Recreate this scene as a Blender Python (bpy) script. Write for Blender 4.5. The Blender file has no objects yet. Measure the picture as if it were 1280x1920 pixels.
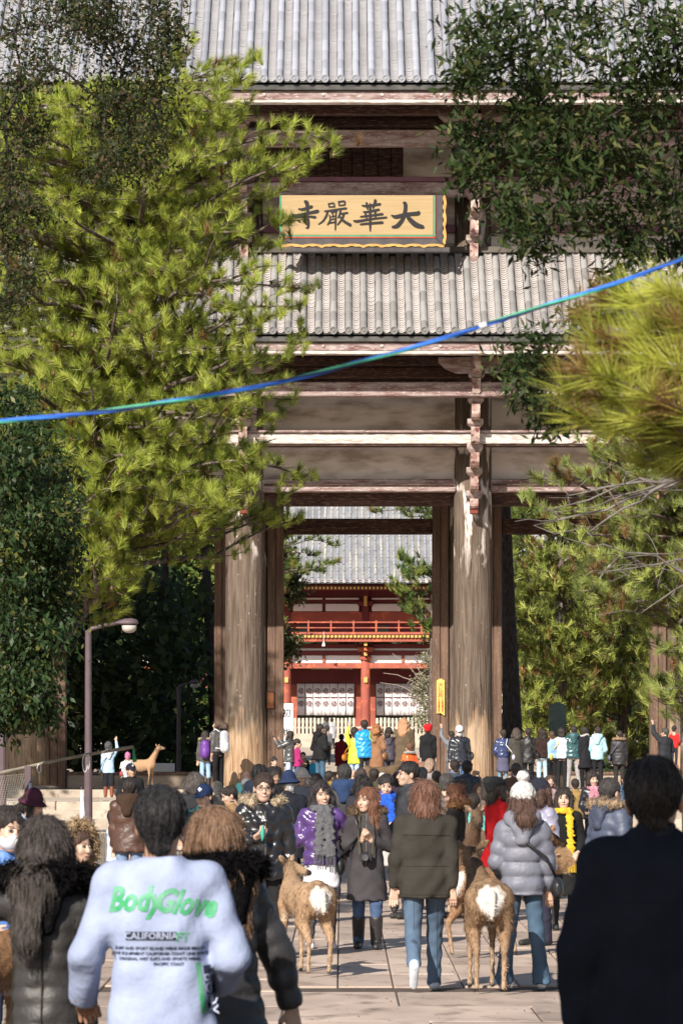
import bpy, math, random
import numpy as np
from mathutils import Vector, Matrix, Euler
from mathutils.bvhtree import BVHTree

random.seed(7)
RNG = np.random.default_rng(7)
SC = bpy.context.scene
COL = SC.collection
F = 7270.0          # focal length in photo pixels (136 mm on a 24x36 frame held upright)
HC = 1.76           # camera height
rad = math.radians

# ---------------------------------------------------------------- camera, sky, sun, exposure
cam_d = bpy.data.cameras.new('camera')
cam = bpy.data.objects.new('camera', cam_d)
COL.objects.link(cam)
SC.camera = cam
cam_d.sensor_fit = 'VERTICAL'
cam_d.sensor_height = 36.0
cam_d.lens = F / 1920.0 * 36.0
cam_d.shift_y = (1453.0 - 960.0) / 1920.0
cam_d.clip_start = 0.5
cam_d.clip_end = 2000.0
cam.location = (0, 0, HC)
cam.rotation_euler = (rad(90), 0, 0)
cam_d.dof.use_dof = True
cam_d.dof.focus_distance = 75.0
cam_d.dof.aperture_fstop = 13.0

SUN_EL = 32.0       # degrees
SUN_AZ = 24.0       # degrees to the left of straight behind the camera
world = bpy.data.worlds.new("World")
SC.world = world
world.use_nodes = True
wn = world.node_tree
for n in list(wn.nodes):
    wn.nodes.remove(n)
sky = wn.nodes.new('ShaderNodeTexSky')
sky.sky_type = 'NISHITA'
sky.sun_disc = False
sky.sun_elevation = rad(SUN_EL)
# sun stands at direction (-sin az, -cos az); the node measures rotation clockwise from +Y
sky.sun_rotation = rad(180 + SUN_AZ)
bg = wn.nodes.new('ShaderNodeBackground')
bg.inputs['Strength'].default_value = 0.072
wo = wn.nodes.new('ShaderNodeOutputWorld')
wn.links.new(sky.outputs[0], bg.inputs[0])
wn.links.new(bg.outputs[0], wo.inputs[0])

sun_d = bpy.data.lights.new('sun', 'SUN')
sun_d.energy = 5.0
sun_d.angle = rad(0.5)
sun_d.color = (1.0, 0.93, 0.83)
sun = bpy.data.objects.new('sun', sun_d)
COL.objects.link(sun)
to_sun = Vector((-math.sin(rad(SUN_AZ)) * math.cos(rad(SUN_EL)), -math.cos(rad(SUN_AZ)) * math.cos(rad(SUN_EL)), math.sin(rad(SUN_EL))))
sun.rotation_euler = to_sun.to_track_quat('Z', 'Y').to_euler()
sun.location = (0, -20, 40)

SC.view_settings.view_transform = 'Standard'
SC.view_settings.look = 'None'
SC.view_settings.gamma = 1.0
SC.view_settings.exposure = 0.70
SC.view_settings.use_curve_mapping = False
SC.cycles.max_bounces = 6
SC.cycles.diffuse_bounces = 3
SC.cycles.glossy_bounces = 2
SC.cycles.transmission_bounces = 4
SC.cycles.transparent_max_bounces = 6

# ---------------------------------------------------------------- where things stand
def gz(Y):
    """height of the ground at distance Y"""
    if Y < 31.4: return 0.0
    if Y < 79.0: return 0.0105 * (Y - 31.4)
    if Y < 81.6: return 0.5 + 0.175 * (1 + min(3, int((Y - 79.0) / 0.65)))
    if Y < 97.0: return 1.2
    if Y < 113.0: return 1.39
    if Y < 116.0: return 1.2
    return 1.2 + 0.0225 * (Y - 116.0)

def W(px, py, Y):
    return Vector(((px - 640.0) * Y / F, Y, HC + (1453.0 - py) * Y / F))

# ---------------------------------------------------------------- objects
def link(name, me, mat=None, parent=None, kind=None, loc=None, rotz=0.0):
    o = bpy.data.objects.new(name, me)
    COL.objects.link(o)
    if mat is not None and me is not None:
        me.materials.clear()
        for m in (mat if isinstance(mat, (list, tuple)) else [mat]):
            me.materials.append(m)
    if parent is not None: o.parent = parent
    if kind: o['kind'] = kind
    if loc is not None: o.location = loc
    if rotz: o.rotation_euler = (0, 0, rotz)
    return o

def thing(name, label, cat, loc=(0, 0, 0), rotz=0.0, group=None):
    o = link(name, None, loc=loc, rotz=rotz)
    o['label'] = label; o['category'] = cat
    if group: o['group'] = group
    return o

def tag(o, label, cat, group=None):
    o['label'] = label; o['category'] = cat
    if group: o['group'] = group
    return o

def inst(o, name, parent=None, loc=None, rot=None):
    c = o.copy(); c.name = name
    COL.objects.link(c)
    if parent is not None: c.parent = parent
    if loc is not None: c.location = loc
    if rot is not None: c.rotation_euler = rot
    return c

def mesh_np(name, V, Fc, smooth=False, col=None):
    me = bpy.data.meshes.new(name)
    V = np.asarray(V, dtype=np.float32).reshape(-1, 3)
    if isinstance(Fc, np.ndarray):
        nf, k = Fc.shape
        me.vertices.add(len(V)); me.vertices.foreach_set('co', V.ravel())
        me.loops.add(nf * k); me.loops.foreach_set('vertex_index', Fc.astype(np.int32).ravel())
        me.polygons.add(nf)
        me.polygons.foreach_set('loop_start', np.arange(0, nf * k, k, dtype=np.int32))
        me.polygons.foreach_set('loop_total', np.full(nf, k, dtype=np.int32))
        me.update(calc_edges=True)
    else:
        me.from_pydata([tuple(map(float, v)) for v in V], [], [tuple(int(i) for i in f) for f in Fc])
        me.update()
    if smooth:
        me.polygons.foreach_set('use_smooth', np.ones(len(me.polygons), dtype=bool))
    if col is not None:
        a = me.color_attributes.new('Col', 'FLOAT_COLOR', 'POINT')
        c = np.ones((len(V), 4), dtype=np.float32); c[:, :3] = col
        a.data.foreach_set('color', c.ravel())
    return me

class MB:
    """collects shapes and links them as one mesh"""
    def __init__(s): s.v = []; s.f = []; s.sm = False
    def add(s, V, Fc):
        n = len(s.v)
        s.v.extend([tuple(v) for v in V]); s.f.extend([tuple(i + n for i in f) for f in Fc])
        return s
    def box(s, x0, x1, y0, y1, z0, z1, c=0.0):
        if x1 < x0: x0, x1 = x1, x0
        if y1 < y0: y0, y1 = y1, y0
        if z1 < z0: z0, z1 = z1, z0
        if c <= 0:
            V = [(x0,y0,z0),(x1,y0,z0),(x1,y1,z0),(x0,y1,z0),(x0,y0,z1),(x1,y0,z1),(x1,y1,z1),(x0,y1,z1)]
            return s.add(V, [(0,3,2,1),(4,5,6,7),(0,1,5,4),(1,2,6,5),(2,3,7,6),(3,0,4,7)])
        c = min(c, (x1-x0)*.45, (y1-y0)*.45, (z1-z0)*.45)
        V = []
        for sx, sy, sz in ((0,0,0),(1,0,0),(1,1,0),(0,1,0),(0,0,1),(1,0,1),(1,1,1),(0,1,1)):
            X = (x0, x1)[sx]; Y = (y0, y1)[sy]; Z = (z0, z1)[sz]
            ix = X + (c if sx == 0 else -c); iy = Y + (c if sy == 0 else -c); iz = Z + (c if sz == 0 else -c)
            V += [(X, iy, iz), (ix, Y, iz), (ix, iy, Z)]
        def i(k, a): return 3 * k + a
        Fc = [(i(0,2),i(3,2),i(2,2),i(1,2)), (i(4,2),i(5,2),i(6,2),i(7,2)), (i(0,1),i(1,1),i(5,1),i(4,1)),
              (i(1,0),i(2,0),i(6,0),i(5,0)), (i(2,1),i(3,1),i(7,1),i(6,1)), (i(3,0),i(0,0),i(4,0),i(7,0)),
              (i(0,1),i(0,2),i(1,2),i(1,1)), (i(1,0),i(1,2),i(2,2),i(2,0)), (i(2,1),i(2,2),i(3,2),i(3,1)), (i(3,0),i(3,2),i(0,2),i(0,0)),
              (i(4,1),i(5,1),i(5,2),i(4,2)), (i(5,0),i(6,0),i(6,2),i(5,2)), (i(6,1),i(7,1),i(7,2),i(6,2)), (i(7,0),i(4,0),i(4,2),i(7,2)),
              (i(0,0),i(0,1),i(4,1),i(4,0)), (i(1,1),i(1,0),i(5,0),i(5,1)), (i(2,0),i(2,1),i(6,1),i(6,0)), (i(3,1),i(3,0),i(7,0),i(7,1))]
        for k, (a, b, d) in enumerate(((0,1,2),(0,2,1),(0,1,2),(0,2,1),(0,2,1),(0,1,2),(0,2,1),(0,1,2))):
            Fc.append((i(k,a), i(k,b), i(k,d)))
        return s.add(V, Fc)
    def tube(s, pts, r, n=8, cap=True):
        pts = [Vector(p) for p in pts]
        rs = r if isinstance(r, (list, tuple)) else [r] * len(pts)
        V = []; Fc = []
        up = Vector((0, 0, 1))
        for k, p in enumerate(pts):
            t = (pts[min(k+1, len(pts)-1)] - pts[max(k-1, 0)]).normalized()
            ref = up if abs(t.z) < 0.95 else Vector((0, 1, 0))
            a = t.cross(ref).normalized(); b = a.cross(t).normalized()
            for j in range(n):
                w = 2 * math.pi * j / n
                V.append(p + a * (rs[k] * math.cos(w)) + b * (rs[k] * math.sin(w)))
        for k in range(len(pts) - 1):
            for j in range(n):
                Fc.append((k*n+j, (k+1)*n+j, (k+1)*n+(j+1) % n, k*n+(j+1) % n))
        if cap:
            Fc.append(tuple(range(n))); Fc.append(tuple(reversed(range((len(pts)-1)*n, len(pts)*n))))
        return s.add(V, Fc)
    def prism(s, poly, y0, y1):
        """polygon of (x, z) extruded along y"""
        n = len(poly)
        V = [(x, y0, z) for x, z in poly] + [(x, y1, z) for x, z in poly]
        Fc = [tuple(range(n)), tuple(reversed(range(n, 2*n)))]
        Fc += [(k, k + n, (k+1) % n + n, (k+1) % n) for k in range(n)]
        return s.add(V, Fc)
    def lathe(s, c, prof, n=24):
        V = []; Fc = []
        for r, z in prof:
            for j in range(n):
                w = 2*math.pi*j/n
                V.append((c[0]+r*math.cos(w), c[1]+r*math.sin(w), c[2]+z))
        for k in range(len(prof)-1):
            for j in range(n):
                Fc.append((k*n+j, k*n+(j+1) % n, (k+1)*n+(j+1) % n, (k+1)*n+j))
        Fc.append(tuple(reversed(range(n)))); Fc.append(tuple(range((len(prof)-1)*n, len(prof)*n)))
        return s.add(V, Fc)
    def build(s, name, mat, parent=None, kind=None, smooth=False, loc=None):
        me = mesh_np(name, s.v, s.f, smooth)
        return link(name, me, mat, parent, kind, loc)

# ---------------------------------------------------------------- materials
def _nt(name):
    m = bpy.data.materials.new(name); m.use_nodes = True
    nt = m.node_tree; b = nt.nodes['Principled BSDF']
    return m, nt, b

def lin(c):
    return (c[0], c[1], c[2], 1.0)

def mat(name, c1, c2=None, rough=0.8, scale=3.0, stretch=(1, 1, 1), detail=5.0, bump=0.15, bscale=25.0, spec=0.3, metal=0.0,
        lo=0.35, hi=0.65, sheen=0.0, translucent=0.0, c3=None, s3=12.0, lo3=0.55, hi3=0.62, bdist=0.01, coat=0.0, coords='Object'):
    m, nt, b = _nt(name)
    N = nt.nodes.new; L = nt.links.new
    if c2 is None: c2 = tuple(v * 0.8 for v in c1)
    tc = N('ShaderNodeTexCoord'); mp = N('ShaderNodeMapping')
    mp.inputs['Scale'].default_value = stretch
    L(tc.outputs[coords], mp.inputs['Vector'])
    n1 = N('ShaderNodeTexNoise'); n1.inputs['Scale'].default_value = scale; n1.inputs['Detail'].default_value = detail
    L(mp.outputs[0], n1.inputs['Vector'])
    r = N('ShaderNodeValToRGB')
    r.color_ramp.elements[0].position = lo; r.color_ramp.elements[0].color = lin(c1)
    r.color_ramp.elements[1].position = hi; r.color_ramp.elements[1].color = lin(c2)
    L(n1.outputs['Fac'], r.inputs['Fac'])
    out = r.outputs['Color']
    if c3 is not None:
        n3 = N('ShaderNodeTexNoise'); n3.inputs['Scale'].default_value = s3; n3.inputs['Detail'].default_value = 6
        L(mp.outputs[0], n3.inputs['Vector'])
        r3 = N('ShaderNodeMapRange'); r3.inputs['From Min'].default_value = lo3; r3.inputs['From Max'].default_value = hi3
        L(n3.outputs['Fac'], r3.inputs['Value'])
        mx = N('ShaderNodeMix'); mx.data_type = 'RGBA'
        L(r3.outputs[0], mx.inputs['Factor']); L(out, mx.inputs['A']); mx.inputs['B'].default_value = lin(c3)
        out = mx.outputs['Result']
    L(out, b.inputs['Base Color'])
    b.inputs['Roughness'].default_value = rough
    b.inputs['Specular IOR Level'].default_value = spec
    b.inputs['Metallic'].default_value = metal
    if sheen: b.inputs['Sheen Weight'].default_value = sheen
    if coat: b.inputs['Coat Weight'].default_value = coat; b.inputs['Coat Roughness'].default_value = 0.15
    if bump:
        n2 = N('ShaderNodeTexNoise'); n2.inputs['Scale'].default_value = bscale; n2.inputs['Detail'].default_value = 4
        L(mp.outputs[0], n2.inputs['Vector'])
        bp = N('ShaderNodeBump'); bp.inputs['Strength'].default_value = bump; bp.inputs['Distance'].default_value = bdist
        L(n2.outputs['Fac'], bp.inputs['Height']); L(bp.outputs[0], b.inputs['Normal'])
    return m

def leaf_mat(name, rough=0.5, trans=0.35, spec=0.35, gain=1.0):
    m, nt, b = _nt(name)
    N = nt.nodes.new; L = nt.links.new
    at = N('ShaderNodeAttribute'); at.attribute_name = 'Col'
    L(at.outputs['Color'], b.inputs['Base Color'])
    b.inputs['Roughness'].default_value = rough
    b.inputs['Specular IOR Level'].default_value = spec
    tr = N('ShaderNodeBsdfTranslucent'); L(at.outputs['Color'], tr.inputs['Color'])
    mx = N('ShaderNodeMixShader'); mx.inputs[0].default_value = trans
    out = nt.nodes['Material Output']
    L(b.outputs[0], mx.inputs[1]); L(tr.outputs[0], mx.inputs[2]); L(mx.outputs[0], out.inputs['Surface'])
    return m

def attr_mat(name, rough=0.8, bump=0.3, bscale=80, spec=0.2):
    m, nt, b = _nt(name)
    N = nt.nodes.new; L = nt.links.new
    at = N('ShaderNodeAttribute'); at.attribute_name = 'Col'
    tc = N('ShaderNodeTexCoord')
    n = N('ShaderNodeTexNoise'); n.inputs['Scale'].default_value = bscale * .4; n.inputs['Detail'].default_value = 4
    L(tc.outputs['Object'], n.inputs['Vector'])
    mr = N('ShaderNodeMapRange'); mr.inputs['To Min'].default_value = 0.72; mr.inputs['To Max'].default_value = 1.28
    L(n.outputs['Fac'], mr.inputs['Value'])
    vm = N('ShaderNodeVectorMath'); vm.operation = 'SCALE'
    L(at.outputs['Color'], vm.inputs[0]); L(mr.outputs[0], vm.inputs['Scale'])
    L(vm.outputs[0], b.inputs['Base Color'])
    b.inputs['Roughness'].default_value = rough; b.inputs['Specular IOR Level'].default_value = spec
    bp = N('ShaderNodeBump'); bp.inputs['Strength'].default_value = bump; bp.inputs['Distance'].default_value = 0.01
    n2 = N('ShaderNodeTexNoise'); n2.inputs['Scale'].default_value = bscale
    L(tc.outputs['Object'], n2.inputs['Vector'])
    L(n2.outputs['Fac'], bp.inputs['Height']); L(bp.outputs[0], b.inputs['Normal'])
    return m

def pillar_mat():
    m, nt, b = _nt('weathered_pillar_wood')
    N = nt.nodes.new; L = nt.links.new
    tc = N('ShaderNodeTexCoord')
    def noise(sc, st, det=6):
        mp = N('ShaderNodeMapping'); mp.inputs['Scale'].default_value = st
        L(tc.outputs['Object'], mp.inputs['Vector'])
        n = N('ShaderNodeTexNoise'); n.inputs['Scale'].default_value = sc; n.inputs['Detail'].default_value = det
        L(mp.outputs[0], n.inputs['Vector']); return n.outputs['Fac']
    def mr(v, a, b_, c=0.0, d=1.0):
        r = N('ShaderNodeMapRange'); L(v, r.inputs['Value'])
        for k, x in zip(('From Min', 'From Max', 'To Min', 'To Max'), (a, b_, c, d)): r.inputs[k].default_value = x
        return r.outputs[0]
    def mix(f, A, B):
        x = N('ShaderNodeMix'); x.data_type = 'RGBA'; L(f, x.inputs['Factor'])
        if isinstance(A, tuple): x.inputs['A'].default_value = lin(A)
        else: L(A, x.inputs['A'])
        if isinstance(B, tuple): x.inputs['B'].default_value = lin(B)
        else: L(B, x.inputs['B'])
        return x.outputs['Result']
    def math_(op, a, b_):
        x = N('ShaderNodeMath'); x.operation = op
        for k, v in ((0, a), (1, b_)):
            if isinstance(v, (int, float)): x.inputs[k].default_value = v
            else: L(v, x.inputs[k])
        return x.outputs[0]
    grain = noise(3.0, (5, 5, .35))
    c = mix(mr(grain, .35, .68), (.085, .060, .045), (.165, .128, .100))
    streak = noise(9.0, (4, 4, .12), 3)
    c = mix(mr(streak, .62, .70), c, (.045, .028, .02))
    speck = noise(16.0, (1, 1, .5), 2)
    c = mix(mr(speck, .69, .76), c, (.36, .31, .26))
    sx = N('ShaderNodeSeparateXYZ'); L(tc.outputs['Object'], sx.inputs[0])
    wob = noise(2.2, (2.5, 2.5, .5), 6)
    zz = math_('ADD', sx.outputs['Z'], math_('MULTIPLY', mr(wob, .3, .7, -1, 1), 0.55))
    worn = mr(zz, 3.35, 2.75)
    wc = mix(mr(grain, .35, .65), (.32, .20, .115), (.45, .33, .225))
    wc = mix(mr(streak, .60, .66), wc, (.20, .10, .05))
    c = mix(worn, c, wc)
    pale = math_('MULTIPLY', mr(zz, 6.9, 8.2), mr(noise(1.6, (2.2, 2.2, .7), 3), .54, .60))
    c = mix(pale, c, (.62, .55, .50))
    L(c, b.inputs['Base Color'])
    b.inputs['Roughness'].default_value = .85; b.inputs['Specular IOR Level'].default_value = .2
    bp = N('ShaderNodeBump'); bp.inputs['Strength'].default_value = .9; bp.inputs['Distance'].default_value = .03
    L(math_('ADD', grain, math_('MULTIPLY', streak, 1.2)), bp.inputs['Height']); L(bp.outputs[0], b.inputs['Normal'])
    return m

M = {}
M['pillar'] = pillar_mat()
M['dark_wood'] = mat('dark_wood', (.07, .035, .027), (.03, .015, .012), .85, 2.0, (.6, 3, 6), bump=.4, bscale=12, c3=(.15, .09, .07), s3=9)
M['post_wood'] = mat('door_post_wood', (.165, .10, .07), (.09, .055, .04), .85, 3.0, (5, 5, .3), bump=.5, bscale=12, c3=(.34, .28, .22), s3=22, lo3=.64, hi3=.7)
M['paint_beam'] = mat('worn_red_paint', (.16, .085, .078), (.33, .265, .25), .85, 2.6, (.8, 2, 4), 9, bump=.4, bscale=20, c3=(.47, .43, .41), s3=10, lo3=.57, hi3=.68)
M['pale_beam'] = mat('pale_worn_beam', (.46, .40, .37), (.27, .20, .18), .85, 2.2, (.6, 2, 5), 9, lo=.48, hi=.72, bump=.4, bscale=18, c3=(.72, .66, .60), s3=7, lo3=.5, hi3=.6)
M['purple_beam'] = mat('fresh_purple_red_paint', (.15, .06, .085), (.11, .045, .06), .6, 3)
M['plaster'] = mat('stained_plaster', (.62, .55, .51), (.33, .27, .225), .9, 1.5, (.6, 1, 1.9), 7, lo=.44, hi=.64, bump=.1, c3=(.62, .56, .52), s3=2.2, lo3=.5, hi3=.7)
M['tile_warm'] = mat('lower_roof_tile', (.50, .455, .42), (.31, .28, .265), .75, 3.0, (1, 1, 1), bump=.3, bscale=20, c3=(.62, .58, .53), s3=8, lo3=.52, hi3=.7)
M['tile_cool'] = mat('upper_roof_tile', (.40, .41, .44), (.28, .29, .33), .6, 2.5, (1, 1, 1), bump=.3, bscale=20, spec=.5, c3=(.52, .52, .54), s3=8, lo3=.52, hi3=.7)
M['tile_far'] = mat('far_roof_tile', (.30, .315, .36), (.22, .23, .27), .7, .8, (3, .3, .3), bump=.3, bscale=12, c3=(.44, .42, .38), s3=.9, lo3=.5, hi3=.68)
M['tile_far_flat'] = mat('far_flat_tile', (.23,.225,.22), (.15,.15,.15), .8, 1.2, (1,1,1), bump=.3, bscale=12)
M['tile_dark'] = mat('roof_bedding', (.10, .095, .09), (.05, .05, .05), .9, 4)  # own dark tone of the roof bedding and eave boards
M['stone'] = mat('granite_step', (.46, .39, .315), (.32, .265, .21), .88, 2.0, (1, 1, 1), 8, bump=.6, bscale=14, c3=(.16, .125, .095), s3=5, lo3=.56, hi3=.68, bdist=.02)
M['slab'] = mat('paving_slab', (.40, .325, .275), (.29, .232, .195), .75, 1.6, (1, .5, 1), 8, bump=.3, bscale=16, c3=(.20, .15, .125), s3=4, lo3=.6, hi3=.75)
M['ground'] = mat('trodden_ground', (.37, .30, .25), (.27, .21, .17), .9, .6, (1, 1, 1), 9, bump=.5, bscale=6, c3=(.19, .145, .11), s3=1.7, lo3=.55, hi3=.7)
M['podium'] = mat('podium_stone', (.50, .42, .34), (.37, .305, .24), .9, 1.2, (1, 1, 1), 8, bump=.4, bscale=14)
M['joint'] = mat('joint_earth', (.10, .075, .06), (.07, .05, .04), .95, 6)
# ---------------------------------------------------------------- ground and paths
g = MB()
ys = [-60, 0, 20, 31.0]
def strip(mb, ylist, zf, x0=-140, x1=140):
    n0 = len(mb.v)
    for y in ylist:
        for x in (x0, x1): mb.v.append((x, y, zf(y)))
    for k in range(len(ylist)-1):
        a = n0 + 2*k; mb.f.append((a, a+1, a+3, a+2))
strip(g, [-60, 0, 31.4, 79.0], lambda y: gz(min(y, 78.99)) - .02)
strip(g, [79.0, 81.5], lambda y: .45)
strip(g, [81.5, 113.5], lambda y: .9)
strip(g, [113.0, 116.0, 400.0], lambda y: 1.2 + max(0, .0225*(min(y, 240)-116)) - .01)
strip(g, [400, 1500], lambda y: 3.9, -900, 900)
g.build('ground', M['ground'], kind='structure')

# paving: slabs running towards the gate
pv = MB(); strip(pv, [27.0-16, 31.38], lambda y: -.005, -6.2, 6.2); strip(pv, [31.42, 60], lambda y: gz(y)-.012, -2.6, 4.2)
pavement = pv.build('pavement', M['joint'], kind='structure')
slab_var = [mat('paving_slab_tone', tuple(c*t for c in (.49,.385,.315)), tuple(c*t for c in (.36,.28,.23)), .62, 1.4, (1,.5,1), 8, bump=.35, bscale=16, c3=(.17,.125,.10), s3=3, lo3=.53, hi3=.75) for t in (.78, .92, 1.0, 1.1)]
xs_ = np.cumsum([0] + [random.choice((.46, .52, .58, .50)) for _ in range(13)]) - 2.55
ns = 0
for i in range(13):
    y = 31.46 + random.random()*.8
    while y < 58 and ns < 298:
        ln = random.uniform(1.1, 1.7) * (1.0 if y < 42 else 1.5)
        x0, x1 = xs_[i] + .006, xs_[i+1] - .006
        dz = random.uniform(-.004, .004)
        b = MB(); b.box(x0, x1, 0, ln-.014, -.05, .004+dz, .006)
        o = b.build('paving_slab', random.choice(slab_var), pavement, loc=(0, y, gz(y)))
        o.rotation_euler = (math.atan(.0105), 0, 0); ns += 1
        y += ln
# the wide slabs nearer the camera
y = 11.0; rows = [(24.0, 27.6), (27.6, 29.4), (29.4, 31.36)]
for (ya, yb) in rows:
    x = -6.0 + random.random()
    while x < 6:
        w = random.uniform(1.3, 1.9)
        b = MB(); b.box(x+.007, x+w-.007, ya+.01, yb-.01, -.06, .006+random.uniform(-.003, .003), .008)
        b.build('paving_slab', random.choice(slab_var), pavement); x += w

# stone steps up to the terrace
steps = link('stone_steps', None, kind='structure')
for k in range(4):
    ya = 79.0 + k*.65; za = .5 + .175*k
    x = -16 + random.random()*1.5
    while x < 16:
        w = random.uniform(1.5, 2.7)
        b = MB(); b.box(x+.008, x+w-.008, ya+random.uniform(-.012, .012), ya+.75, za-.3, za+.175+random.uniform(-.01,.006), .02)
        b.build('step_stone', M['stone'], steps); x += w
tb = MB(); tb.box(-60, 60, 81.6, 97.0, .4, 1.196)
terrace = tb.build('terrace', M['podium'], kind='structure')
x = -17
for r, (ya, yb) in enumerate(((81.62, 84.2), (84.2, 88), (88, 92.4), (92.4, 96.9))):
    x = -15 + r*.7
    while x < 15:
        w = random.uniform(1.8, 2.8)
        b = MB(); b.box(x+.01, x+w-.01, ya+.01, yb-.01, 1.1, 1.2+random.uniform(-.003, .004), .01)
        b.build('terrace_slab', M['podium'], terrace); x += w
pb = MB(); pb.box(-17.5, 17.5, 97.35, 113, .6, 1.386); podium = pb.build('podium', M['podium'], kind='structure')
x = -17.5
while x < 17.4:
    w = random.uniform(1.4, 2.4); w = min(w, 17.5-x)
    b = MB(); b.box(x+.006, x+w-.006, 97.0+random.uniform(-.01, .01), 97.4, .9, 1.392, .015)
    b.build('edge_stone', M['stone'], podium); x += w

# ---------------------------------------------------------------- the great gate
gate = thing('temple_gate', 'huge weathered two-roofed wooden temple gate with thick round pillars and tiled eaves', 'temple gate', (0, 0, 0))
PX = [29, 458, 887, 1316]
PX3 = [(p - 640)*99.5/F for p in PX]
bay = PX3[2] - PX3[1]
PX6 = [PX3[0] - bay] + PX3 + [PX3[3] + bay]
R = .5
YF, YM, YR = 100.0, 104.8, 109.6
pil = MB().lathe((0, 0, 0), [(.56, 1.37), (.545, 1.6), (.515, 2.6), (.50, 5), (.485, 10), (.47, 17.5)], 28)
# shallow weathering cracks are in the material; the pillar mesh is shared
pil_me = mesh_np('pillar', pil.v, pil.f, True); pil_me.materials.append(M['pillar'])
for X in PX6:
    for Y in (YF, YM, YR):
        o = link('pillar', pil_me, None, gate, loc=(X, Y, 0)); o.rotation_euler = (0, 0, random.random()*6)
        b = MB(); b.lathe((X, Y, 1.36), [(.78, 0), (.80, .06), (.72, .10), (.62, .12)], 20); b.build('pillar_base', M['stone'], gate, smooth=False)
# door posts beside the middle pillars, sill, lintel
def zY(py, Y): return HC + (1453 - py)*Y/F
for k, X in enumerate(PX6):
    for s in (-1, 1):
        for j in range(2):      # each post is two boards
            b = MB(); xa = X + s*(.50 + j*.22); b.box(xa, xa + s*.215, YM-.24-.02*j, YM+.24, 1.39, zY(975, YM-.2)+.6, .02)
            b.build('door_post', M['post_wood'], gate)
for k in range(5):
    xa, xb = PX6[k]+.95, PX6[k+1]-.95
    b = MB(); b.box(xa-.01, xb+.01, YM-.18, YM+.18, zY(1002, YM), zY(973, YM), .02); b.build('lintel', M['dark_wood'], gate)
    b = MB(); b.box(PX6[k]+.4, PX6[k+1]-.4, YM-.2, YM+.2, zY(949, YM), zY(925, YM)+.3, .02); b.build('tie_beam', M['dark_wood'], gate)
    b = MB(); b.box(xa, xb, YM-.16, YM+.16, 1.39, 1.76, .015); b.build('threshold', mat('threshold_wood', (.34,.27,.21), (.22,.17,.13), .85, 2, (.4,2,4), bump=.5), gate)
    b = MB(); b.box(xa, xb, YM-.20, YM+.20, 1.762, 1.846, .012); b.build('threshold_cap', M['post_wood'], gate)
    b = MB(); b.box(PX6[k]+.4, PX6[k+1]-.4, YR-.2, YR+.2, 9.75, 10.3, .02); b.build('tie_beam', M['dark_wood'], gate)
# brackets and long beams of one storey. ys: list of photo rows of bracket arms, top first
def beam(name, x0, x1, ya, yb, pyb, pyt, m, Yref=None, c=.02):
    Yr = Yref if Yref is not None else ya
    b = MB(); b.box(x0, x1, ya, yb, zY(pyb, Yr), zY(pyt, Yr), c)
    return b.build(name, m, gate)
XL, XR = PX6[0]-.6, PX6[-1]+.6
def bays(name, y0, y1, pyb, pyt, m, gap=.45, c=.02):
    for k in range(5):
        beam(name, PX6[k]+gap, PX6[k+1]-gap, y0, y1, pyb, pyt, m, c=c)
# lower storey
beam('long_beam', XL, XR, 97.35, 97.75, 743, 716, M['paint_beam'])
beam('long_beam', XL, XR, 98.35, 98.75, 832, 812, M['pale_beam'])
beam('beam_cap', XL, XR, 98.27, 98.80, 811.5, 807, M['paint_beam'], 98.35, .01)
beam('beam_foot', XL, XR, 98.40, 98.80, 836, 832.3, M['dark_wood'], 98.35, .01)
bays('head_beam', 99.72, 100.1, 922, 898, M['paint_beam'])
bays('head_beam_trim', 99.66, 99.71, 910, 907.5, M['dark_wood'], .5, .003)
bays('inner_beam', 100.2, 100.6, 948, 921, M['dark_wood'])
bays('plaster_panel', 99.95, 100.10, 898, 835, M['plaster'], .42, 0)
bays('plaster_panel', 99.95, 100.10, 812, 740, M['plaster'], .42, 0)
bays('panel_beam', 99.80, 100.12, 836, 810, M['dark_wood'], .42)
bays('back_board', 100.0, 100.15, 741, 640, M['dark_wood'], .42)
bays('under_eave_beam', 98.6, 98.9, 708, 688, M['dark_wood'], -.01)
bays('under_eave_beam', 97.9, 98.2, 684, 668, M['dark_wood'], -.01)
# upper storey
beam('long_beam', XL, XR, 97.35, 97.75, 272, 243, M['paint_beam'])
beam('long_beam', XL, XR, 98.35, 98.75, 366, 341, M['paint_beam'])
beam('beam_cap', XL, XR, 98.28, 98.8, 340.5, 332, M['purple_beam'], 98.35, .01)
bays('head_beam', 99.75, 100.1, 436, 421, M['purple_beam'])
bays('plaster_panel', 99.95, 100.10, 421, 360, M['plaster'], .42, 0)
bays('plaster_panel', 99.95, 100.10, 480, 437, M['plaster'], .42, 0)
bays('back_board', 100.02, 100.15, 345, 150, M['dark_wood'], .42)
bays('under_eave_beam', 98.6, 98.9, 236, 222, M['dark_wood'], -.01)
bays('under_eave_beam', 96.9, 97.2, 214, 196, M['dark_wood'], -.01)
beam('ledge_beam', XL, XR, 99.3, 99.6, 474, 462, mat('grey_ledge_wood', (.12,.105,.09), (.07,.06,.05), .85, 3, (.5,2,2)))
for k in range(5):       # upright boards and a pale panel in the upper recess
    x = PX6[k]+.5
    while x < PX6[k+1]-1.9:
        w = random.uniform(.28, .38)
        b = MB(); b.box(x, x+w-.012, 99.82+random.uniform(0,.015), 100.0, zY(332, 99.8), zY(270, 99.8), .01); b.build('wall_board', M['dark_wood'], gate); x += w
    b = MB(); b.box(x, PX6[k+1]-.55, 99.86, 100.0, zY(332, 99.8), zY(268, 99.8)); b.build('plaster_panel', M['plaster'], gate)
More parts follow.
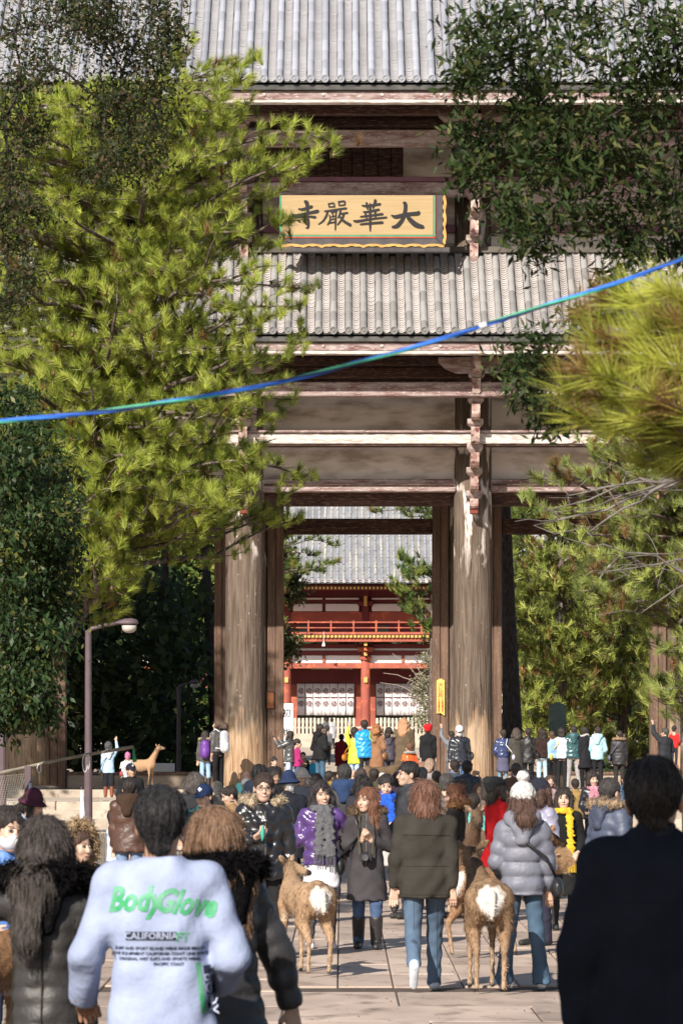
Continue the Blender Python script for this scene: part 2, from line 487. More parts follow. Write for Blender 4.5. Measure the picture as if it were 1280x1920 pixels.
# bracket towers
arm_m = mat('worn_bracket', (.50,.40,.36), (.23,.12,.10), .85, 5, (1,1,1), 8, bump=.5, bscale=30, c3=(.12,.05,.045), s3=7, lo3=.55, hi3=.62)
block_m = mat('bracket_block', (.40,.33,.30), (.20,.14,.125), .85, 9, bump=.5, bscale=30)
red_end = mat('red_arm_underside', (.22,.05,.03), (.16,.04,.03), .8, 6)
def tower(X, rows, top_reach, low_reach):
    n = len(rows)
    for k, (pt, pb) in enumerate(rows):
        reach = top_reach + (low_reach-top_reach)*k/(n-1)
        Yr = YF - reach
        zt, zb = zY(pt, Yr), zY(pb, Yr)
        w = .105
        b = MB()
        # arm with a rounded nose
        prof = [(YF-.3, zb), (YF-.3, zt), (Yr, zt), (Yr, zb+(zt-zb)*.35), (Yr+.06, zb+.05), (Yr+.16, zb)]
        V = [(X-w, y, z) for y, z in prof] + [(X+w, y, z) for y, z in prof]; m = len(prof)
        b.add(V, [tuple(range(m)), tuple(reversed(range(m, 2*m)))] + [(j, j+m, (j+1) % m + m, (j+1) % m) for j in range(m)])
        b.build('bracket_arm', arm_m, gate)
        if k > 0:    # bearing block on this arm's end, carrying the next arm up
            zu = zY(rows[k-1][1], Yr) + .002
            c = Yr + .22
            b = MB()
            V = []
            for z, h in ((zt, .13), (zt+(zu-zt)*.4, .20), (zu, .20)):
                for sx, sy in ((-1,-1),(1,-1),(1,1),(-1,1)): V.append((X+sx*h, c+sy*h, z))
            b.add(V, [(3,2,1,0),(8,9,10,11)] + [(4*a+j, 4*a+(j+1)%4, 4*a+4+(j+1)%4, 4*a+4+j) for a in range(2) for j in range(4)])
            b.build('bearing_block', block_m, gate)
        # sideways arm deep in the tower
    b = MB(); zt, zb = zY(rows[0][0], YF-top_reach), zY(rows[0][1], YF-top_reach)
    pts = []
    for s in (-1, 1):
        poly = [(X+s*.11, zt), (X+s*.95, zt), (X+s*.95, zt-.12), (X+s*.80, zt-.27), (X+s*.5, zb), (X+s*.11, zb)]
        if s < 0: poly = poly[::-1]
        b = MB(); b.prism(poly, YF-top_reach+.35, YF-top_reach+.55); b.build('side_arm', M['paint_beam'], gate)
        poly = [(X+s*.49, zY(742,100)), (X+s*1.0, zY(742,100)), (X+s*.93, zY(748,100)), (X+s*.75, zY(752,100)), (X+s*.49, zY(753,100))]
    b = MB(); z0 = zY(rows[-1][1], YF-low_reach)
    b.box(X-w+.003, X+w-.003, YF-low_reach+.02, YF-low_reach+.3, z0-.09, z0-.002, .01); b.build('arm_end_block', red_end, gate)
for X in PX6:
    tower(X, [(667,697),(709,741),(756,785),(800,831),(848,876),(892,920),(935,956)], 3.1, .95)
    tower(X, [(204,222),(232,262),(285,312),(330,356),(372,398),(412,440),(456,492)], 3.1, .95)

# ---------------------------------------------------------------- tiled roofs
M['tile_edge'] = mat('dark_tile_edge', (.05,.045,.042), (.10,.09,.085), .9, 6)  # dark tone for the lower edge face of each flat tile
M['flat_warm'] = mat('lower_flat_tile', (.42,.385,.37), (.30,.27,.26), .8, .9, (1,1,1), 8, bump=.2, c3=(.30,.27,.25), s3=1.6, lo3=.56, hi3=.72)
M['flat_cool'] = mat('upper_flat_tile', (.37,.365,.385), (.285,.28,.30), .75, .8, (1,1,1), 8, bump=.2, c3=(.30,.29,.30), s3=1.4, lo3=.58, hi3=.74)
def roof_profile(y0, z0, y1, z1, sag, n):
    P = []
    for k in range(n+1):
        t = k/n
        P.append((y0+(y1-y0)*t, z0+(z1-z0)*t - sag*math.sin(math.pi*t)*(1-.3*t)))
    return P
def tiled_roof(root, x0, x1, pitch, prof_fn, L, tile_len, m, rt, flat_step, nmax, xoff, vis, mflat):
    """prof_fn(d) -> (y, z, angle) at distance d up the slope"""
    # bedding sheet
    b = MB(); n = 14
    for k in range(n+1):
        y, z, a = prof_fn(L*k/n)
        for x in (x0, x1): b.v.append((x, y, z-.06))
    for k in range(n): b.f.append((2*k, 2*k+1, 2*k+3, 2*k+2))
    b.build('roof_bed', M['tile_dark'], root)
    # cover tiles: half-round, a little fatter at the lower end
    V = []; Fc = []; nn = 7
    for d, r in ((0, rt*1.0), (.03, rt*1.05), (tile_len*.92, rt*.97), (tile_len+.02, rt*.90)):
        for j in range(nn):
            w = math.pi*j/(nn-1)
            V.append((r*math.cos(w), d, r*math.sin(w)*1.0 - .02))
    for k in range(3):
        for j in range(nn-1): Fc.append((k*nn+j, k*nn+j+1, (k+1)*nn+j+1, (k+1)*nn+j))
    Fc.append(tuple(reversed(range(nn))))
    mes = []
    for mm in (m if isinstance(m, list) else [m]):
        me = mesh_np('cover_tile', V, Fc, True); me.materials.append(mm); mes.append(me)
    # eave disc with a raised ring
    dsc = MB(); 
    prof = [(rt*1.12, 0), (rt*1.12, .05), (rt*.86, .055), (rt*.82, .035), (rt*.45, .03), (rt*.40, .05), (.001, .055)]
    V2 = []; n2 = 14
    for r, h in prof:
        for j in range(n2): w = 2*math.pi*j/n2; V2.append((r*math.cos(w), -h, r*math.sin(w)))
    F2 = [(k*n2+j, k*n2+(j+1) % n2, (k+1)*n2+(j+1) % n2, (k+1)*n2+j) for k in range(len(prof)-1) for j in range(n2)]
    disc = mesh_np('eave_tile', V2, F2, False); disc.materials.append(mes[0].materials[0])
    nrow = int((x1-x0)/pitch)
    xs = [x0 + pitch*(i+.5) + xoff for i in range(nrow)]
    mid = (vis[0]+vis[1])/2
    order = sorted(range(nrow), key=lambda i: abs(xs[i]-mid))
    nt = int(L/tile_len)
    done = 0; rest = MB(); resd = MB()
    for q, i in enumerate(order):
        jx = random.uniform(-.012, .012)
        for k in range(nt):
            y, z, a = prof_fn(k*tile_len)
            jz = random.uniform(-.004, .006); jr = random.uniform(-.015, .015)
            if done < nmax:
                o = link('cover_tile', random.choice(mes), None, root, loc=(xs[i]+jx, y, z+jz)); o.rotation_euler = (a+random.uniform(-.006,.006), 0, jr); done += 1
            else:
                ca, sa = math.cos(a), math.sin(a)
                rest.add([(xs[i]+jx+v[0], y+v[1]*ca-v[2]*sa, z+jz+v[1]*sa+v[2]*ca) for v in V], Fc)
        y, z, a = prof_fn(0)
        if vis[0]-1 < xs[i] < vis[1]+1:
            o = link('eave_tile', disc, None, root, loc=(xs[i]+jx, y-.004, z+.03)); o.rotation_euler = (random.uniform(-.06,.04), random.random()*6, 0)
        else:
            resd.add([(xs[i]+v[0], y+v[1], z+.03+v[2]) for v in V2], F2)
    if rest.v: rest.build('cover_tiles_beyond', mes[0].materials[0], root, 'stuff', True)
    if resd.v: resd.build('eave_tiles_beyond', mes[0].materials[0], root, 'stuff')
    # flat tiles: concave scales lapping each other
    nf = int(L/flat_step); hw = (pitch-2*rt)/2 - .006; ns_ = 5
    U = np.linspace(-1, 1, ns_)
    VV = []; FF = []; cnt = 0
    for i in range(nrow+1):
        xc = x0 + pitch*i + xoff
        for k in range(nf):
            y, z, a = prof_fn(k*flat_step); ca, sa = math.cos(a), math.sin(a)
            j1 = random.uniform(-.004, .004); sk = random.uniform(-.012, .012)
            for d, h in ((0, -.017), (0, .0), (flat_step*1.2, -.020)):
                for u in U:
                    dd = d + sk*u - .012*(1-u*u) + .012
                    hh = h + .05*u*u - .03 + j1
                    VV.append((xc+u*hw, y + dd*ca - hh*sa, z + dd*sa + hh*ca))
            for r_ in range(2):
                for j in range(ns_-1):
                    a0 = cnt + r_*ns_ + j; FF.append((a0, a0+1, a0+ns_+1, a0+ns_))
            cnt += 3*ns_
    me = mesh_np('flat_tiles', VV, np.array(FF))
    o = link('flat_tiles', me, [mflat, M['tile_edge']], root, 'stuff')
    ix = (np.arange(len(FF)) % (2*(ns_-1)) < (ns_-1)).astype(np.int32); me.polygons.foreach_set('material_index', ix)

def slope_fn(y0, z0, y1, z1, sag=.18):
    Ls = math.hypot(y1-y0, z1-z0)
    def f(d):
        t = d/Ls
        y = y0+(y1-y0)*t; z = z0+(z1-z0)*t - sag*math.sin(math.pi*t)
        a = math.atan2((z1-z0) - sag*math.pi*math.cos(math.pi*t), (y1-y0))
        return y, z, a
    return f, Ls
def tones(nm, a, b, c3, ts, **k):
    return [mat(nm, tuple(v*t for v in a), tuple(v*t for v in b), c3=tuple(v*t for v in c3), **k) for t in ts]
warm = tones('lower_roof_tile', (.27,.262,.258), (.19,.185,.18), (.17,.16,.155), (.80, 1.0, 1.12), rough=.75, scale=1.1, bump=.35, bscale=20, s3=2.2, lo3=.58, hi3=.75)
cool = tones('upper_roof_tile', (.31,.32,.36), (.255,.262,.30), (.22,.225,.25), (.86, 1.0, 1.1), rough=.6, spec=.4, scale=1.0, bump=.35, bscale=20, s3=2.2, lo3=.6, hi3=.78)
pitch = 28.4*96/F
lr = thing('x', '', ''); lr.name = 'lower_roof'; lr.parent = gate; del lr['label']; del lr['category']
ur = thing('x', '', ''); ur.name = 'upper_roof'; ur.parent = gate; del ur['label']; del ur['category']
xo = ((347-640+28.4*20)*96/F) % pitch
f1, L1 = slope_fn(96.0, zY(622, 96), 99.45, zY(470, 99.45), .10)
X0 = -19.6
def align(px, Y): return ((px-640)*Y/F - X0 - pitch*.5) % pitch
tiled_roof(lr, X0, 19.6, pitch, f1, L1, .56, warm, .088, .105, 294, align(625, 96), (-2.5, 7), M['flat_warm'])
f2, L2 = slope_fn(95.3, zY(150, 95.3), 104.9, zY(150, 95.3)+7.6, .35)
tiled_roof(ur, X0, 19.6, pitch, f2, L2, .60, cool, .088, .10, 296, align(638.5, 95.3), (-6, 5), M['flat_cool'])
def fascia(root, Y, py, m1=M['pale_beam']):
    z = zY(py, Y)
    b = MB(); b.box(X0, 19.6, Y+.02, Y+.30, z-.20, z-.07, .01); b.build('eave_board', M['tile_dark'], root)
    b = MB(); b.box(X0, 19.6, Y+.12, Y+.42, z-.42, z-.21, .015); b.build('fascia', M['paint_beam'], root)
    b = MB(); b.box(X0, 19.6, Y+.10, Y+.42, z-.50, z-.425, .01); b.build('fascia_foot', m1, root)
    x = X0+.3
    k = 0
    while x < 19.4:
        b = MB(); b.box(x-.035, x+.035, Y+.085, Y+.118, z-.33, z-.27, .008); b.build('peg', M['pale_beam'], root); x += 1.45/2.6*2.6 
fascia(lr, 96.05, 625); fascia(ur, 95.35, 153)
# soffits (close off the roof space) and rear slopes
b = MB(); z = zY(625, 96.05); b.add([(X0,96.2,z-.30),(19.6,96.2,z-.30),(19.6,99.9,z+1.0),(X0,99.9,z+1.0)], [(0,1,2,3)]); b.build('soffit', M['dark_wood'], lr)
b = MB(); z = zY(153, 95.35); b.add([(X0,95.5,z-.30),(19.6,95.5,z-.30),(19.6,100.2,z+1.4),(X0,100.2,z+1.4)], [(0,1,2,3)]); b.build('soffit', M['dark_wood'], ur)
zt = zY(150, 95.3)
b = MB(); b.add([(X0,104.8,zt+7.55),(19.6,104.8,zt+7.55),(19.6,114.3,zt-.1),(X0,114.3,zt-.1)], [(0,1,2,3)]); b.build('rear_slope', M['tile_cool'], ur)
z1 = zY(625, 96)
b = MB(); b.add([(X0,110.1,z1+2.4),(19.6,110.1,z1+2.4),(19.6,113.6,z1-.1),(X0,113.6,z1-.1)], [(0,1,2,3)]); b.build('rear_slope', M['tile_warm'], lr)
for sx in (-1, 1):
    b = MB(); xx = X0 if sx < 0 else 19.6
    b.add([(xx,95.4,zt-.3),(xx,114.2,zt-.3),(xx,104.8,zt+7.5)], [(0,1,2)]); b.build('gable', M['plaster'], ur)
bays('ceiling_board', 100.2, 109.4, 896, 890, M['dark_wood'], -.01)
b = MB(); b.box(X0+4, 15.6, 109.9, 110.05, 9.7, zt); b.build('rear_wall', M['plaster'], gate)

# plaque and name plates
pq = thing('name_plaque', 'long ochre plaque with four large black characters hung under the upper roof', 'plaque')
YP = 98.0
def wbox(root, name, px0, px1, py1, py0, ya, yb, m, c=.01, Yr=None):
    Yr = Yr or ya
    b = MB(); b.box((px0-640)*Yr/F, (px1-640)*Yr/F, ya, yb, zY(py1, Yr), zY(py0, Yr), c)
    return b.build(name, m, root)
ochre = mat('ochre_board', (.38,.275,.145), (.33,.235,.12), .7, 3, (.3,1,6), bump=.1)
gold = mat('gilt_trim', (.52,.31,.09), (.38,.21,.06), .6, 6)
blackp = mat('black_lacquer', (.07,.062,.066), (.045,.04,.045), .5, 4)
wbox(pq, 'board', 527, 812, 441, 366, YP, YP+.1, ochre)
wbox(pq, 'green_border', 527, 812, 443.5, 441.3, YP-.02, YP+.1, mat('green_paint', (.05,.36,.20), None, .6), .003)
wbox(pq, 'red_border', 527, 816, 446, 443.8, YP-.025, YP+.1, mat('red_paint', (.55,.07,.04), None, .6), .003)
wbox(pq, 'green_border', 812.3, 814.6, 443, 366, YP-.02, YP+.1, bpy.data.materials['green_paint'], .003)
wbox(pq, 'red_border', 815, 816.6, 446, 366, YP-.025, YP+.1, bpy.data.materials['red_paint'], .003)
wbox(pq, 'green_border', 524.5, 526.8, 443, 366, YP-.02, YP+.1, bpy.data.materials['green_paint'], .003)
def quad_board(name, P, m, y0, y1):
    b = MB(); b.prism([((x-640)*y0/F, zY(y, y0)) for x, y in P], y0, y1); b.build(name, m, pq)
quad_board('frame_board', [(520,447),(817,447),(830,459),(508,459)][::-1], blackp, YP-.10, YP+.05)
quad_board('frame_board', [(818,366),(829,366),(829,458),(818,446.5)], blackp, YP-.10, YP+.05)
wbox(pq, 'lower_rail', 545, 843, 473, 463, YP-.12, YP+.1, mat('grey_rail', (.075,.068,.07), (.05,.045,.05), .7, 5), .02)
# scalloped gilt edging
P = []; xs2 = list(range(528, 834, 4))
top = [(x, 459.5 - (2.6*abs(math.sin((x-528)/38*math.pi)))) for x in xs2]
quad_board('gilt_edge', top + [(x, y+4.0+ (1.2 if (x//8) % 2 else 0)) for x, y in top[::-1]], gold, YP-.14, YP-.08)
ys2 = list(range(366, 460, 4))
rt_ = [(829.5 + (2.0 if (y//8) % 2 else 0), y) for y in ys2]
quad_board('gilt_edge', rt_ + [(834+2.4*abs(math.sin((y-366)/30*math.pi)), y) for x, y in rt_[::-1]], gold, YP-.14, YP-.08)
# brush strokes: photo pixels, (x, y, half-width) per point
def K(ox, oy, sc, *st): return [[(ox+x*sc, oy+y*sc, w*sc) for x, y, w in s] for s in st]
# (pixel grid of the enlarged crop: 4.414 px per photo pixel, origin 530,360)
S_ = []
S_ += [  # 寺
 [(185,78,14),(200,90,18),(205,130,14),(206,175,12)], [(130,140,6),(160,148,12),(240,122,14)], [(82,190,8),(110,200,15),(200,178,11),(290,160,16)],
 [(95,215,3),(130,212,8),(200,200,8),(270,210,12)], [(205,205,9),(212,250,13),(210,300,10),(190,296,4)], [(130,236,10),(145,250,7)]]
S_ += [  # 嚴
 [(378,95,6),(384,125,6)], [(384,98,6),(425,90,7),(428,125,6)], [(385,124,6),(425,122,6)], [(462,78,7),(466,112,6)], [(465,82,7),(515,74,8),(512,108,7)], [(466,112,6),(510,108,6)],
 [(345,160,6),(380,156,8),(440,146,8),(525,135,9)], [(372,160,8),(360,200,9),(335,240,8),(296,268,5)],
 [(398,170,5),(450,160,6)], [(412,168,6),(414,212,5)], [(440,168,6),(436,250,8),(434,316,5)], [(385,190,5),(396,230,8),(370,272,6)], [(400,205,4),(436,198,5)], [(400,228,4),(436,222,5)], [(386,258,6),(440,246,6)],
 [(478,150,7),(470,190,8),(455,215,5)], [(468,182,6),(535,172,8)], [(505,182,9),(490,225,9),(452,272,5)], [(468,200,7),(500,240,11),(560,275,12)]]
S_ += [  # 華
 [(655,112,6),(690,118,10),(805,100,10)], [(692,90,9),(700,140,8)], [(765,68,12),(758,100,10),(745,135,6)], [(665,165,5),(700,165,9),(795,145,9)],
 [(722,100,9),(722,200,10),(722,290,9),(722,325,4)], [(640,205,5),(680,200,8),(825,182,9)], [(682,175,8),(690,215,6)], [(762,150,10),(766,212,6)],
 [(585,238,6),(610,245,11),(730,222,8),(858,210,7)], [(640,268,6),(680,262,9),(825,252,10)]]
S_ += [  # 大
 [(896,192,4),(930,210,16),(1010,185,13),(1120,178,17),(1125,165,12)], [(1000,90,12),(1015,95,15),(1012,160,15),(990,230,15),(945,285,17),(905,290,9)], [(1010,170,12),(1045,225,18),(1100,275,22),(1160,290,14)]]
ink = mat('black_ink', (.012,.011,.014), None, .6)
st = MB()
for si, s in enumerate(S_):
    # smooth the stroke
    pts = []
    for k in range(len(s)-1):
        for t in np.linspace(0, 1, 4, endpoint=False):
            a, b_ = s[k], s[k+1]; pts.append(tuple(a[i]+(b_[i]-a[i])*t for i in range(3)))
    pts.append(s[-1])
    pts = np.array(pts); 
    for _ in range(2): pts[1:-1] = .25*pts[:-2]+.5*pts[1:-1]+.25*pts[2:]
    Yb = YP - .012 - .0004*si; Pl = []; Pr = []
    for k in range(len(pts)):
        d = pts[min(k+1, len(pts)-1)][:2] - pts[max(k-1, 0)][:2]; d = d/(np.linalg.norm(d)+1e-6); n = np.array((-d[1], d[0]))
        p = pts[k][:2]; w = pts[k][2]*1.0
        for lst, sg in ((Pl, 1), (Pr, -1)):
            q = p + n*w*sg
            lst.append(((530+q[0]/4.414-640)*YP/F, zY(360+q[1]/4.414, YP)))
    n0 = len(st.v)
    for a, b_ in zip(Pl, Pr):
        st.v.append((a[0], Yb, a[1])); st.v.append((b_[0], Yb, b_[1]))
    for k in range(len(Pl)-1): st.f.append((n0+2*k, n0+2*k+1, n0+2*k+3, n0+2*k+2))
    # pointed ends
    for e, kk in ((0, 0), (len(Pl)-1, -1)):
        d = pts[0][:2]-pts[1][:2] if kk == 0 else pts[-1][:2]-pts[-2][:2]
        d = d/(np.linalg.norm(d)+1e-6); q = pts[kk][:2] + d*pts[kk][2]*.9
        st.v.append(((530+q[0]/4.414-640)*YP/F, Yb, zY(360+q[1]/4.414, YP))); st.f.append((n0+2*e, n0+2*e+1, len(st.v)-1))
st.build('lettering', ink, pq)

def text_obj(name, body, size, m, parent, loc, rot=(rad(90), 0, 0), extrude=.002, shear=0, offset=0, space=1.0, align='CENTER'):
    c = bpy.data.curves.new(name, 'FONT'); c.body = body; c.size = size; c.extrude = extrude; c.shear = shear; c.offset = offset
    c.align_x = align; c.align_y = 'CENTER'; c.space_character = space; c.resolution_u = 3
    t = bpy.data.objects.new('tmp', c); COL.objects.link(t)
    dg = bpy.context.evaluated_depsgraph_get(); dg.update()
    me = bpy.data.meshes.new_from_object(t.evaluated_get(dg))
    bpy.data.objects.remove(t); bpy.data.curves.remove(c)
    o = link(name, me, m, parent, loc=loc); o.rotation_euler = rot
    return o

# yellow name plate on the right door post
Yj = YM-.26
ys_ = thing('notice_plate', 'tall yellow arrow-shaped plate with red characters on the right door post', 'sign')
b = MB(); P = [(818,1338),(818,1276),(825.5,1272),(833,1276),(833,1342),(825.5,1337)]
b.prism([((x-640)*Yj/F, zY(y, Yj)) for x, y in P][::-1], Yj-.05, Yj-.004)
b.build('board', mat('yellow_board', (.70,.46,.12), (.64,.40,.10), .7, 4), ys_)
redink = mat('red_ink', (.45,.10,.05), None, .7)
for k, ch in enumerate('大仏殿'):
    text_obj('lettering', ch, .15, redink, ys_, W(825.7, 1285+k*9.5, Yj-.056), extrude=.001)
for k in range(9):
    for xx in (822.5, 829):
        text_obj('lettering', '大仏殿拝観案内東大'[k], .055, redink, ys_, W(xx, 1311+k*3.0, Yj-.056), extrude=.001)
w = thing('wooden_tablet', 'small brown wooden tablet fixed on the left door post', 'sign')
wbox(w, 'board', 500.5, 513.5, 1328, 1298, Yj-.04, Yj-.004, mat('tablet_wood', (.30,.12,.05), (.22,.08,.035), .6, 4, (3,3,.5)), .008)
wbox(w, 'top_rail', 499.5, 514.5, 1298, 1296.5, Yj-.05, Yj-.004, M['dark_wood'], .003)
# new year sign behind the gate
w = thing('white_banner_sign', 'tall white sign with black brush characters standing behind the gate, left side', 'sign')
YB = 150.0
wh = mat('white_board', (.80,.80,.82), (.76,.76,.79), .6, 2, bump=0)
b = MB(); b.box((527-640)*YB/F, (549.5-640)*YB/F, YB, YB+.06, gz(YB)+.25, zY(1319, YB), .01); b.build('panel', wh, w)
for xx in (529, 547): 
    b = MB(); b.box((xx-640)*YB/F-.03, (xx-640)*YB/F+.03, YB+.062, YB+.12, gz(YB)-.02, zY(1324, YB), .005); b.build('post', M['post_wood'], w)
text_obj('lettering', '初', .34, ink, w, W(537, 1338, YB-.004), offset=.006)
text_obj('lettering', '詣', .34, ink, w, W(537, 1375, YB-.004), offset=.006)
# stone stele
w = thing('stone_stele', 'upright grey-green stone stele with a pointed top among the pines', 'monument')
YS = 122.0; xs3 = [(1029-640)*YS/F, (1061-640)*YS/F]; xm = sum(xs3)/2
sm = mat('mossy_stone', (.24,.30,.25), (.15,.20,.165), .85, 1.5, (1,1,1), 8, bump=.5, bscale=8, c3=(.40,.38,.34), s3=2.5, lo3=.6, hi3=.7)
b = MB(); b.prism([(xs3[0]+.01, gz(YS)), (xs3[1]-.01, gz(YS)), (xs3[1], zY(1323, YS)), (xm+.05, zY(1316.5, YS)), (xm-.03, zY(1316.5,YS)), (xs3[0], zY(1322, YS))], YS, YS+.35); b.build('slab', sm, w)
b = MB(); b.box(xs3[0]-.25, xs3[1]+.25, YS-.2, YS+.55, gz(YS)-.02, gz(YS)+.35, .03); b.build('plinth', M['stone'], w)
# ---------------------------------------------------------------- the red inner gate far behind
ig = thing('inner_gate', 'far red-painted two-storey temple gate with white panels and crested curtains', 'temple gate')
YC = 224.0
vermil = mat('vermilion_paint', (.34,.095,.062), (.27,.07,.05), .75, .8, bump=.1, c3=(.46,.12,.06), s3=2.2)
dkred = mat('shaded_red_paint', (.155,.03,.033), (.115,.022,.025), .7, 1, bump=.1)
white = mat('white_plaster', (.72,.71,.72), (.64,.63,.65), .8, .8, bump=.05)
yel = mat('yellow_paint', (.58,.38,.12), (.50,.33,.10), .7, 1)
def cz(py, Y=YC): return HC + (1453-py)*Y/F
def cx(px, Y=YC): return (px-640)*Y/F
def ib(name, px0, px1, pb, pt, ya, yb, m, c=.02, root=None, Yr=None):
    Yr = Yr or YC
    b = MB(); b.box(cx(px0, Yr), cx(px1, Yr), ya, yb, cz(pb, Yr), cz(pt, Yr), c); return b.build(name, m, root or ig)
cols = [685 + 148*k for k in range(-4, 5)]
for p in cols:
    b = MB(); b.lathe((cx(p), YC, 3.2), [(.30,0),(.30,.1),(.275,.2),(.27,4),(.25,6.0)], 14); b.build('pillar', vermil, ig, smooth=True)
    ib('pillar_plate', p-3.4, p+3.4, 1280, 1270, YC-.36, YC-.28, yel, .005)
    ib('post_block', p-6.5, p+6.5, 1241, 1205, YC-.1, YC+.2, vermil)
    for k, (a, c_) in enumerate(((1206,1212),(1215,1221),(1224,1230),(1233,1238))):
        ib('bracket_end', p-3, p+3, c_, a, YC-1.3+.3*k, YC-.1, yel if k % 2 == 0 else vermil, .01)
    ib('bracket_arm', p-15, p+15, 1222, 1213, YC-.4, YC-.15, vermil, .05)
    ib('bracket_arm', p-11, p+11, 1238, 1230, YC-.3, YC-.1, vermil, .05)
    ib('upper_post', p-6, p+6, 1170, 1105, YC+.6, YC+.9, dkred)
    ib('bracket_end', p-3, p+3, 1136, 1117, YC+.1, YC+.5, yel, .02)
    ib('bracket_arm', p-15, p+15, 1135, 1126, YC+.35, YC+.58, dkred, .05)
x0p, x1p = cols[0]-20, cols[-1]+20
ib('lintel', x0p, x1p, 1253.5, 1243.5, YC-.15, YC+.1, vermil)
ib('panel_strip', x0p, x1p, 1243, 1229, YC+.02, YC+.1, white, 0)
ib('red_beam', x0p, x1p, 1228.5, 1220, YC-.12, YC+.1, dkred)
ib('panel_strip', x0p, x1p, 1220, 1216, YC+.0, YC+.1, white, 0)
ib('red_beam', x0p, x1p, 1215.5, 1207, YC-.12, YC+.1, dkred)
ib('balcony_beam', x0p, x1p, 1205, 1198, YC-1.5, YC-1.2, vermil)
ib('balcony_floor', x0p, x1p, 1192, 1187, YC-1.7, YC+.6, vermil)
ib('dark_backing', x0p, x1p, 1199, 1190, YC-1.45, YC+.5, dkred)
tips = MB(); x = x0p
while x < x1p:
    tips.box(cx(x), cx(x+5), YC-1.66, YC-1.46, cz(1197.3), cz(1193), 0); tips.box(cx(x), cx(x+3.8), YC-2.75, YC-2.6, cz(1104.5, YC-2.7), cz(1100, YC-2.7), 0); x += 7.1
tips.build('rafter_tips', yel, ig, 'stuff')
ib('rafter_beam', x0p, x1p, 1110, 1098, YC-2.5, YC-2.2, dkred)
ib('balcony_rail', x0p, x1p, 1170, 1167.5, YC-1.6, YC-1.5, vermil, .01)
ib('balcony_rail', x0p, x1p, 1180, 1178, YC-1.6, YC-1.5, vermil, .01)
x = x0p
while x < x1p:
    ib('rail_post', x, x+3, 1188, 1165.5, YC-1.62, YC-1.48, vermil, .01); x += 42
# upper storey
ib('red_wall', x0p, x1p, 1168, 1146, YC+.75, YC+.9, vermil)
for p in cols[:-1]:
    for a, c_ in ((p+12, p+67), (p+73, p+136)):
        ib('white_panel', a, c_, 1145, 1131, YC+.70, YC+.85, white, .03)
        ib('white_panel', a, c_, 1123, 1120, YC+.70, YC+.85, white, 0)
    ib('strut', p+67.5, p+72.5, 1243, 1229, YC-.1, YC+.0, vermil)
    ib('small_window', p+20, p+44, 1190, 1172, YC+.7, YC+.86, mat('green_lattice', (.05,.10,.07), None, .7), 0)
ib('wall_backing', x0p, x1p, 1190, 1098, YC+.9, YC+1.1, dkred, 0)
# inner wall behind the pillars with doorways hung with curtains
ib('inner_wall', x0p, x1p, 1282, 1253, YC+2.2, YC+2.4, dkred, 0)
for p in cols:
    ib('inner_wall', p-22, p+19, 1393, 1282, YC+2.2, YC+2.4, dkred if False else vermil, 0)
ib('gate_floor', x0p, x1p, 1400, 1394.5, YC-2, YC+6, M['podium'], 0)  # plain stone floor slab of the inner gate
ib('back_wall', x0p, x1p, 1398, 1250, YC+8, YC+8.2, mat('far_court', (.20,.22,.18), (.12,.14,.10), .9, .5), 0)
# curtains with crests: banner > crest
cloth = mat('white_curtain_cloth', (.70,.66,.66), (.60,.56,.57), .9, 2, (1,1,.3), bump=.3)
crest = mat('crest_print', (.13,.05,.06), None, .9)
cme = None
for p in cols[:-1]:
    if not (300 < p < 900): continue
    a0, a1 = p+19.5, p+127
    n = 7; wd = (a1-a0)/n
    c = thing('door_curtain', 'white crested door curtain ' + ('left of the middle red pillar' if p == 537 else 'right of the middle red pillar' if p == 685 else 'hidden behind the left door post' if p < 537 else 'hidden behind the right door post'), 'curtain', group='crested curtains in the inner gate')
    c.parent = None
    for k in range(n):
        xa, xb = cx(a0+k*wd+.5, YC+1.9), cx(a0+(k+1)*wd-.5, YC+1.9)
        V = []; Fc = []; nu, nv = 7, 6
        for i in range(nu):
            for j in range(nv):
                V.append((xa+(xb-xa)*i/(nu-1), YC+1.9+.05*math.sin(i*1.3+k)*j/nv, cz(1341+random.uniform(-.2,.2) if j == nv-1 else 1282+59*j/(nv-1), YC+1.9)))
        for i in range(nu-1):
            for j in range(nv-1): Fc.append((i*nv+j, i*nv+j+1, (i+1)*nv+j+1, (i+1)*nv+j))
        bn = link('banner', mesh_np('banner', V, Fc, True), cloth, c)
        bn.modifiers.new('thickness', 'SOLIDIFY').thickness = .01
        for yy in (1295.5, 1319):
            b = MB(); cxx = (xa+xb)/2; czz = cz(yy, YC+1.9); r0 = .165
            for (ri, ro) in ((r0*.82, r0), (r0*.28, r0*.45)):
                n0 = len(b.v)
                for j in range(16):
                    w_ = 2*math.pi*j/16
                    for r_ in (ri, ro): b.v.append((cxx+r_*math.cos(w_), YC+1.82, czz+r_*math.sin(w_)))
                for j in range(16): j2 = (j+1) % 16; b.f.append((n0+2*j, n0+2*j+1, n0+2*j2+1, n0+2*j2))
            for j in range(3):     # swirling arms of the crest
                w_ = 2*math.pi*j/3; n0 = len(b.v)
                for q in range(5):
                    ww = w_ + q*.35; rr = r0*(.35+.11*q)
                    for dr in (-.018, .018): b.v.append((cxx+(rr+dr)*math.cos(ww), YC+1.818, czz+(rr+dr)*math.sin(ww)))
                for q in range(4): b.f.append((n0+2*q, n0+2*q+1, n0+2*q+3, n0+2*q+2))
            b.build('crest', crest, bn)
        b = MB(); b.box(xa+.02, xb-.02, YC+1.83, YC+1.84, cz(1308.2, YC+1.9), cz(1306.6, YC+1.9)); b.build('wave_mark', crest, bn)
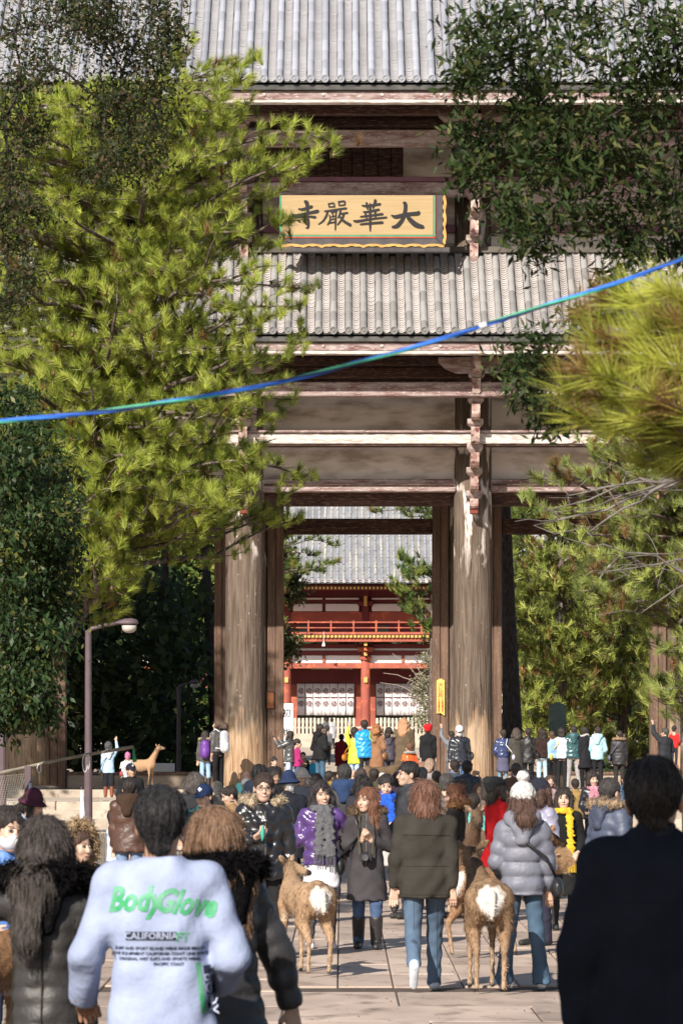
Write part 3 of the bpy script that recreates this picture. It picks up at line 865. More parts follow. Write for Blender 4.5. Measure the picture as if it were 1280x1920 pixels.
# roof of the inner gate
ir = link('roof', None, parent=ig)
def fi_factory():
    y0, z0 = YC-3.2, cz(1091, YC-3.2); return slope_fn(y0, z0, y0+11.5, z0+8.4, .45)
f3, L3 = fi_factory()
X3a, X3b = cx(x0p-60), cx(x1p+60)
V = []; FF = []; cnt = 0; pit = 11.7*YC/F; nseg = 34
i = 0; x = X3a; Vf = []; Ff = []; cf = 0
while x < X3b:
    for k in range(nseg):     # cover tiles
        jz = random.uniform(-.012, .015); jx = random.uniform(-.01, .01)
        for d, r in ((L3*k/nseg, .088), (L3*(k+1)/nseg, .072)):
            y, z, a = f3(d)
            for j in range(5):
                w_ = math.pi*j/4; V.append((x+jx+r*math.cos(w_), y - r*math.sin(w_)*math.sin(a), z+jz+r*math.sin(w_)*math.cos(a)))
        for j in range(4): FF.append((cnt+j, cnt+j+1, cnt+5+j+1, cnt+5+j))
        cnt += 10
    for k in range(int(L3/.22)):
        y, z, a = f3(k*.22); y2, z2, _ = f3(k*.22+.26); hw = pit/2; j1 = random.uniform(-.006,.006)
        for u in (-1, 0, 1): Vf.append((x+hw+u*hw, y, z-.03+.03*u*u+j1)); 
        for u in (-1, 0, 1): Vf.append((x+hw+u*hw, y, z+.015+.03*u*u+j1))
        for u in (-1, 0, 1): Vf.append((x+hw+u*hw, y2, z2-.03+.03*u*u+j1))
        for r_ in range(2):
            for j in range(2): a0 = cf+r_*3+j; Ff.append((a0, a0+1, a0+4, a0+3))
        cf += 9
    x += pit
link('cover_tiles', mesh_np('cover_tiles', V, np.array(FF), True), M['tile_far'], ir, 'stuff')
link('flat_tiles', mesh_np('flat_tiles', Vf, np.array(Ff)), M['tile_far_flat'], ir, 'stuff')
b = MB(); n = 10
for k in range(n+1):
    y, z, a = f3(L3*k/n)
    for xx in (X3a, X3b): b.v.append((xx, y, z-.1))
for k in range(n): b.f.append((2*k, 2*k+1, 2*k+3, 2*k+2))
y, z, a = f3(L3); b.add([(X3a, y, z-.1), (X3b, y, z-.1), (X3b, y+11, z-8), (X3a, y+11, z-8)], [(0,1,2,3)])
b.build('roof_bed', M['tile_dark'], ir)
b = MB(); x = X3a
while x < X3b:      # eave discs, too small to pick apart
    b.lathe((x, YC-3.24, cz(1091, YC-3.2)+.0), [(.001,0)], 3) if False else None
    n0 = len(b.v)
    for j in range(8): b.v.append((x+.10*math.cos(j*math.pi/4), YC-3.24, cz(1091, YC-3.2)+.03+.10*math.sin(j*math.pi/4)))
    b.f.append(tuple(range(n0, n0+8))); x += pit
b.build('eave_discs', M['tile_far'], ir, 'stuff')
ib('eave_board', x0p-50, x1p+50, 1099, 1093, YC-3.1, YC-2.7, dkred, .02, ir)
b = MB(); z = cz(1096, YC-3); b.add([(X3a,YC-3,z),(X3b,YC-3,z),(X3b,YC+1,z+.9),(X3a,YC+1,z+.9)], [(0,1,2,3)]); b.build('soffit', dkred, ir)
bell = thing('wind_bell', 'small white lantern hanging under the balcony of the far red gate', 'lantern', (cx(607), YC-1.7, cz(1214)))
MB().lathe((0,0,0), [(.01,.0),(.10,.02),(.08,.16),(.03,.26),(.01,.28)], 8).build('body', white, bell)
MB().tube([(0,0,.28),(0,0,.85)], .015, 4).build('cord', white, bell)
# fence of pale pickets
YFc = 221.0
fc = thing('picket_fence', 'pale wooden picket fence in front of the far red gate', 'fence')
pk = mat('pale_picket_wood', (.50,.44,.36), (.38,.32,.26), .85, 2, (2,2,.5))
z0 = gz(YFc)
b = MB(); b.box(-.07, .07, -.04, .04, 0, cz(1346, YFc)-z0, .01); pme = mesh_np('picket', b.v, b.f); pme.materials.append(pk)
x = 400
while x < 900:
    if not (670 < x < 700) and not (528 < x < 546):
        link('picket', pme, None, fc, loc=(cx(x, YFc), YFc, z0 + random.uniform(-.02,.02)))
    x += 7.3
for yy in (1364, 1392):
    b = MB(); b.box(cx(395,YFc), cx(905,YFc), YFc+.045, YFc+.1, cz(yy+2, YFc), cz(yy-1.5, YFc), .01); b.build('rail', pk, fc)
# steps and sandy path up to it
b = MB()
for k in range(4): b.box(-30, 30, 205+k*1.2, 222, gz(204)-.3+k*.25, gz(204)-.05+k*.25+.1, .02)
b.build('far_steps', M['podium'], kind='structure')
b = MB(); strip(b, [113.2, 116, 206], lambda y: 1.215 + max(0, .0225*(min(y,240)-116)), -6, 8)
b.build('sandy_path', mat('sandy_path', (.50,.41,.32), (.40,.32,.25), .9, .4, bump=.2), kind='structure')
# ---------------------------------------------------------------- trees
needle_m = leaf_mat('pine_needles', .45, .38, .4)
leaf_m = leaf_mat('glossy_leaves', .5, .25, .3)
dull_leaf_m = leaf_mat('dull_leaves', .6, .3, .2)
bark = mat('grey_pine_bark', (.17,.13,.11), (.07,.05,.042), .95, 6, (2,2,.6), 8, bump=.9, bscale=10, bdist=.03, c3=(.36,.34,.30), s3=5, lo3=.58, hi3=.7)
dark_bark = mat('dark_bark', (.06,.048,.042), (.03,.024,.02), .95, 5, (2,2,.6), bump=.9, bscale=10, bdist=.03)
cone_m = mat('pine_cone', (.30,.17,.11), (.18,.10,.07), .8, 20)

def unit(v): return v/(np.linalg.norm(v, axis=-1, keepdims=True)+1e-9)
def tufts(P, D, rng, length=.11, width=.010, n=34, spread=.75, col=(.13,.19,.035), colv=.25, brown=.04, tail=.12):
    colv = colv*1.3
    """bottle-brush tufts of needles: P points, D directions"""
    P = np.repeat(np.asarray(P, float), n, 0); D = np.repeat(unit(np.asarray(D, float)), n, 0); N = len(P)
    T = N//n
    tc = np.repeat(rng.random(T), n); tb = np.repeat(rng.random(T), n)
    r = unit(rng.normal(size=(N, 3)))
    side = unit(r - D*np.sum(r*D, 1, keepdims=True))
    a = spread*(.35 + .75*rng.random((N, 1)))
    nd = unit(D*np.cos(a) + side*np.sin(a))
    base = P - D*tail*rng.random((N, 1))
    L = length*(.75+.4*rng.random((N, 1)))
    tip = base + nd*L
    tip[:, 2] -= .06*L[:, 0]
    w = unit(np.cross(nd, rng.normal(size=(N, 3))))*width*.5
    V = np.stack([base-w, base+w, tip], 1).reshape(-1, 3)
    Fc = np.arange(3*N).reshape(-1, 3)
    c = np.array(col)[None, :]*(1-colv+2*colv*tc[:, None])*(0.85+.3*rng.random((N, 1)))
    yl = np.array((.34,.33,.08))[None, :]
    m_ = (tc > .7)[:, None]; c = np.where(m_, c*.7+yl*.5, c); dkm = (tc < .22)[:, None]; c = np.where(dkm, c*.55, c)
    c = np.where((tb < brown)[:, None], np.array((.26,.15,.055))[None, :]*(.7+.5*rng.random((N, 1))), c)
    return V, Fc, np.repeat(c, 3, 0)

def leaves(P, rng, n=8, size=.07, wid=.4, spread=.15, col=(.05,.09,.025), colv=.35, alt=(.12,.14,.04), altp=.2, droop=.0, updir=None):
    P = np.repeat(np.asarray(P, float), n, 0); N = len(P)
    P = P + rng.normal(size=(N, 3))*spread
    d = unit(rng.normal(size=(N, 3)) + np.array((0, 0, -droop)))
    nrm = unit(rng.normal(size=(N, 3)) + np.array((0, -.3, .9)))
    s = unit(np.cross(d, nrm)); L = size*(.6+.7*rng.random((N, 1)))
    up = np.cross(s, d)
    a = P; b = P + d*L*.5 + s*L*wid*.5 + up*L*.06; t = P + d*L; b2 = P + d*L*.5 - s*L*wid*.5 + up*L*.06
    V = np.stack([a, b, t, b2], 1).reshape(-1, 3)
    Fc = np.arange(4*N).reshape(-1, 4)
    c = np.array(col)[None, :]*(1-colv+2*colv*rng.random((N, 1)))
    c = np.where(rng.random((N, 1)) < altp, np.array(alt)[None, :]*(.7+.6*rng.random((N, 1))), c)
    return V, Fc, np.repeat(c, 4, 0)

def limb(mb, pts, r0, r1, n=7, wob=.0, rng=RNG):
    k = len(pts); rs = [r0+(r1-r0)*i/(k-1) for i in range(k)]
    mb.tube(pts, rs, n)

def curve(a, b, sag, n, rng, wob=.1):
    a = np.array(a, float); b = np.array(b, float); t = np.linspace(0, 1, n)[:, None]
    p = a + (b-a)*t; p[:, 2] += sag*np.sin(np.pi*t[:, 0]); L = np.linalg.norm(b-a)
    w = rng.normal(size=(n, 3))*wob*L/n; w[0] = 0; p += np.cumsum(w, 0)*np.sin(np.pi*t)
    return p

def pine(name, label, trunk, tr0, tr1, tips, seed, group=None, sub=8, sublen=1.0, tuft=.16, length=.11, width=.010, n=34, col=(.13,.19,.035), brown=.04,
         cones=0, bark_m=None, rise=.25, basef=None, start=.25, name_obj='pine_tree', tail=.12, cat='tree'):
    """trunk: polyline; tips: bough end points"""
    rng = np.random.default_rng(seed)
    root = thing(name_obj, label, cat, trunk[0], group=group); o0 = np.array(trunk[0], float)
    tm = MB(); T = np.array(trunk, float)-o0
    limb(tm, T, tr0, tr1, 10)
    tm.build('trunk', bark_m or bark, root, smooth=True)
    bm_ = MB(); P = []; D = []; CP = []
    zs = T[:, 2]
    for tip in tips:
        tip = np.array(tip, float)-o0
        zb = np.clip(tip[2] - rng.uniform(.1, .9)*rise*3, zs[0]+.5, zs[-1])
        base = np.array([np.interp(zb, zs, T[:, 0]), np.interp(zb, zs, T[:, 1]), zb])
        L = np.linalg.norm(tip-base)
        m = max(6, int(L/.35)); c = curve(base, tip, rng.uniform(-.10, .12)*L, m, rng, .22)
        limb(bm_, c, min(.018+.011*L, tr0*.5), .009, 6)
        dirs = unit(np.gradient(c, axis=0))
        for k in range(int(m*start), m):
            t = k/(m-1)
            for s in (-1, 1):
                if rng.random() < .12: continue
                sd = np.cross(dirs[k], (0, 0, 1.0)); sd = unit(sd)*s
                ln = sublen*(1.05-.75*t)*rng.uniform(.55, 1.15)
                dd = unit(sd*rng.uniform(.5, 1.0) + dirs[k]*rng.uniform(.4, 1.0) + np.array((0, 0, rng.uniform(-.15, .35))))
                e = c[k] + dd*ln; q = curve(c[k], e, .04*ln, 4, rng, .15)
                limb(bm_, q, .009, .004, 4)
                nn = max(2, int(ln/tuft))
                for j in range(nn):
                    u = (j+1)/nn; p = c[k] + (e-c[k])*u
                    off = rng.normal(size=3)*.07*(sublen**.5); off[2] = abs(off[2])*1.1
                    P.append(p+off); D.append(dd*.5 + np.array((0, 0, .75)) + rng.normal(size=3)*.38)
        P.append(c[-1]); D.append(dirs[-1]+np.array((0, 0, .4)))
        for j in range(3): P.append(c[-1]-dirs[-1]*(.06+.1*j)+rng.normal(size=3)*.03); D.append(dirs[-1]*.6+np.array((0, 0, .7))+rng.normal(size=3)*.3)
    bm_.build('branches', bark_m or bark, root, 'stuff', smooth=True)
    P = np.array(P); D = np.array(D)
    V, Fc, c = tufts(P, D, rng, length, width, n, .8, col, .28, brown, tail)
    link('crown', mesh_np('crown', V, Fc, False, c), needle_m, root, 'stuff')
    if cones:
        cb = MB()
        for i in rng.choice(len(P), min(cones, len(P)), replace=False):
            p = P[i]-unit(D[i])*.03 + rng.normal(size=3)*.025
            cb.lathe(p, [(.004,-.03),(.017,-.015),(.020,0),(.014,.02),(.003,.034)], 6)
        cb.build('pine_cones', cone_m, root, 'stuff')
    return root

def broadleaf(name_obj, label, trunk, tr0, tr1, clusters, seed, group=None, size=.07, wid=.4, n=9, per=70, col=(.05,.09,.025), alt=(.12,.14,.04), altp=.2, bark_m=None,
              m=None, spread=.13, droop=0.0, rootb=None, limbk=1.0):
    """clusters: (x, y, z, radius) foliage lumps carried by limbs"""
    rng = np.random.default_rng(seed)
    root = thing(name_obj, label, 'tree', trunk[0], group=group); o0 = np.array(trunk[0], float)
    T = np.array(trunk, float)-o0; tm = MB(); limb(tm, T, tr0, tr1, 9); tm.build('trunk', bark_m or dark_bark, root, smooth=True)
    bm_ = MB(); P = []; zs = T[:, 2]; done = []
    clusters = sorted(clusters, key=lambda c_: min(math.dist(c_[:3], t_) for t_ in [tuple(q_) for q_ in trunk]))
    for (x, y, z, r) in clusters:
        c = np.array((x, y, z))-o0
        zb = np.clip(c[2]-rng.uniform(.2, 1.2)*r, zs[0]+.4, zs[-1]); base = np.array([np.interp(zb, zs, T[:, 0]), np.interp(zb, zs, T[:, 1]), zb])
        if done:
            dd = [np.linalg.norm(c-p_) for p_ in done]; jn = int(np.argmin(dd))
            if dd[jn] < np.linalg.norm(c-base)*.8: base = done[jn]
        done.append(c)
        q = curve(base, c, .06*np.linalg.norm(c-base), 8, rng, .3)
        limb(bm_, q, min(.012+.012*np.linalg.norm(c-base), tr0*.5)*limbk, .010*limbk, 6)
        for k in range(int(per)):
            d = unit(rng.normal(size=3)); rr = r*rng.random()**.45
            e = c + d*rr*np.array((1, 1, .75)); P.append(e)
            if k % 5 == 0: s = q[rng.integers(6, 8)]; limb(bm_, curve(s, e, 0, 4, rng, .3), .005*max(1, r*1.6)*limbk, .002, 4)
    bm_.build('branches', bark_m or dark_bark, root, 'stuff', smooth=True)
    V, Fc, c = leaves(np.array(P), rng, n, size, wid, spread, col, .35, alt, altp, droop)
    link('crown', mesh_np('crown', V, Fc, False, c), m or dull_leaf_m, root, 'stuff')
    return root

def silhouette(y):
    pts = [(90,335),(130,350),(165,400),(200,470),(240,560),(265,610),(300,600),(330,560),(380,530),(450,545),(520,560),(560,555),(620,560),(680,535),(740,515),(800,490),(850,500),(900,560),(940,520),(965,430),(1000,370),(1060,330),(1110,250),(1160,180)]
    return np.interp(y, [p[0] for p in pts], [p[1] for p in pts])

rg = np.random.default_rng(11)
# 1. the big sunlit pine on the left
tips = []
for (x, y, d) in [(478,102,50),(455,140,49.5),(345,90,50),(640,258,50),(600,285,49),(560,320,50.5),(555,400,49),(535,440,50),(583,528,50),(560,560,49.5),(572,610,50.5),(548,655,50),(530,700,49.5),(540,735,51),
                  (515,770,49.5),(505,815,50.5),(575,878,50),(540,915,50.5),(445,925,48.5),(460,870,50),(400,960,49),(350,990,50),(555,962,51.5),(520,960,51)]:
    tips.append(W(x-8, y+14, d))
for i in range(310):
    y = rg.uniform(170, 1120); x = rg.uniform(-90, silhouette(y)-35)
    if y > 1000 and x > 300: continue
    tips.append(W(x, y, rg.uniform(46.8, 52.5)))
p0 = W(150, 1500, 50.5); p0.z = gz(50.5)-.1
p0 = W(-110, 1500, 50.5); p0.z = gz(50.5)-.1
trunk = [p0, W(-60,1400,50.5), W(10,1290,50.5), W(95,1195,50.5), W(170,1110,50.3), W(195,960,50.2), W(225,780,50), W(240,560,50), W(300,330,50), W(310,150,50)]
pine('big', 'large sunlit pine on the left with long boughs reaching across the gate roofs', trunk, .27, .06, tips, 3, cones=300, sub=8, sublen=.8, tuft=.13, length=.155, width=.0068, n=72, col=(.33,.39,.06), brown=.04)
# 2. pines on the right: one standing between the camera and the gate
tips = []
for (x, y, d) in [(1005,890,46),(1040,870,46),(1080,875,46),(1000,930,46),(1060,990,46),(1075,1040,46.5),(1130,960,46),(1190,990,46),(1110,840,47),(1150,810,47),(1210,830,47),(1110,1060,46),(1150,1090,47),(1230,930,46)]:
    tips.append(W(x, y+8, d))
for i in range(85):
    y = rg.uniform(800, 1180); x = rg.uniform(1110 if y < 960 else 1080, 1400); tips.append(W(x, y, rg.uniform(45, 49)))
for i in range(12):
    y = rg.uniform(1180, 1360); x = rg.uniform(1235, 1400); tips.append(W(x, y, rg.uniform(45, 49)))
p0 = W(1300, 1500, 47); p0.z = gz(47)-.1
pine('right', 'thin-crowned pine with pale browned needles at the right edge in front of the gate', [p0, W(1290,1300,47), W(1275,1100,47), W(1290,900,47), W(1320,700,47)], .13, .05, tips, 5, cones=120, sublen=.6, tuft=.13, length=.14, width=.0075, n=60, col=(.30,.36,.10), brown=.14, bark_m=bark)
# 3. the near pine bough, out of focus
tips = [W(x-28, y, d) for x, y, d in [(1085,730,13),(1150,640,13.2),(1120,690,12.8),(1200,700,13),(1180,800,13),(1110,780,13.2),(1240,620,13),(1210,560,13.3),(1260,540,13),(1245,740,12.8),(1120,590,13.5),(1160,560,13.4),(1300,680,13),(1270,820,13.2),(1225,860,13.3),(1290,600,13),(1140,640,13.1),(1180,740,13),(1240,680,12.9),(1215,780,12.9),(1275,760,13.0),(1290,880,13.2)]]
pt = Vector((2.6, 13.4, 0))
rgx = np.random.default_rng(5)
root = thing('pine_tree', 'blurred near pine bough with long bright needles at the right edge', 'tree', pt)
tm = MB(); limb(tm, [(0,0,-.05),(.05,0,1.5),(-.03,.1,3.2),(.05,.1,4.6)], .13, .06, 10); tm.build('trunk', bark, root, smooth=True)
bm_ = MB(); P = []; D = []
for tpt in tips:
    e = np.array(tpt - pt); bs = np.array((0, .05, e[2]+rgx.uniform(-.5, .1)))
    q = curve(bs, e, -.05, 8, rgx, .1); limb(bm_, q, .022, .006, 6)
    dr = unit(q[-1]-q[-3])
    for j in range(4):
        P.append(q[-1]-dr*.05*j); D.append(dr*.9+np.array((0,0,.5))+rgx.normal(size=3)*.22)
    for k in (5, 6):
        for s in range(3): P.append(q[k]+rgx.normal(size=3)*.02); D.append(dr*.5+np.array((0,-.2,.6))+rgx.normal(size=3)*.6)
bm_.build('branches', bark, root, 'stuff', smooth=True)
V, Fc, c = tufts(P, D, rgx, .165, .0050, 62, .85, (.38,.40,.06), .3, .20, .05)
link('crown', mesh_np('crown', V, Fc, False, c), needle_m, root, 'stuff')

# 4. dark broad-leaved boughs at the top left and top right
cl = []
for (x, y, r) in [(30,60,.42),(110,40,.42),(190,70,.38),(90,120,.36),(250,90,.30),(300,110,.26),(225,150,.36),(290,185,.30),(180,40,.3),(40,150,.25),(280,240,.30),(240,230,.34),(200,200,.30),(260,300,.28),(190,330,.22),(60,250,.20),(20,320,.24),(60,400,.20),(15,460,.28),(50,520,.16),(10,220,.22),(10,570,.2),(210,0,.4),(70,-20,.5),(300,20,.2),(320,60,.14),(215,290,.26),(150,15,.3),(250,190,.3),(10,390,.22)]:
    v = W(x, y, 34+rg.uniform(-.7, .7)); cl.append((v.x, v.y, v.z, r*.82))
p0 = W(-330, 1500, 34.5); p0.z = gz(34.5)-.1
broadleaf('evergreen_oak', 'dark shaded broad-leaved tree hanging into the top left corner', [p0, W(-300,900,34.5), W(-240,400,34.3), W(-170,60,34)], .30, .10, cl, 21, size=.062, wid=.36, n=11, per=44, col=(.034,.048,.016), alt=(.085,.065,.03), altp=.3, spread=.085, limbk=.7)
cl = []
for (x, y, r) in [(880,60,.22),(940,40,.26),(1010,30,.28),(900,120,.16),(960,100,.2),(1040,100,.24),(1100,40,.2),(1200,30,.32),(1260,60,.3),(870,250,.12),(900,290,.13),(880,330,.08),(960,240,.22),(1000,200,.2),(1060,220,.25),(1120,250,.28),(1180,200,.3),(1240,180,.34),(1270,280,.34),(1200,320,.3),(1120,330,.28),(1050,310,.28),(990,340,.2),(960,380,.15),(1060,390,.22),(1140,410,.22),(1220,400,.24),(1270,370,.26),(1010,460,.08),(1180,460,.11),(970,420,.07),(1000,150,.15),(1230,110,.25),(1150,130,.18),(1260,470,.1),(1000,660,.10),(960,690,.09),(1040,780,.08),(1000,740,.10),(1092,610,.08),(1150,530,.09),(1090,300,.3),(1010,270,.2),(870,150,.12),(1275,130,.3)]:
    v = W(x, y, 22+rg.uniform(-.4, .4)); cl.append((v.x, v.y, v.z, r*.68))
pr = Vector((3.1, 22.2, -.05))
broadleaf('evergreen_oak', 'dark blurred broad-leaved branches filling the top right corner', [pr, (3.0,22.2,3), (2.8,22.1,5.5), (2.7,22,7.5)], .24, .08, cl, 22, size=.075, wid=.30, n=10, per=24, col=(.030,.050,.014), alt=(.085,.095,.028), altp=.22, spread=.065, limbk=.42)
# the tall oak left of the gate whose shade falls on its left end
cl = [(-13.4+RNG.normal()*1.5, 87.5+RNG.normal()*1.8, 5+13.5*k_/33, 1.6) for k_ in range(34)]
broadleaf('evergreen_oak', 'tall evergreen oak standing off to the left before the gate', [(-14.5,88,.5), (-14.2,88,6), (-13.6,87.8,11), (-13,87.5,15)], .40, .14, cl, 30, size=.26, wid=.55, n=9, per=70, col=(.035,.055,.018), spread=.25)
# the tree beside the camera whose crown shades the man at the lower right
cl = [(-2.4+RNG.normal()*.55, 5.2+RNG.normal()*.6, 6.35+RNG.normal()*.45, .62) for _ in range(16)]
broadleaf('evergreen_oak', 'evergreen oak standing left of the camera, above the frame', [(-5.2,3.6,-.05), (-5.0,3.8,2.5), (-4.4,4.2,4.8), (-3.4,4.8,6.2)], .28, .10, cl, 29, size=.12, wid=.5, n=12, per=60, col=(.03,.045,.015), spread=.10)
# 5. lower left glossy tree
cl = []
for (x, y, r) in [(20,760,.35),(60,830,.35),(20,880,.4),(80,900,.35),(100,960,.3),(40,980,.4),(110,1040,.22),(70,1070,.35),(20,1080,.4),(60,1150,.3),(20,1180,.35),(50,1230,.28),(10,1260,.3),(-30,1000,.5),(-40,850,.5),(85,1110,.2),(30,1290,.15),(30,930,.4),(90,1000,.3),(-20,1150,.4),(60,1285,.2),(95,1200,.2),(20,1335,.18),(80,1330,.12),(-30,1330,.3),(105,1140,.2)]:
    v = W(x, y, 40+rg.uniform(-.7, .7)); cl.append((v.x, v.y, v.z, r))
p0 = W(-120, 1500, 40.3); p0.z = gz(40)-.1
broadleaf('camphor_tree', 'glossy dark-leaved tree drooping down the left edge beside the lamp', [p0, W(-110,1200,40.3), W(-60,900,40.2), W(-20,700,40)], .16, .05, cl, 23, size=.085, wid=.42, n=12, per=60, col=(.025,.05,.014), alt=(.10,.10,.025), altp=.12, m=leaf_m, spread=.10, droop=.9)

# 6. trees behind the gate
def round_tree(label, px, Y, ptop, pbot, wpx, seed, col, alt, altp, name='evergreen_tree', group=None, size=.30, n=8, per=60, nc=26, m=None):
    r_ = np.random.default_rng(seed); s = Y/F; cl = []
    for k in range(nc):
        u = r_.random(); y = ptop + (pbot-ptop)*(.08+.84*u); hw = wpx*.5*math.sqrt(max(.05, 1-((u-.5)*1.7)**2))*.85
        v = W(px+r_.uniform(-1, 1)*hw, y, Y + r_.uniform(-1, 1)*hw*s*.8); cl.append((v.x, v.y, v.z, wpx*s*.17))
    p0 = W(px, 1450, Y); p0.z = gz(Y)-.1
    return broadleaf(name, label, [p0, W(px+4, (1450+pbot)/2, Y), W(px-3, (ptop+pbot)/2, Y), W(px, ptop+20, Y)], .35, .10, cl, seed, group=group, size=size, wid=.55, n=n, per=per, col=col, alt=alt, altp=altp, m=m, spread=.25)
G1 = 'trees behind the gate'
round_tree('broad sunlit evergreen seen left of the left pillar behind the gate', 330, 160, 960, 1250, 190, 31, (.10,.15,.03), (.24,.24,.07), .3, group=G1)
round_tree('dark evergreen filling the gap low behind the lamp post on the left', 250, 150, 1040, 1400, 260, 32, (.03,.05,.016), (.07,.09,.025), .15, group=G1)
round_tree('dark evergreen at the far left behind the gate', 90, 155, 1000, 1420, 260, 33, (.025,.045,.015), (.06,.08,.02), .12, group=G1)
round_tree('speckled evergreen inside the gateway against the left door post', 505, 160, 1015, 1240, 120, 34, (.055,.07,.025), (.20,.19,.10), .3, size=.22, group=G1, nc=20)
round_tree('tall dark evergreen behind the left pillar', 440, 170, 930, 1400, 150, 36, (.03,.05,.018), (.07,.09,.03), .15, group=G1)
round_tree('low green shrub among the dark trees left of the left pillar', 375, 145, 1300, 1450, 90, 37, (.06,.11,.025), (.15,.16,.05), .2, name='shrub', size=.18, nc=12, group=G1)
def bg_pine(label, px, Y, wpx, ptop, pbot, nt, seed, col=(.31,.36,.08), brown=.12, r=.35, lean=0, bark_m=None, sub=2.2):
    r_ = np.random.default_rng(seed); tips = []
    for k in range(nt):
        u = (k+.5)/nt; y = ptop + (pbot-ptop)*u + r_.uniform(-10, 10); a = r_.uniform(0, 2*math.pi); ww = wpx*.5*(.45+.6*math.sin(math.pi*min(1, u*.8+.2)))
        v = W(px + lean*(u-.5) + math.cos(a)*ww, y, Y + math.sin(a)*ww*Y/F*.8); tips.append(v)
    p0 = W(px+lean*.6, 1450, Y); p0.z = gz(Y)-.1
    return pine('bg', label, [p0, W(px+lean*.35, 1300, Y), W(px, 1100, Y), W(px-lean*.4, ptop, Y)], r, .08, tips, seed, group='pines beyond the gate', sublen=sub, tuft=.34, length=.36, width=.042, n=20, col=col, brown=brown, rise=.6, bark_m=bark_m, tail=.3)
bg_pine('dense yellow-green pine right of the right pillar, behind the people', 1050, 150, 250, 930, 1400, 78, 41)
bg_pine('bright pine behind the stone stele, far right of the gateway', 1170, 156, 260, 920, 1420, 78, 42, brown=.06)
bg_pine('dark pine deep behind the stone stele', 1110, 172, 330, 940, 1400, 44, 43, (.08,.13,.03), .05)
bg_pine('bushy pine at the right edge behind the gate', 1290, 152, 240, 900, 1420, 56, 44)
bg_pine('dark green pine leaning into the gateway beside the right door post', 815, 165, 140, 1040, 1190, 20, 45, (.09,.15,.03), .03, sub=1.2)
bg_pine('pine with one bough reaching over the far roof, left side of the gateway', 490, 158, 120, 960, 1200, 18, 46, (.14,.19,.04), .05, sub=1.0)
tipsx = [W(622,1022,158), W(628,1055,158), W(590,1040,158), W(575,1070,158), W(600,1070,157)]
pine('bough', 'slim pine whose bough crosses the far roof at left in the gateway', [Vector((W(470,1450,158).x, 158, gz(158))), W(475,1200,158), W(480,1090,158), W(485,1000,158)], .25, .1, tipsx, 47, group='pines beyond the gate', sublen=.9, tuft=.3, length=.30, width=.03, n=18, col=(.09,.14,.03), start=.35)
tipsx = [W(700,958,150), W(760,962,150), W(790,955,150), W(820,965,150), W(930,960,135), W(980,965,135), W(1010,955,135)]
pine('bough', 'tall pine whose top shows through the slot above the lintel', [Vector((W(860,1450,150).x, 150, gz(150))), W(860,1200,150), W(862,1000,150), W(862,900,150)], .3, .1, tipsx, 48, group='pines beyond the gate', sublen=1.3, tuft=.35, length=.32, width=.03, n=16, col=(.10,.15,.03), start=.2)
# the leaning dark trunk right beside the right pillar
lt = thing('pine_tree', 'tall dark leaning pine trunk standing just right of the right pillar', 'tree', (W(960,1440,116).x, 116, gz(116)-.05))
def rel(v, o): return tuple(np.array(v)-np.array(o.location))
pts = [rel(W(962,1453,116), lt), rel(W(958,1300,116), lt), rel(W(953,1150,116), lt), rel(W(949,1000,116), lt), rel(W(946,900,116), lt)]; pts[0] = (pts[0][0], 0, 0)
MB().tube(pts, [.36,.27,.21,.16,.13], 12).build('trunk', mat('ridged_dark_bark', (.10,.085,.085), (.045,.036,.036), .95, 8, (2,2,.7), 8, bump=1, bscale=9, bdist=.05), lt, smooth=True)
rr_ = np.random.default_rng(9); P = []; bmx = MB()
for k in range(10):
    e = np.array(rel(W(946+rr_.uniform(-60,80), 900+rr_.uniform(-70,40), 116+rr_.uniform(-2,2)), lt)); q = curve(pts[-1], e, .1, 5, rr_, .2); limb(bmx, q, .05, .01, 5); P += [q[-1], q[-2], q[-1]+rr_.normal(size=3)*.2]
bmx.build('branches', dark_bark, lt, 'stuff', True)
V, Fc, c = tufts(P, rr_.normal(size=(len(P),3))+np.array((0,0,1.2)), rr_, .25, .02, 40, .9); link('crown', mesh_np('crown', V, Fc, False, c), needle_m, lt, 'stuff')
# a dark bent trunk at lower left behind
for (x0, x1, lab) in ((300, 312, 'dark leaning tree trunk left of the far lamp'), (410, 380, 'dark tree trunk behind the left pillar')):
    Yt = 127 if x0 < 500 else 124
    t = thing('bare_trunk_tree', lab, 'tree', (W(x0,1440,Yt).x, Yt, gz(Yt)-.05))
    pts = [rel(W(x0+(x1-x0)*u, 1450-500*u, Yt+u), t) for u in (0, .3, .6, 1)]; pts[0] = (0, 0, 0)
    MB().tube(pts, [.24,.19,.17,.10], 9).build('trunk', dark_bark if x0 < 500 else bark, t, smooth=True)
    rr_ = np.random.default_rng(int(x0)); P = [np.array(pts[-1])+rr_.normal(size=3)*np.array((1,1,.6)) for _ in range(26)]; bmx = MB()
    for p in P: limb(bmx, curve(pts[-1], p, .1, 4, rr_, .2), .05, .01, 4)
    bmx.build('branches', dark_bark, t, 'stuff', True)
    V, Fc, c = leaves(P, rr_, 30, .25, .5, .35, (.03,.05,.016)); link('crown', mesh_np('crown', V, Fc, False, c), dull_leaf_m, t, 'stuff')
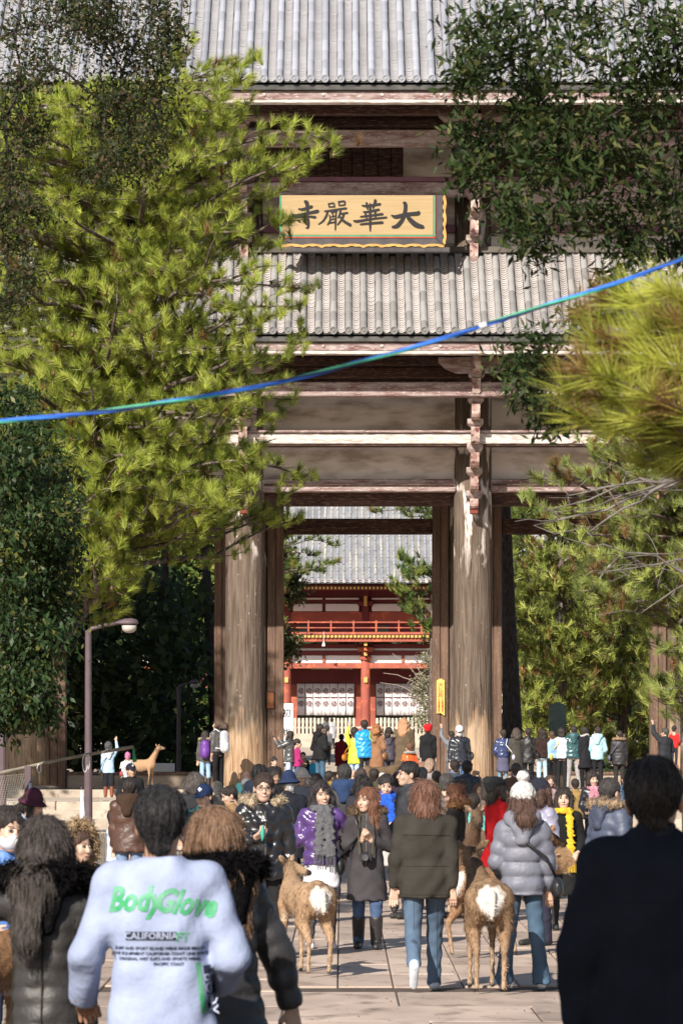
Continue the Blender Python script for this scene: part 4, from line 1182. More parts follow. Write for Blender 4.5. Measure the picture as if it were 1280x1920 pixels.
# pale bare-twigged bush before the red gate
cl = []
for (x, y, r) in [(800,1240,.5),(795,1280,.7),(800,1320,.7),(790,1350,.6),(815,1380,.6),(820,1260,.8),(785,1300,.4),(830,1320,.9)]:
    v = W(x, y, 185); cl.append((v.x, v.y, v.z, r))
p0 = W(815, 1430, 185); p0.z = gz(185)
bush = broadleaf('flowering_bush', 'pale grey-green bush with bare arching twigs inside the gateway at right', [p0, W(815,1380,185), W(812,1300,185), W(806,1240,185)], .12, .04, cl, 51, size=.16, wid=.45, n=5, per=60, col=(.20,.20,.11), alt=(.36,.33,.24), altp=.4, spread=.18)
tw = MB(); rr_ = np.random.default_rng(4)
for (xa, ya, xb, yb) in [(805,1300,718,1262),(800,1290,735,1225),(805,1320,712,1280),(800,1280,757,1235),(806,1330,730,1300)]:
    a = np.array(rel(W(xa,ya,185), bush)); b_ = np.array(rel(W(xb,yb,185), bush)); limb(tw, curve(a, b_, .25, 8, rr_, .1), .03, .012, 4)
tw.build('bare_twigs', mat('pale_twig', (.34,.27,.23), None, .8, 5), bush, 'stuff')
# bare grey branches across the right edge
tr = thing('bare_tree', 'leafless grey branches sweeping in from the right edge below the near pine bough', 'tree', (2.9, 27, 0))
bmx = MB(); rr_ = np.random.default_rng(14)
limb(bmx, [(0,0,-.05),(.05,0,1.6),(0,0,3.0),(.1,0,4.2)], .12, .05, 9); bmx.build('trunk', bark, tr, smooth=True)
bmx = MB()
for (xa, ya, xb, yb, r) in [(1420,820,1000,985,.028),(1420,850,1100,1000,.026),(1400,900,1060,930,.02),(1420,960,1180,830,.02),(1420,1100,1130,1020,.015),(1410,1030,1200,1150,.015),(1400,880,1030,955,.013),(1400,860,1150,935,.02),(1380,1050,1120,1075,.012)]:
    a = np.array(rel(W(xa,ya,27), tr)); b_ = np.array(rel(W(xb,yb,27+rr_.uniform(-.5,.5)), tr)); q = curve(a, b_, .03, 12, rr_, .2); limb(bmx, q, r, .004, 5)
    s0 = np.array((0, 0, min(4, a[2]))); limb(bmx, [s0, a], r*1.2, r, 5)
    for k in range(2, 12):
        for s in range(1):
            e = q[k] + rr_.normal(size=3)*np.array((.22,.15,.12)); limb(bmx, curve(q[k], e, .0, 4, rr_, .3), .004, .0015, 4)
bmx.build('branches', mat('grey_twig', (.20,.18,.165), (.11,.09,.08), .9, 12), tr, 'stuff', True)
# distant woods close the view
wd = np.random.default_rng(77); P = np.stack([wd.uniform(-45, 45, 9000), wd.uniform(262, 275, 9000), 2+26*wd.random(9000)**.8], 1)
V, Fc, c = leaves(P, wd, 3, 1.1, .7, .5, (.035,.055,.02), .4, (.09,.11,.035), .25)
link('distant_woods', mesh_np('distant_woods', V, Fc, False, c), dull_leaf_m, None, 'stuff')
b = MB(); b.box(-60, 60, 280, 281, 0, 30); o = b.build('woods_backing_hill', mat('wooded_hill', (.02,.03,.012), (.012,.018,.008), 1, .3), kind='structure')
# hedge rows and side woods behind the gate, left and right
for nm, xa, xb, ya, yb, zt_, lab in (('side_woods', -20, -4.6, 122, 131, 6.2, 0), ('side_woods', 5.5, 22, 186, 194, 15, 0)):
    P = np.stack([wd.uniform(xa, xb, 4500), wd.uniform(ya, yb, 4500), 1.8+zt_*wd.random(4500)], 1)
    V, Fc, c = leaves(P, wd, 4, .38, .6, .35, (.028,.045,.016), .4, (.07,.085,.03), .2)
    link(nm, mesh_np(nm, V, Fc, False, c), dull_leaf_m, None, 'stuff')
# fallen leaves and grit on the paving
lv = np.random.default_rng(61); nl = 2600; yy = lv.uniform(27.5, 60, nl); P = np.stack([lv.uniform(-5, 5.5, nl), yy, np.array([gz(a_) for a_ in yy])+.012], 1)
V, Fc, c = leaves(P, lv, 1, .032, .5, .0, (.11,.07,.04), .5, (.30,.20,.08), .3); V[:, 2] = np.repeat(P[:, 2], 4) + np.abs(V[:, 2]-np.repeat(P[:, 2], 4))*.25
link('fallen_leaves', mesh_np('fallen_leaves', V, Fc, False, c), dull_leaf_m, None, 'stuff')
# ---------------------------------------------------------------- lamps, rope, stall
lampm = mat('brown_lamp_metal', (.11,.075,.085), (.085,.06,.068), .55, 4, bump=.05)
glass = mat('lamp_glass', (.42,.38,.34), None, .25, 3, bump=0)
def lamp(label, px, Y, ptop, arm_px, r=.065, head=.62):
    g_ = gz(Y) if Y > 116 or Y < 97 else 1.39
    x = (px-640)*Y/F; t = thing('street_lamp', label, 'street lamp', (x, Y, g_), group='street lamps')
    H = HC+(1453-ptop)*Y/F-g_; A = arm_px*Y/F
    MB().lathe((0,0,0), [(r*2.2,-.02),(r*2.2,.03),(r*1.25,.05),(r*1.15,H*.35),(r*1.02,H*.36),(r*.9,H)], 14).build('pole', lampm, t, smooth=False)
    MB().tube([(0,0,H-.05),(.05,0,H+.03),(A*.35,0,H+.10),(A*.62,0,H+.13)], [r*.8,r*.7,r*.55,r*.5], 9).build('arm', lampm, t, smooth=True)
    V = []; Fc = []; prof = [(0,.05,.035),(.15,.07,.055),(.4,.11,.09),(.7,.13,.10),(.92,.10,.075),(1,.03,.03)]
    n = 12; x0 = A*.55; L = A*.47
    for u, w, h in prof:
        for j in range(n):
            a = 2*math.pi*j/n; V.append((x0+L*u, w*math.cos(a), H+.13+(h if math.sin(a) > 0 else h*.3)*math.sin(a)))
    for k in range(len(prof)-1):
        for j in range(n): Fc.append((k*n+j, k*n+(j+1) % n, (k+1)*n+(j+1) % n, (k+1)*n+j))
    Fc += [tuple(reversed(range(n))), tuple(range((len(prof)-1)*n, len(prof)*n))]
    m_ = MB(); m_.add(V, Fc); m_.build('lamp_head', lampm, t, smooth=True)
    m_ = MB(); m_.lathe((x0+L*.6, 0, H+.01), [(.02,-.055),(.08,-.045),(.13,.0),(.14,.08)], 14); m_.build('lamp_glass', glass, t, smooth=True)
lamp('brown street lamp on the left with its head at the level of the gate posts', 166, 72, 1182, 92)
lamp('shorter dark street lamp standing behind the gate left of the left pillar', 335, 118, 1288, 36, .06)
lamp('street lamp at the left edge half hidden in the glossy tree', 5, 80, 1105, 112, .07)
# rope: three twisted strands
rp = thing('twisted_rope', 'blue green and black twisted rope sagging across the whole picture', 'rope', (0, 12, 0))
P = [(-60,797),(0,790),(200,771),(400,741),(560,709),(760,656),(900,612),(1030,570),(1150,533),(1280,484),(1350,455)]
Pw = np.array([tuple(W(x, y, 12) - Vector((0,12,0))) for x, y in P])
tt = np.linspace(0, len(P)-1, 420); Q = np.stack([np.interp(tt, range(len(P)), Pw[:, i]) for i in range(3)], 1)
for _ in range(60): Q[1:-1] = .25*Q[:-2]+.5*Q[1:-1]+.25*Q[2:]
S = np.concatenate([[0], np.cumsum(np.linalg.norm(np.diff(Q, axis=0), axis=1))])
cols_ = [('blue', (.02,.12,.60)), ('bright_blue', (.03,.19,.70)), ('green', (.08,.42,.24)), ('black', (.015,.04,.09))]
for k, (nm, c_) in enumerate(cols_):
    a = S/.62*2*math.pi + k*math.pi/2
    pts = [Vector((Q[i,0], Q[i,1]+.0042*math.cos(a[i]), Q[i,2]+.0042*math.sin(a[i]))) for i in range(len(Q))]
    MB().tube(pts, .0036, 7).build('strand', mat(nm+'_cord', c_, None, .4, 60, bump=.3, bscale=300, bdist=.001), rp, smooth=True)
tp = MB(); i = int(np.argmin(abs(Q[:,0]-(W(905,0,12).x)))); tp.tube([Q[i-2], Q[i+2]], .0082, 10); tp.build('tape', wh, rp)
# stall: bamboo pole, net, posts, counter with wooden boxes
YT = 52.0
bp = thing('bamboo_pole', 'long bamboo pole slanting up from the left edge with white rope loops', 'pole', W(0,1450,YT))
o_ = bp.location.copy()
n_ = 18; P = [W(-60+310*i/(n_-1), 1464.5-64*i/(n_-1)-(4*math.sin(math.pi*i/(n_-1))), YT)-o_ for i in range(n_)]
bmb = mat('bamboo', (.24,.21,.16), (.15,.13,.10), .7, 8)
MB().tube(P, [.021+(.005 if i % 4 == 0 else 0) for i in range(n_)], 8).build('shaft', bmb, bp)
wr = mat('white_rope', (.62,.60,.58), None, .8, 30)
for (x, y, w_, h_) in ((74,1433,7,16),(160,1414,9,34),(166,1414,5,28)):
    pts = [W(x + w_*.5*math.sin(a), y + h_*.5*(1-math.cos(a)), YT-.05)-o_ for a in np.linspace(0, 2*math.pi, 14)]
    MB().tube(pts, .008, 5, False).build('rope_loop', wr, bp, smooth=True)
V = [W(249,1398,YT)-o_, W(251,1398,YT)-o_, W(257,1428,YT)-o_, W(249,1430,YT)-o_]
m_ = MB(); m_.add(V, [(0,1,2,3)]); g1 = m_.build('ribbon', mat('green_ribbon', (.02,.18,.09), None, .6), bp); g1.modifiers.new('thickness', 'SOLIDIFY').thickness = .004
stl = thing('food_stall', 'makeshift wooden stall with posts, a hanging net and a plank counter at lower left', 'stall', (W(60,1453,YT).x, YT, gz(YT)))
o_ = stl.location.copy()
gw = mat('grey_plank', (.17,.15,.13), (.10,.085,.075), .9, 3, (5,5,.5), bump=.5)
for (x, yt_) in ((53,1436),(-60,1455)):
    m_ = MB(); c_ = W(x,yt_,YT)-o_; m_.box(c_.x-.045, c_.x+.045, -.045, .045, 0, c_.z, .006); m_.build('post', lampm, stl)
x = 172
while x < 226:      # front boards of the counter
    a, b_ = (W(x,0,YT)-o_).x, (W(x+9.2,0,YT)-o_).x
    m_ = MB(); m_.box(a, b_-.006, -.3, -.27, .02, (W(0,1562,YT-.3)-o_).z+random.uniform(-.01,.01), .004); m_.build('plank', gw, stl); x += 9.4
m_ = MB(); m_.box((W(60,0,YT)-o_).x, (W(172,0,YT)-o_).x, -.25, -.22, .02, (W(0,1572,YT-.3)-o_).z, .004); m_.build('front_sheet', lampm, stl)
m_ = MB(); m_.box((W(58,0,YT)-o_).x, (W(226,0,YT)-o_).x, -.32, .25, (W(0,1562,YT-.3)-o_).z+.012, (W(0,1562,YT-.3)-o_).z+.04, .005); m_.build('counter_top', gw, stl)
nb = []
net_m = mat('grey_net', (.30,.27,.23), None, .9, 20)
m_ = MB()
for i in range(26):     # net cords
    u = i/25
    m_.tube([W(-60+110*u, 1462-12*u, YT-.02)-o_, W(-60+78*u+8*math.sin(u*9), 1545, YT+.15)-o_], .0035, 3, False)
for j in range(22):
    v = j/21; m_.tube([W(-60, 1462+83*v, YT+.1*v)-o_, W(50-34*v, 1451+94*v, YT+.16*v)-o_], .0035, 3, False)
m_.build('net', net_m, stl, 'stuff')
zc = (W(0,1562,YT-.3)-o_).z+.04
for k, (x, w_, h_, c_) in enumerate(((84,9,16,(.03,.02,.02)),(117,11,20,(.05,.035,.03)),(128,10,12,(.35,.2,.1)),(138,9,18,(.08,.05,.04)),(148,8,9,(.30,.16,.08)),(113,9,8,(.4,.24,.12)))):
    wx = w_*YT/F
    bx = thing('wooden_box', ['small black box alone at the left of the stall counter','tall dark box on the stall counter','orange-brown box between two dark ones on the counter','dark box with a pale edge on the counter','low reddish box at the right end of the counter','low tan box in front of the tall dark box'][k], 'box', (W(x,0,YT).x, YT-.05-(.12 if k == 5 else 0), zc+o_.z))
    mm = mat('box_wood', c_, None, .8, 8)
    MB().box(-wx/2, wx/2, -.06, .06, 0, h_*YT/F*.8, .006).build('body', mm, bx)
    MB().box(-wx/2-.006, wx/2+.006, -.066, .066, h_*YT/F*.8+.001, h_*YT/F*.9+.002, .004).build('lid', gw, bx)
pl = thing('plastic_sheet', 'pale blue plastic sheet rolled down beside the stall post', 'sheet', (W(57,0,YT).x, YT-.1, gz(YT)+.5))
m_ = MB(); zz0 = (W(0,1545,YT)-pl.location).z
m_.tube([(0,0,zz0-.25),(.01,0,zz0),(0,0,zz0+.2),(.01,0,zz0+.55)], [.06,.05,.035,.02], 8); m_.build('roll', mat('blue_plastic', (.42,.48,.62), (.55,.58,.68), .25, 8, bump=.4), pl, smooth=True)
m_ = MB(); m_.tube([(0,0,-.5),(0,0,zz0-.25)], .02, 6); m_.build('weight_cord', wr, pl)
fu = thing('white_furled_banner', 'white furled banner leaning by the lamp post on the left', 'banner', (W(153,0,60).x, 60, gz(60)))
zt2 = (W(0,1475,60)).z-gz(60)
MB().tube([(0,0,0),(0,0,zt2)], .012, 6).build('pole', lampm, fu)
MB().tube([(.02,-.01,zt2-.75),(.02,-.01,zt2-.4),(0,0,zt2-.05)], [.055,.04,.012], 8).build('cloth', wh, fu, smooth=True)
bxl = thing('white_case', 'long low white case on the ground behind the gate left side', 'case', (W(306,0,112).x, 112, 1.386))
MB().box(-.33, .33, -.2, .2, 0, zY(1431,112)-1.386, .02).build('body', wh, bxl)
for s in (-.08, .10): MB().box(s-.03, s+.03, -.206, -.2, .18, .26).build('label_mark', mat('red_mark', (.6,.08,.08), None, .7), bxl)
# ---------------------------------------------------------------- bodies grown from distance fields
def smin(a, b, k):
    h = np.clip(.5 + .5*(b-a)/k, 0, 1); return b*(1-h) + a*h - k*h*(1-h)

class Field:
    def __init__(s, lo, hi, vox):
        s.lo = np.array(lo, float); s.vox = vox
        n = np.ceil((np.array(hi, float)-s.lo)/vox).astype(int)+1
        s.ax = [s.lo[i] + vox*np.arange(n[i]) for i in range(3)]
        s.F = np.full(n, .3, np.float32)
    def _sub(s, mn, mx):
        sl = []
        for i in range(3):
            a = max(0, int(np.floor((mn[i]-s.lo[i])/s.vox))); b = min(len(s.ax[i]), int(np.ceil((mx[i]-s.lo[i])/s.vox))+1)
            if b-a < 1: return None, None
            sl.append(slice(a, b))
        X = s.ax[0][sl[0]][:, None, None]; Y = s.ax[1][sl[1]][None, :, None]; Z = s.ax[2][sl[2]][None, None, :]
        return tuple(sl), (X, Y, Z)
    def cap(s, a, b, r1, r2=None, k=.02, S=(1,1,1), op='u', quilt=None, cut=False):
        """tapered capsule a-b; S squeezes its section; quilt=(amp, period)"""
        r2 = r1 if r2 is None else r2
        a = np.array(a, float); b = np.array(b, float); S = np.array(S, float); R = max(r1, r2)*S.max() + abs(k) + 2*s.vox + (quilt[0] if quilt else 0)
        sl, G = s._sub(np.minimum(a, b)-R, np.maximum(a, b)+R)
        if sl is None: return s
        q = [(G[i]-a[i])/S[i] for i in range(3)]; d = (b-a)/S; dd = float(d@d) + 1e-9
        t = np.clip((q[0]*d[0]+q[1]*d[1]+q[2]*d[2])/dd, 0, 1)
        r = r1 + (r2-r1)*t
        if quilt: r = r + quilt[0]*(np.abs(np.sin(math.pi*t*np.linalg.norm(b-a)/quilt[1]))**.5 - .6)
        D = (np.sqrt((q[0]-t*d[0])**2+(q[1]-t*d[1])**2+(q[2]-t*d[2])**2) - r)*S.min()
        if cut:
            u = (b-a)/np.linalg.norm(b-a); pl = (G[0]-b[0])*u[0]+(G[1]-b[1])*u[1]+(G[2]-b[2])*u[2]; D = np.maximum(D, pl)
        V = s.F[sl]
        if op == 'u': s.F[sl] = smin(V, D, k)
        else: s.F[sl] = -smin(-V, D, k)
        return s
    def ell(s, c, r, k=.02, op='u'):
        r = np.array(r, float); c = np.array(c, float); m = r.max()+abs(k)+2*s.vox
        sl, G = s._sub(c-m, c+m)
        if sl is None: return s
        q = np.sqrt(((G[0]-c[0])/r[0])**2+((G[1]-c[1])/r[1])**2+((G[2]-c[2])/r[2])**2)
        D = (q-1)*r.min()
        V = s.F[sl]; s.F[sl] = smin(V, D, k) if op == 'u' else -smin(-V, D, k)
        return s
    def stack(s, lv, k=.02, quilt=None):
        """torso-like column: lv = [(z, half width, half depth, y centre), ...] top first"""
        lv = sorted(lv); z = np.array([l[0] for l in lv]); mx = max(l[1] for l in lv)+.05
        sl, G = s._sub((-mx-.1, -mx-.1, z[0]-.02), (mx+.1, mx+.1, z[-1]+.06))
        if sl is None: return s
        Z = G[2].ravel(); wx = np.interp(Z, z, [l[1] for l in lv]); wy = np.interp(Z, z, [l[2] for l in lv]); yc = np.interp(Z, z, [l[3] for l in lv])
        if quilt:
            q_ = quilt[0]*(np.abs(np.sin(math.pi*(Z-z[-1])/quilt[1]))**.5-.6); wx = wx+q_; wy = wy+q_
        over = np.maximum(0, Z-z[-1]); und = np.maximum(0, z[0]-Z)
        q = np.sqrt((G[0]/wx)**2 + ((G[1]-yc)/wy)**2); q = (np.abs(G[0]/wx)**2.4 + np.abs((G[1]-yc)/wy)**2.4)**(1/2.4)
        D = (q-1)*np.minimum(wx, wy); D = np.maximum(D, np.maximum(over, und)*1.0 - .0 + np.where((over+und) > 0, 0, -1))
        V = s.F[sl]; s.F[sl] = smin(V, D, k); return s
    def below(s, z, keep='above'):
        Z = s.ax[2][None, None, :]; s.F = np.maximum(s.F, (z-Z) if keep == 'above' else (Z-z)).astype(np.float32); return s
    def wrinkle(s, amp, f=1.0, seed=0.0):
        X, Y, Z = s.ax[0][:, None, None], s.ax[1][None, :, None], s.ax[2][None, None, :]
        w = np.sin(17*f*X + 2.2*np.sin(9*f*Z+seed) + seed)*np.sin(24*f*Z + 2.5*np.sin(11*f*X+7*f*Y+seed)) + .6*np.sin(31*f*(X+Z)+3*np.sin(13*f*Y+seed*2)+seed*3)
        s.F = (s.F + amp*w).astype(np.float32); return s
    def mesh(s):
        F = s.F; F[0] = F[-1] = .1; F[:, 0] = F[:, -1] = .1; F[:, :, 0] = F[:, :, -1] = .1
        I = F < 0; n = np.array(F.shape)
        c = np.zeros(n-1, np.int8)
        for dx in (0, 1):
            for dy in (0, 1):
                for dz in (0, 1): c += I[dx:n[0]-1+dx, dy:n[1]-1+dy, dz:n[2]-1+dz]
        act = np.argwhere((c > 0) & (c < 8))
        if len(act) == 0: return np.zeros((0, 3)), np.zeros((0, 4), int)
        idx = np.full(n-1, -1, np.int64); idx[tuple(act.T)] = np.arange(len(act))
        co = np.array([(0,0,0),(1,0,0),(0,1,0),(1,1,0),(0,0,1),(1,0,1),(0,1,1),(1,1,1)])
        val = np.stack([F[tuple((act+o).T)] for o in co], 1)
        S = np.zeros((len(act), 3)); C = np.zeros(len(act))
        for a, b in ((0,1),(2,3),(4,5),(6,7),(0,2),(1,3),(4,6),(5,7),(0,4),(1,5),(2,6),(3,7)):
            va, vb = val[:, a], val[:, b]; m = (va < 0) != (vb < 0)
            t = np.where(m, va/np.where(m, va-vb, 1), 0)[:, None]
            S += np.where(m[:, None], co[a]+(co[b]-co[a])*t, 0); C += m
        V = s.lo + (act + S/C[:, None])*s.vox
        Q = []
        for ax in range(3):
            o1, o2 = (ax+1) % 3, (ax+2) % 3
            a = [slice(None)]*3; b = [slice(None)]*3; a[ax] = slice(0, -1); b[ax] = slice(1, None)
            A = I[tuple(a)]; B = I[tuple(b)]; e = np.argwhere(A != B)
            e = e[(e[:, o1] > 0) & (e[:, o2] > 0) & (e[:, o1] < n[o1]-1) & (e[:, o2] < n[o2]-1)]
            d1 = np.zeros(3, int); d1[o1] = 1; d2 = np.zeros(3, int); d2[o2] = 1
            q = np.stack([idx[tuple((e-d1-d2).T)], idx[tuple((e-d2).T)], idx[tuple(e.T)], idx[tuple((e-d1).T)]], 1)
            ins = A[tuple(e.T)]; q[~ins] = q[~ins][:, ::-1]; Q.append(q)
        Q = np.concatenate(Q); Q = Q[(Q >= 0).all(1)]
        return V, Q

def rotm(yaw=0, pitch=0, roll=0):
    return np.array(Euler((rad(pitch), rad(roll), rad(yaw)), 'XYZ').to_matrix())

# ---------------------------------------------------------------- materials for people
MC = {}
def fab(c, kind='cloth'):
    key = (tuple(round(v, 3) for v in c), kind)
    if key in MC: return MC[key]
    d = tuple(v*.72 for v in c); nm = kind + '_fabric'
    if kind == 'shiny': m = mat('glossy_nylon', c, d, .3, 6, bump=.7, bscale=8, bdist=.03, spec=.55, coat=.15)
    elif kind == 'satin': m = mat('puffer_nylon', c, d, .5, 6, bump=.7, bscale=22, bdist=.010, spec=.35)
    elif kind == 'denim': m = mat('denim', c, tuple(min(1, v*1.6) for v in c), .85, 4, (1,1,.5), bump=.5, bscale=30, bdist=.008, c3=tuple(v*.55 for v in c), s3=7, lo3=.58, hi3=.7)
    elif kind == 'fur': m = mat('fur', c, tuple(v*.45 for v in c), .95, 30, bump=1, bscale=90, bdist=.02, spec=.05)
    elif kind == 'hair': m = mat('hair', c, tuple(v*1.9 for v in c), .5, 40, (3,3,.2), bump=1.0, bscale=60, bdist=.012, spec=.35)
    elif kind == 'skin': m = mat('skin', c, tuple(v*.86 for v in c), .5, 12, bump=.1, bscale=60, bdist=.003, spec=.35)
    elif kind == 'leather': m = mat('leather', c, d, .45, 10, bump=.6, bscale=24, bdist=.012, spec=.5)
    elif kind == 'plain': m = mat('plain_material', c, d, .6, 8, bump=.1)
    elif kind == 'knit': m = mat('knit', c, d, .95, 20, bump=1, bscale=45, bdist=.015)
    else: m = mat('woven_cloth', c, d, .9, 5, bump=.5, bscale=26, bdist=.012, spec=.12)
    MC[key] = m; return m
SKIN = (.52,.34,.255); SKIN2 = (.42,.26,.185)
BLK = (.016,.014,.015); HB = (.020,.015,.013); HBR = (.085,.040,.024); HBR2 = (.055,.030,.022)

ARMS = {  # (upper dir, fore dir, hand dir, curl) for the +x side
 'hang': ((.09,.02,-1), (.04,-.14,-1), (0,-.1,-1), .35),
 'wide': ((.20,.04,-1), (.06,-.20,-1), (.05,-.1,-1), .35),
 'back': ((.09,.22,-1), (.04,.05,-1), (0,0,-1), .4),
 'bent': ((.30,.12,-1), (-.42,-.85,.05), (-.4,-.9,.1), .6),
 'low':  ((.25,.02,-1), (-.25,-.75,-.6), (-.3,-.8,-.4), .6),
 'chest': ((.22,.05,-1), (-.62,-.55,.55), (-.5,-.5,.6), .9),
 'pocket': ((.42,.14,-1), (-.32,-.30,-.9), (-.3,-.3,-.9), .5),
 'phone': ((.25,-.65,-.35), (-.2,-.55,.85), (-.1,-.5,.85), .7),
 'high': ((.35,-.45,.65), (-.15,-.35,1), (0,-.2,1), .5),
 'reach': ((.45,-.75,-.30), (.10,-1,.05), (0,-1,0), .4),
 'side': ((.95,-.15,-.45), (.85,-.5,-.1), (.8,-.6,-.1), .4),
 'elbowout': ((.75,.15,-.75), (.05,-.75,-.55), (-.1,-.8,-.4), .6),
}
def hand_field(wr, hd, curl, side, vox, g=1.0):
    """palm, four fingers of unequal length and a thumb leaving the side of the palm"""
    hd = np.array(hd, float)/np.linalg.norm(hd); out = np.array((side, 0, 0.)); pn = np.cross(hd, out); 
    if np.linalg.norm(pn) < .2: out = np.array((0, 0, 1.)); pn = np.cross(hd, out)
    pn /= np.linalg.norm(pn); ac = np.cross(pn, hd); wr = np.array(wr, float)
    f = Field(wr-.2*g, wr+.2*g, vox)
    kn = wr + hd*.085*g
    f.cap(wr-hd*.05*g, wr, .026*g, .027*g, .01)
    for u in (-1.2, 0, 1.2): f.cap(wr+ac*u*.012*g, kn+ac*u*.020*g, .0155*g, .0145*g, .012, )
    for i, (u, L) in enumerate(((-1.5,.068),(-.5,.078),(.5,.072),(1.5,.056))):
        p = kn + ac*u*.0195*g; c = curl*1.1; d1 = hd*math.cos(c*.5)+pn*math.sin(c*.5)*1; d2 = hd*math.cos(c*1.2)+pn*math.sin(c*1.2); d3 = hd*math.cos(c*1.8)+pn*math.sin(c*1.8)
        a = p + d1*L*.42*g; b = a + d2*L*.33*g; e = b + d3*L*.25*g
        f.cap(p, a, .0095*g, .009*g, .004); f.cap(a, b, .009*g, .0082*g, .004); f.cap(b, e, .0082*g, .0072*g, .004)
    t0 = wr + hd*.02*g + ac*.022*g; t1 = t0 + (hd*.6+ac*.6+pn*.35)*.042*g; t2 = t1 + (hd*.9+ac*.15+pn*.35*(1+curl))*.036*g
    f.cap(t0, t1, .0145*g, .012*g, .008); f.cap(t1, t2, .011*g, .009*g, .005)
    return f

def join(parts):
    V = []; Q = []; n = 0
    for v, q in parts:
        if len(v) == 0: continue
        V.append(v); Q.append(q+n); n += len(v)
    return np.concatenate(V), np.concatenate(Q)

def fuzz(V, Q, rng, n, L, w, down=.6, out_=.5, jit=.35):
    """loose hairs standing off a surface"""
    a, b, c = V[Q[:, 0]], V[Q[:, 1]], V[Q[:, 2]]; N = unit(np.cross(b-a, c-a)); k = rng.integers(0, len(Q), n)
    u = rng.random((n, 1)); v = rng.random((n, 1))*(1-u); p = a[k]+(b[k]-a[k])*u+(c[k]-a[k])*v; nn = N[k]
    g = np.array((0, 0, -1.0)); t = g-nn*(nn@g)[:, None]
    d = unit(unit(t)*down + nn*out_ + rng.normal(size=(n, 3))*jit); l = L*(.5+rng.random((n, 1)))
    s = unit(np.cross(d, rng.normal(size=(n, 3))))*w*.5
    m_ = p + d*l*.55 + nn*l*.05; e = p + d*l - nn*l*.10
    VV = np.stack([p-s, p+s, m_+s*.8, m_-s*.8, e], 1).reshape(-1, 3); i = 5*np.arange(n)[:, None]
    F3 = np.concatenate([i+np.array([[0,1,2,3]]), i+np.array([[3,2,4,4]])])
    return VV, F3
def fuzzy(name, V, Q, m, parent, rng, n, L, w, **kw):
    VV, F3 = fuzz(V, Q, rng, n, L, w, **kw); quads = F3[:n]; tris = F3[n:][:, :3]
    me = mesh_np(name, VV, [tuple(q) for q in quads] + [tuple(t) for t in tris])
    return link(name, me, m, parent, 'stuff')
FR = np.random.default_rng(99)
PLOG = []
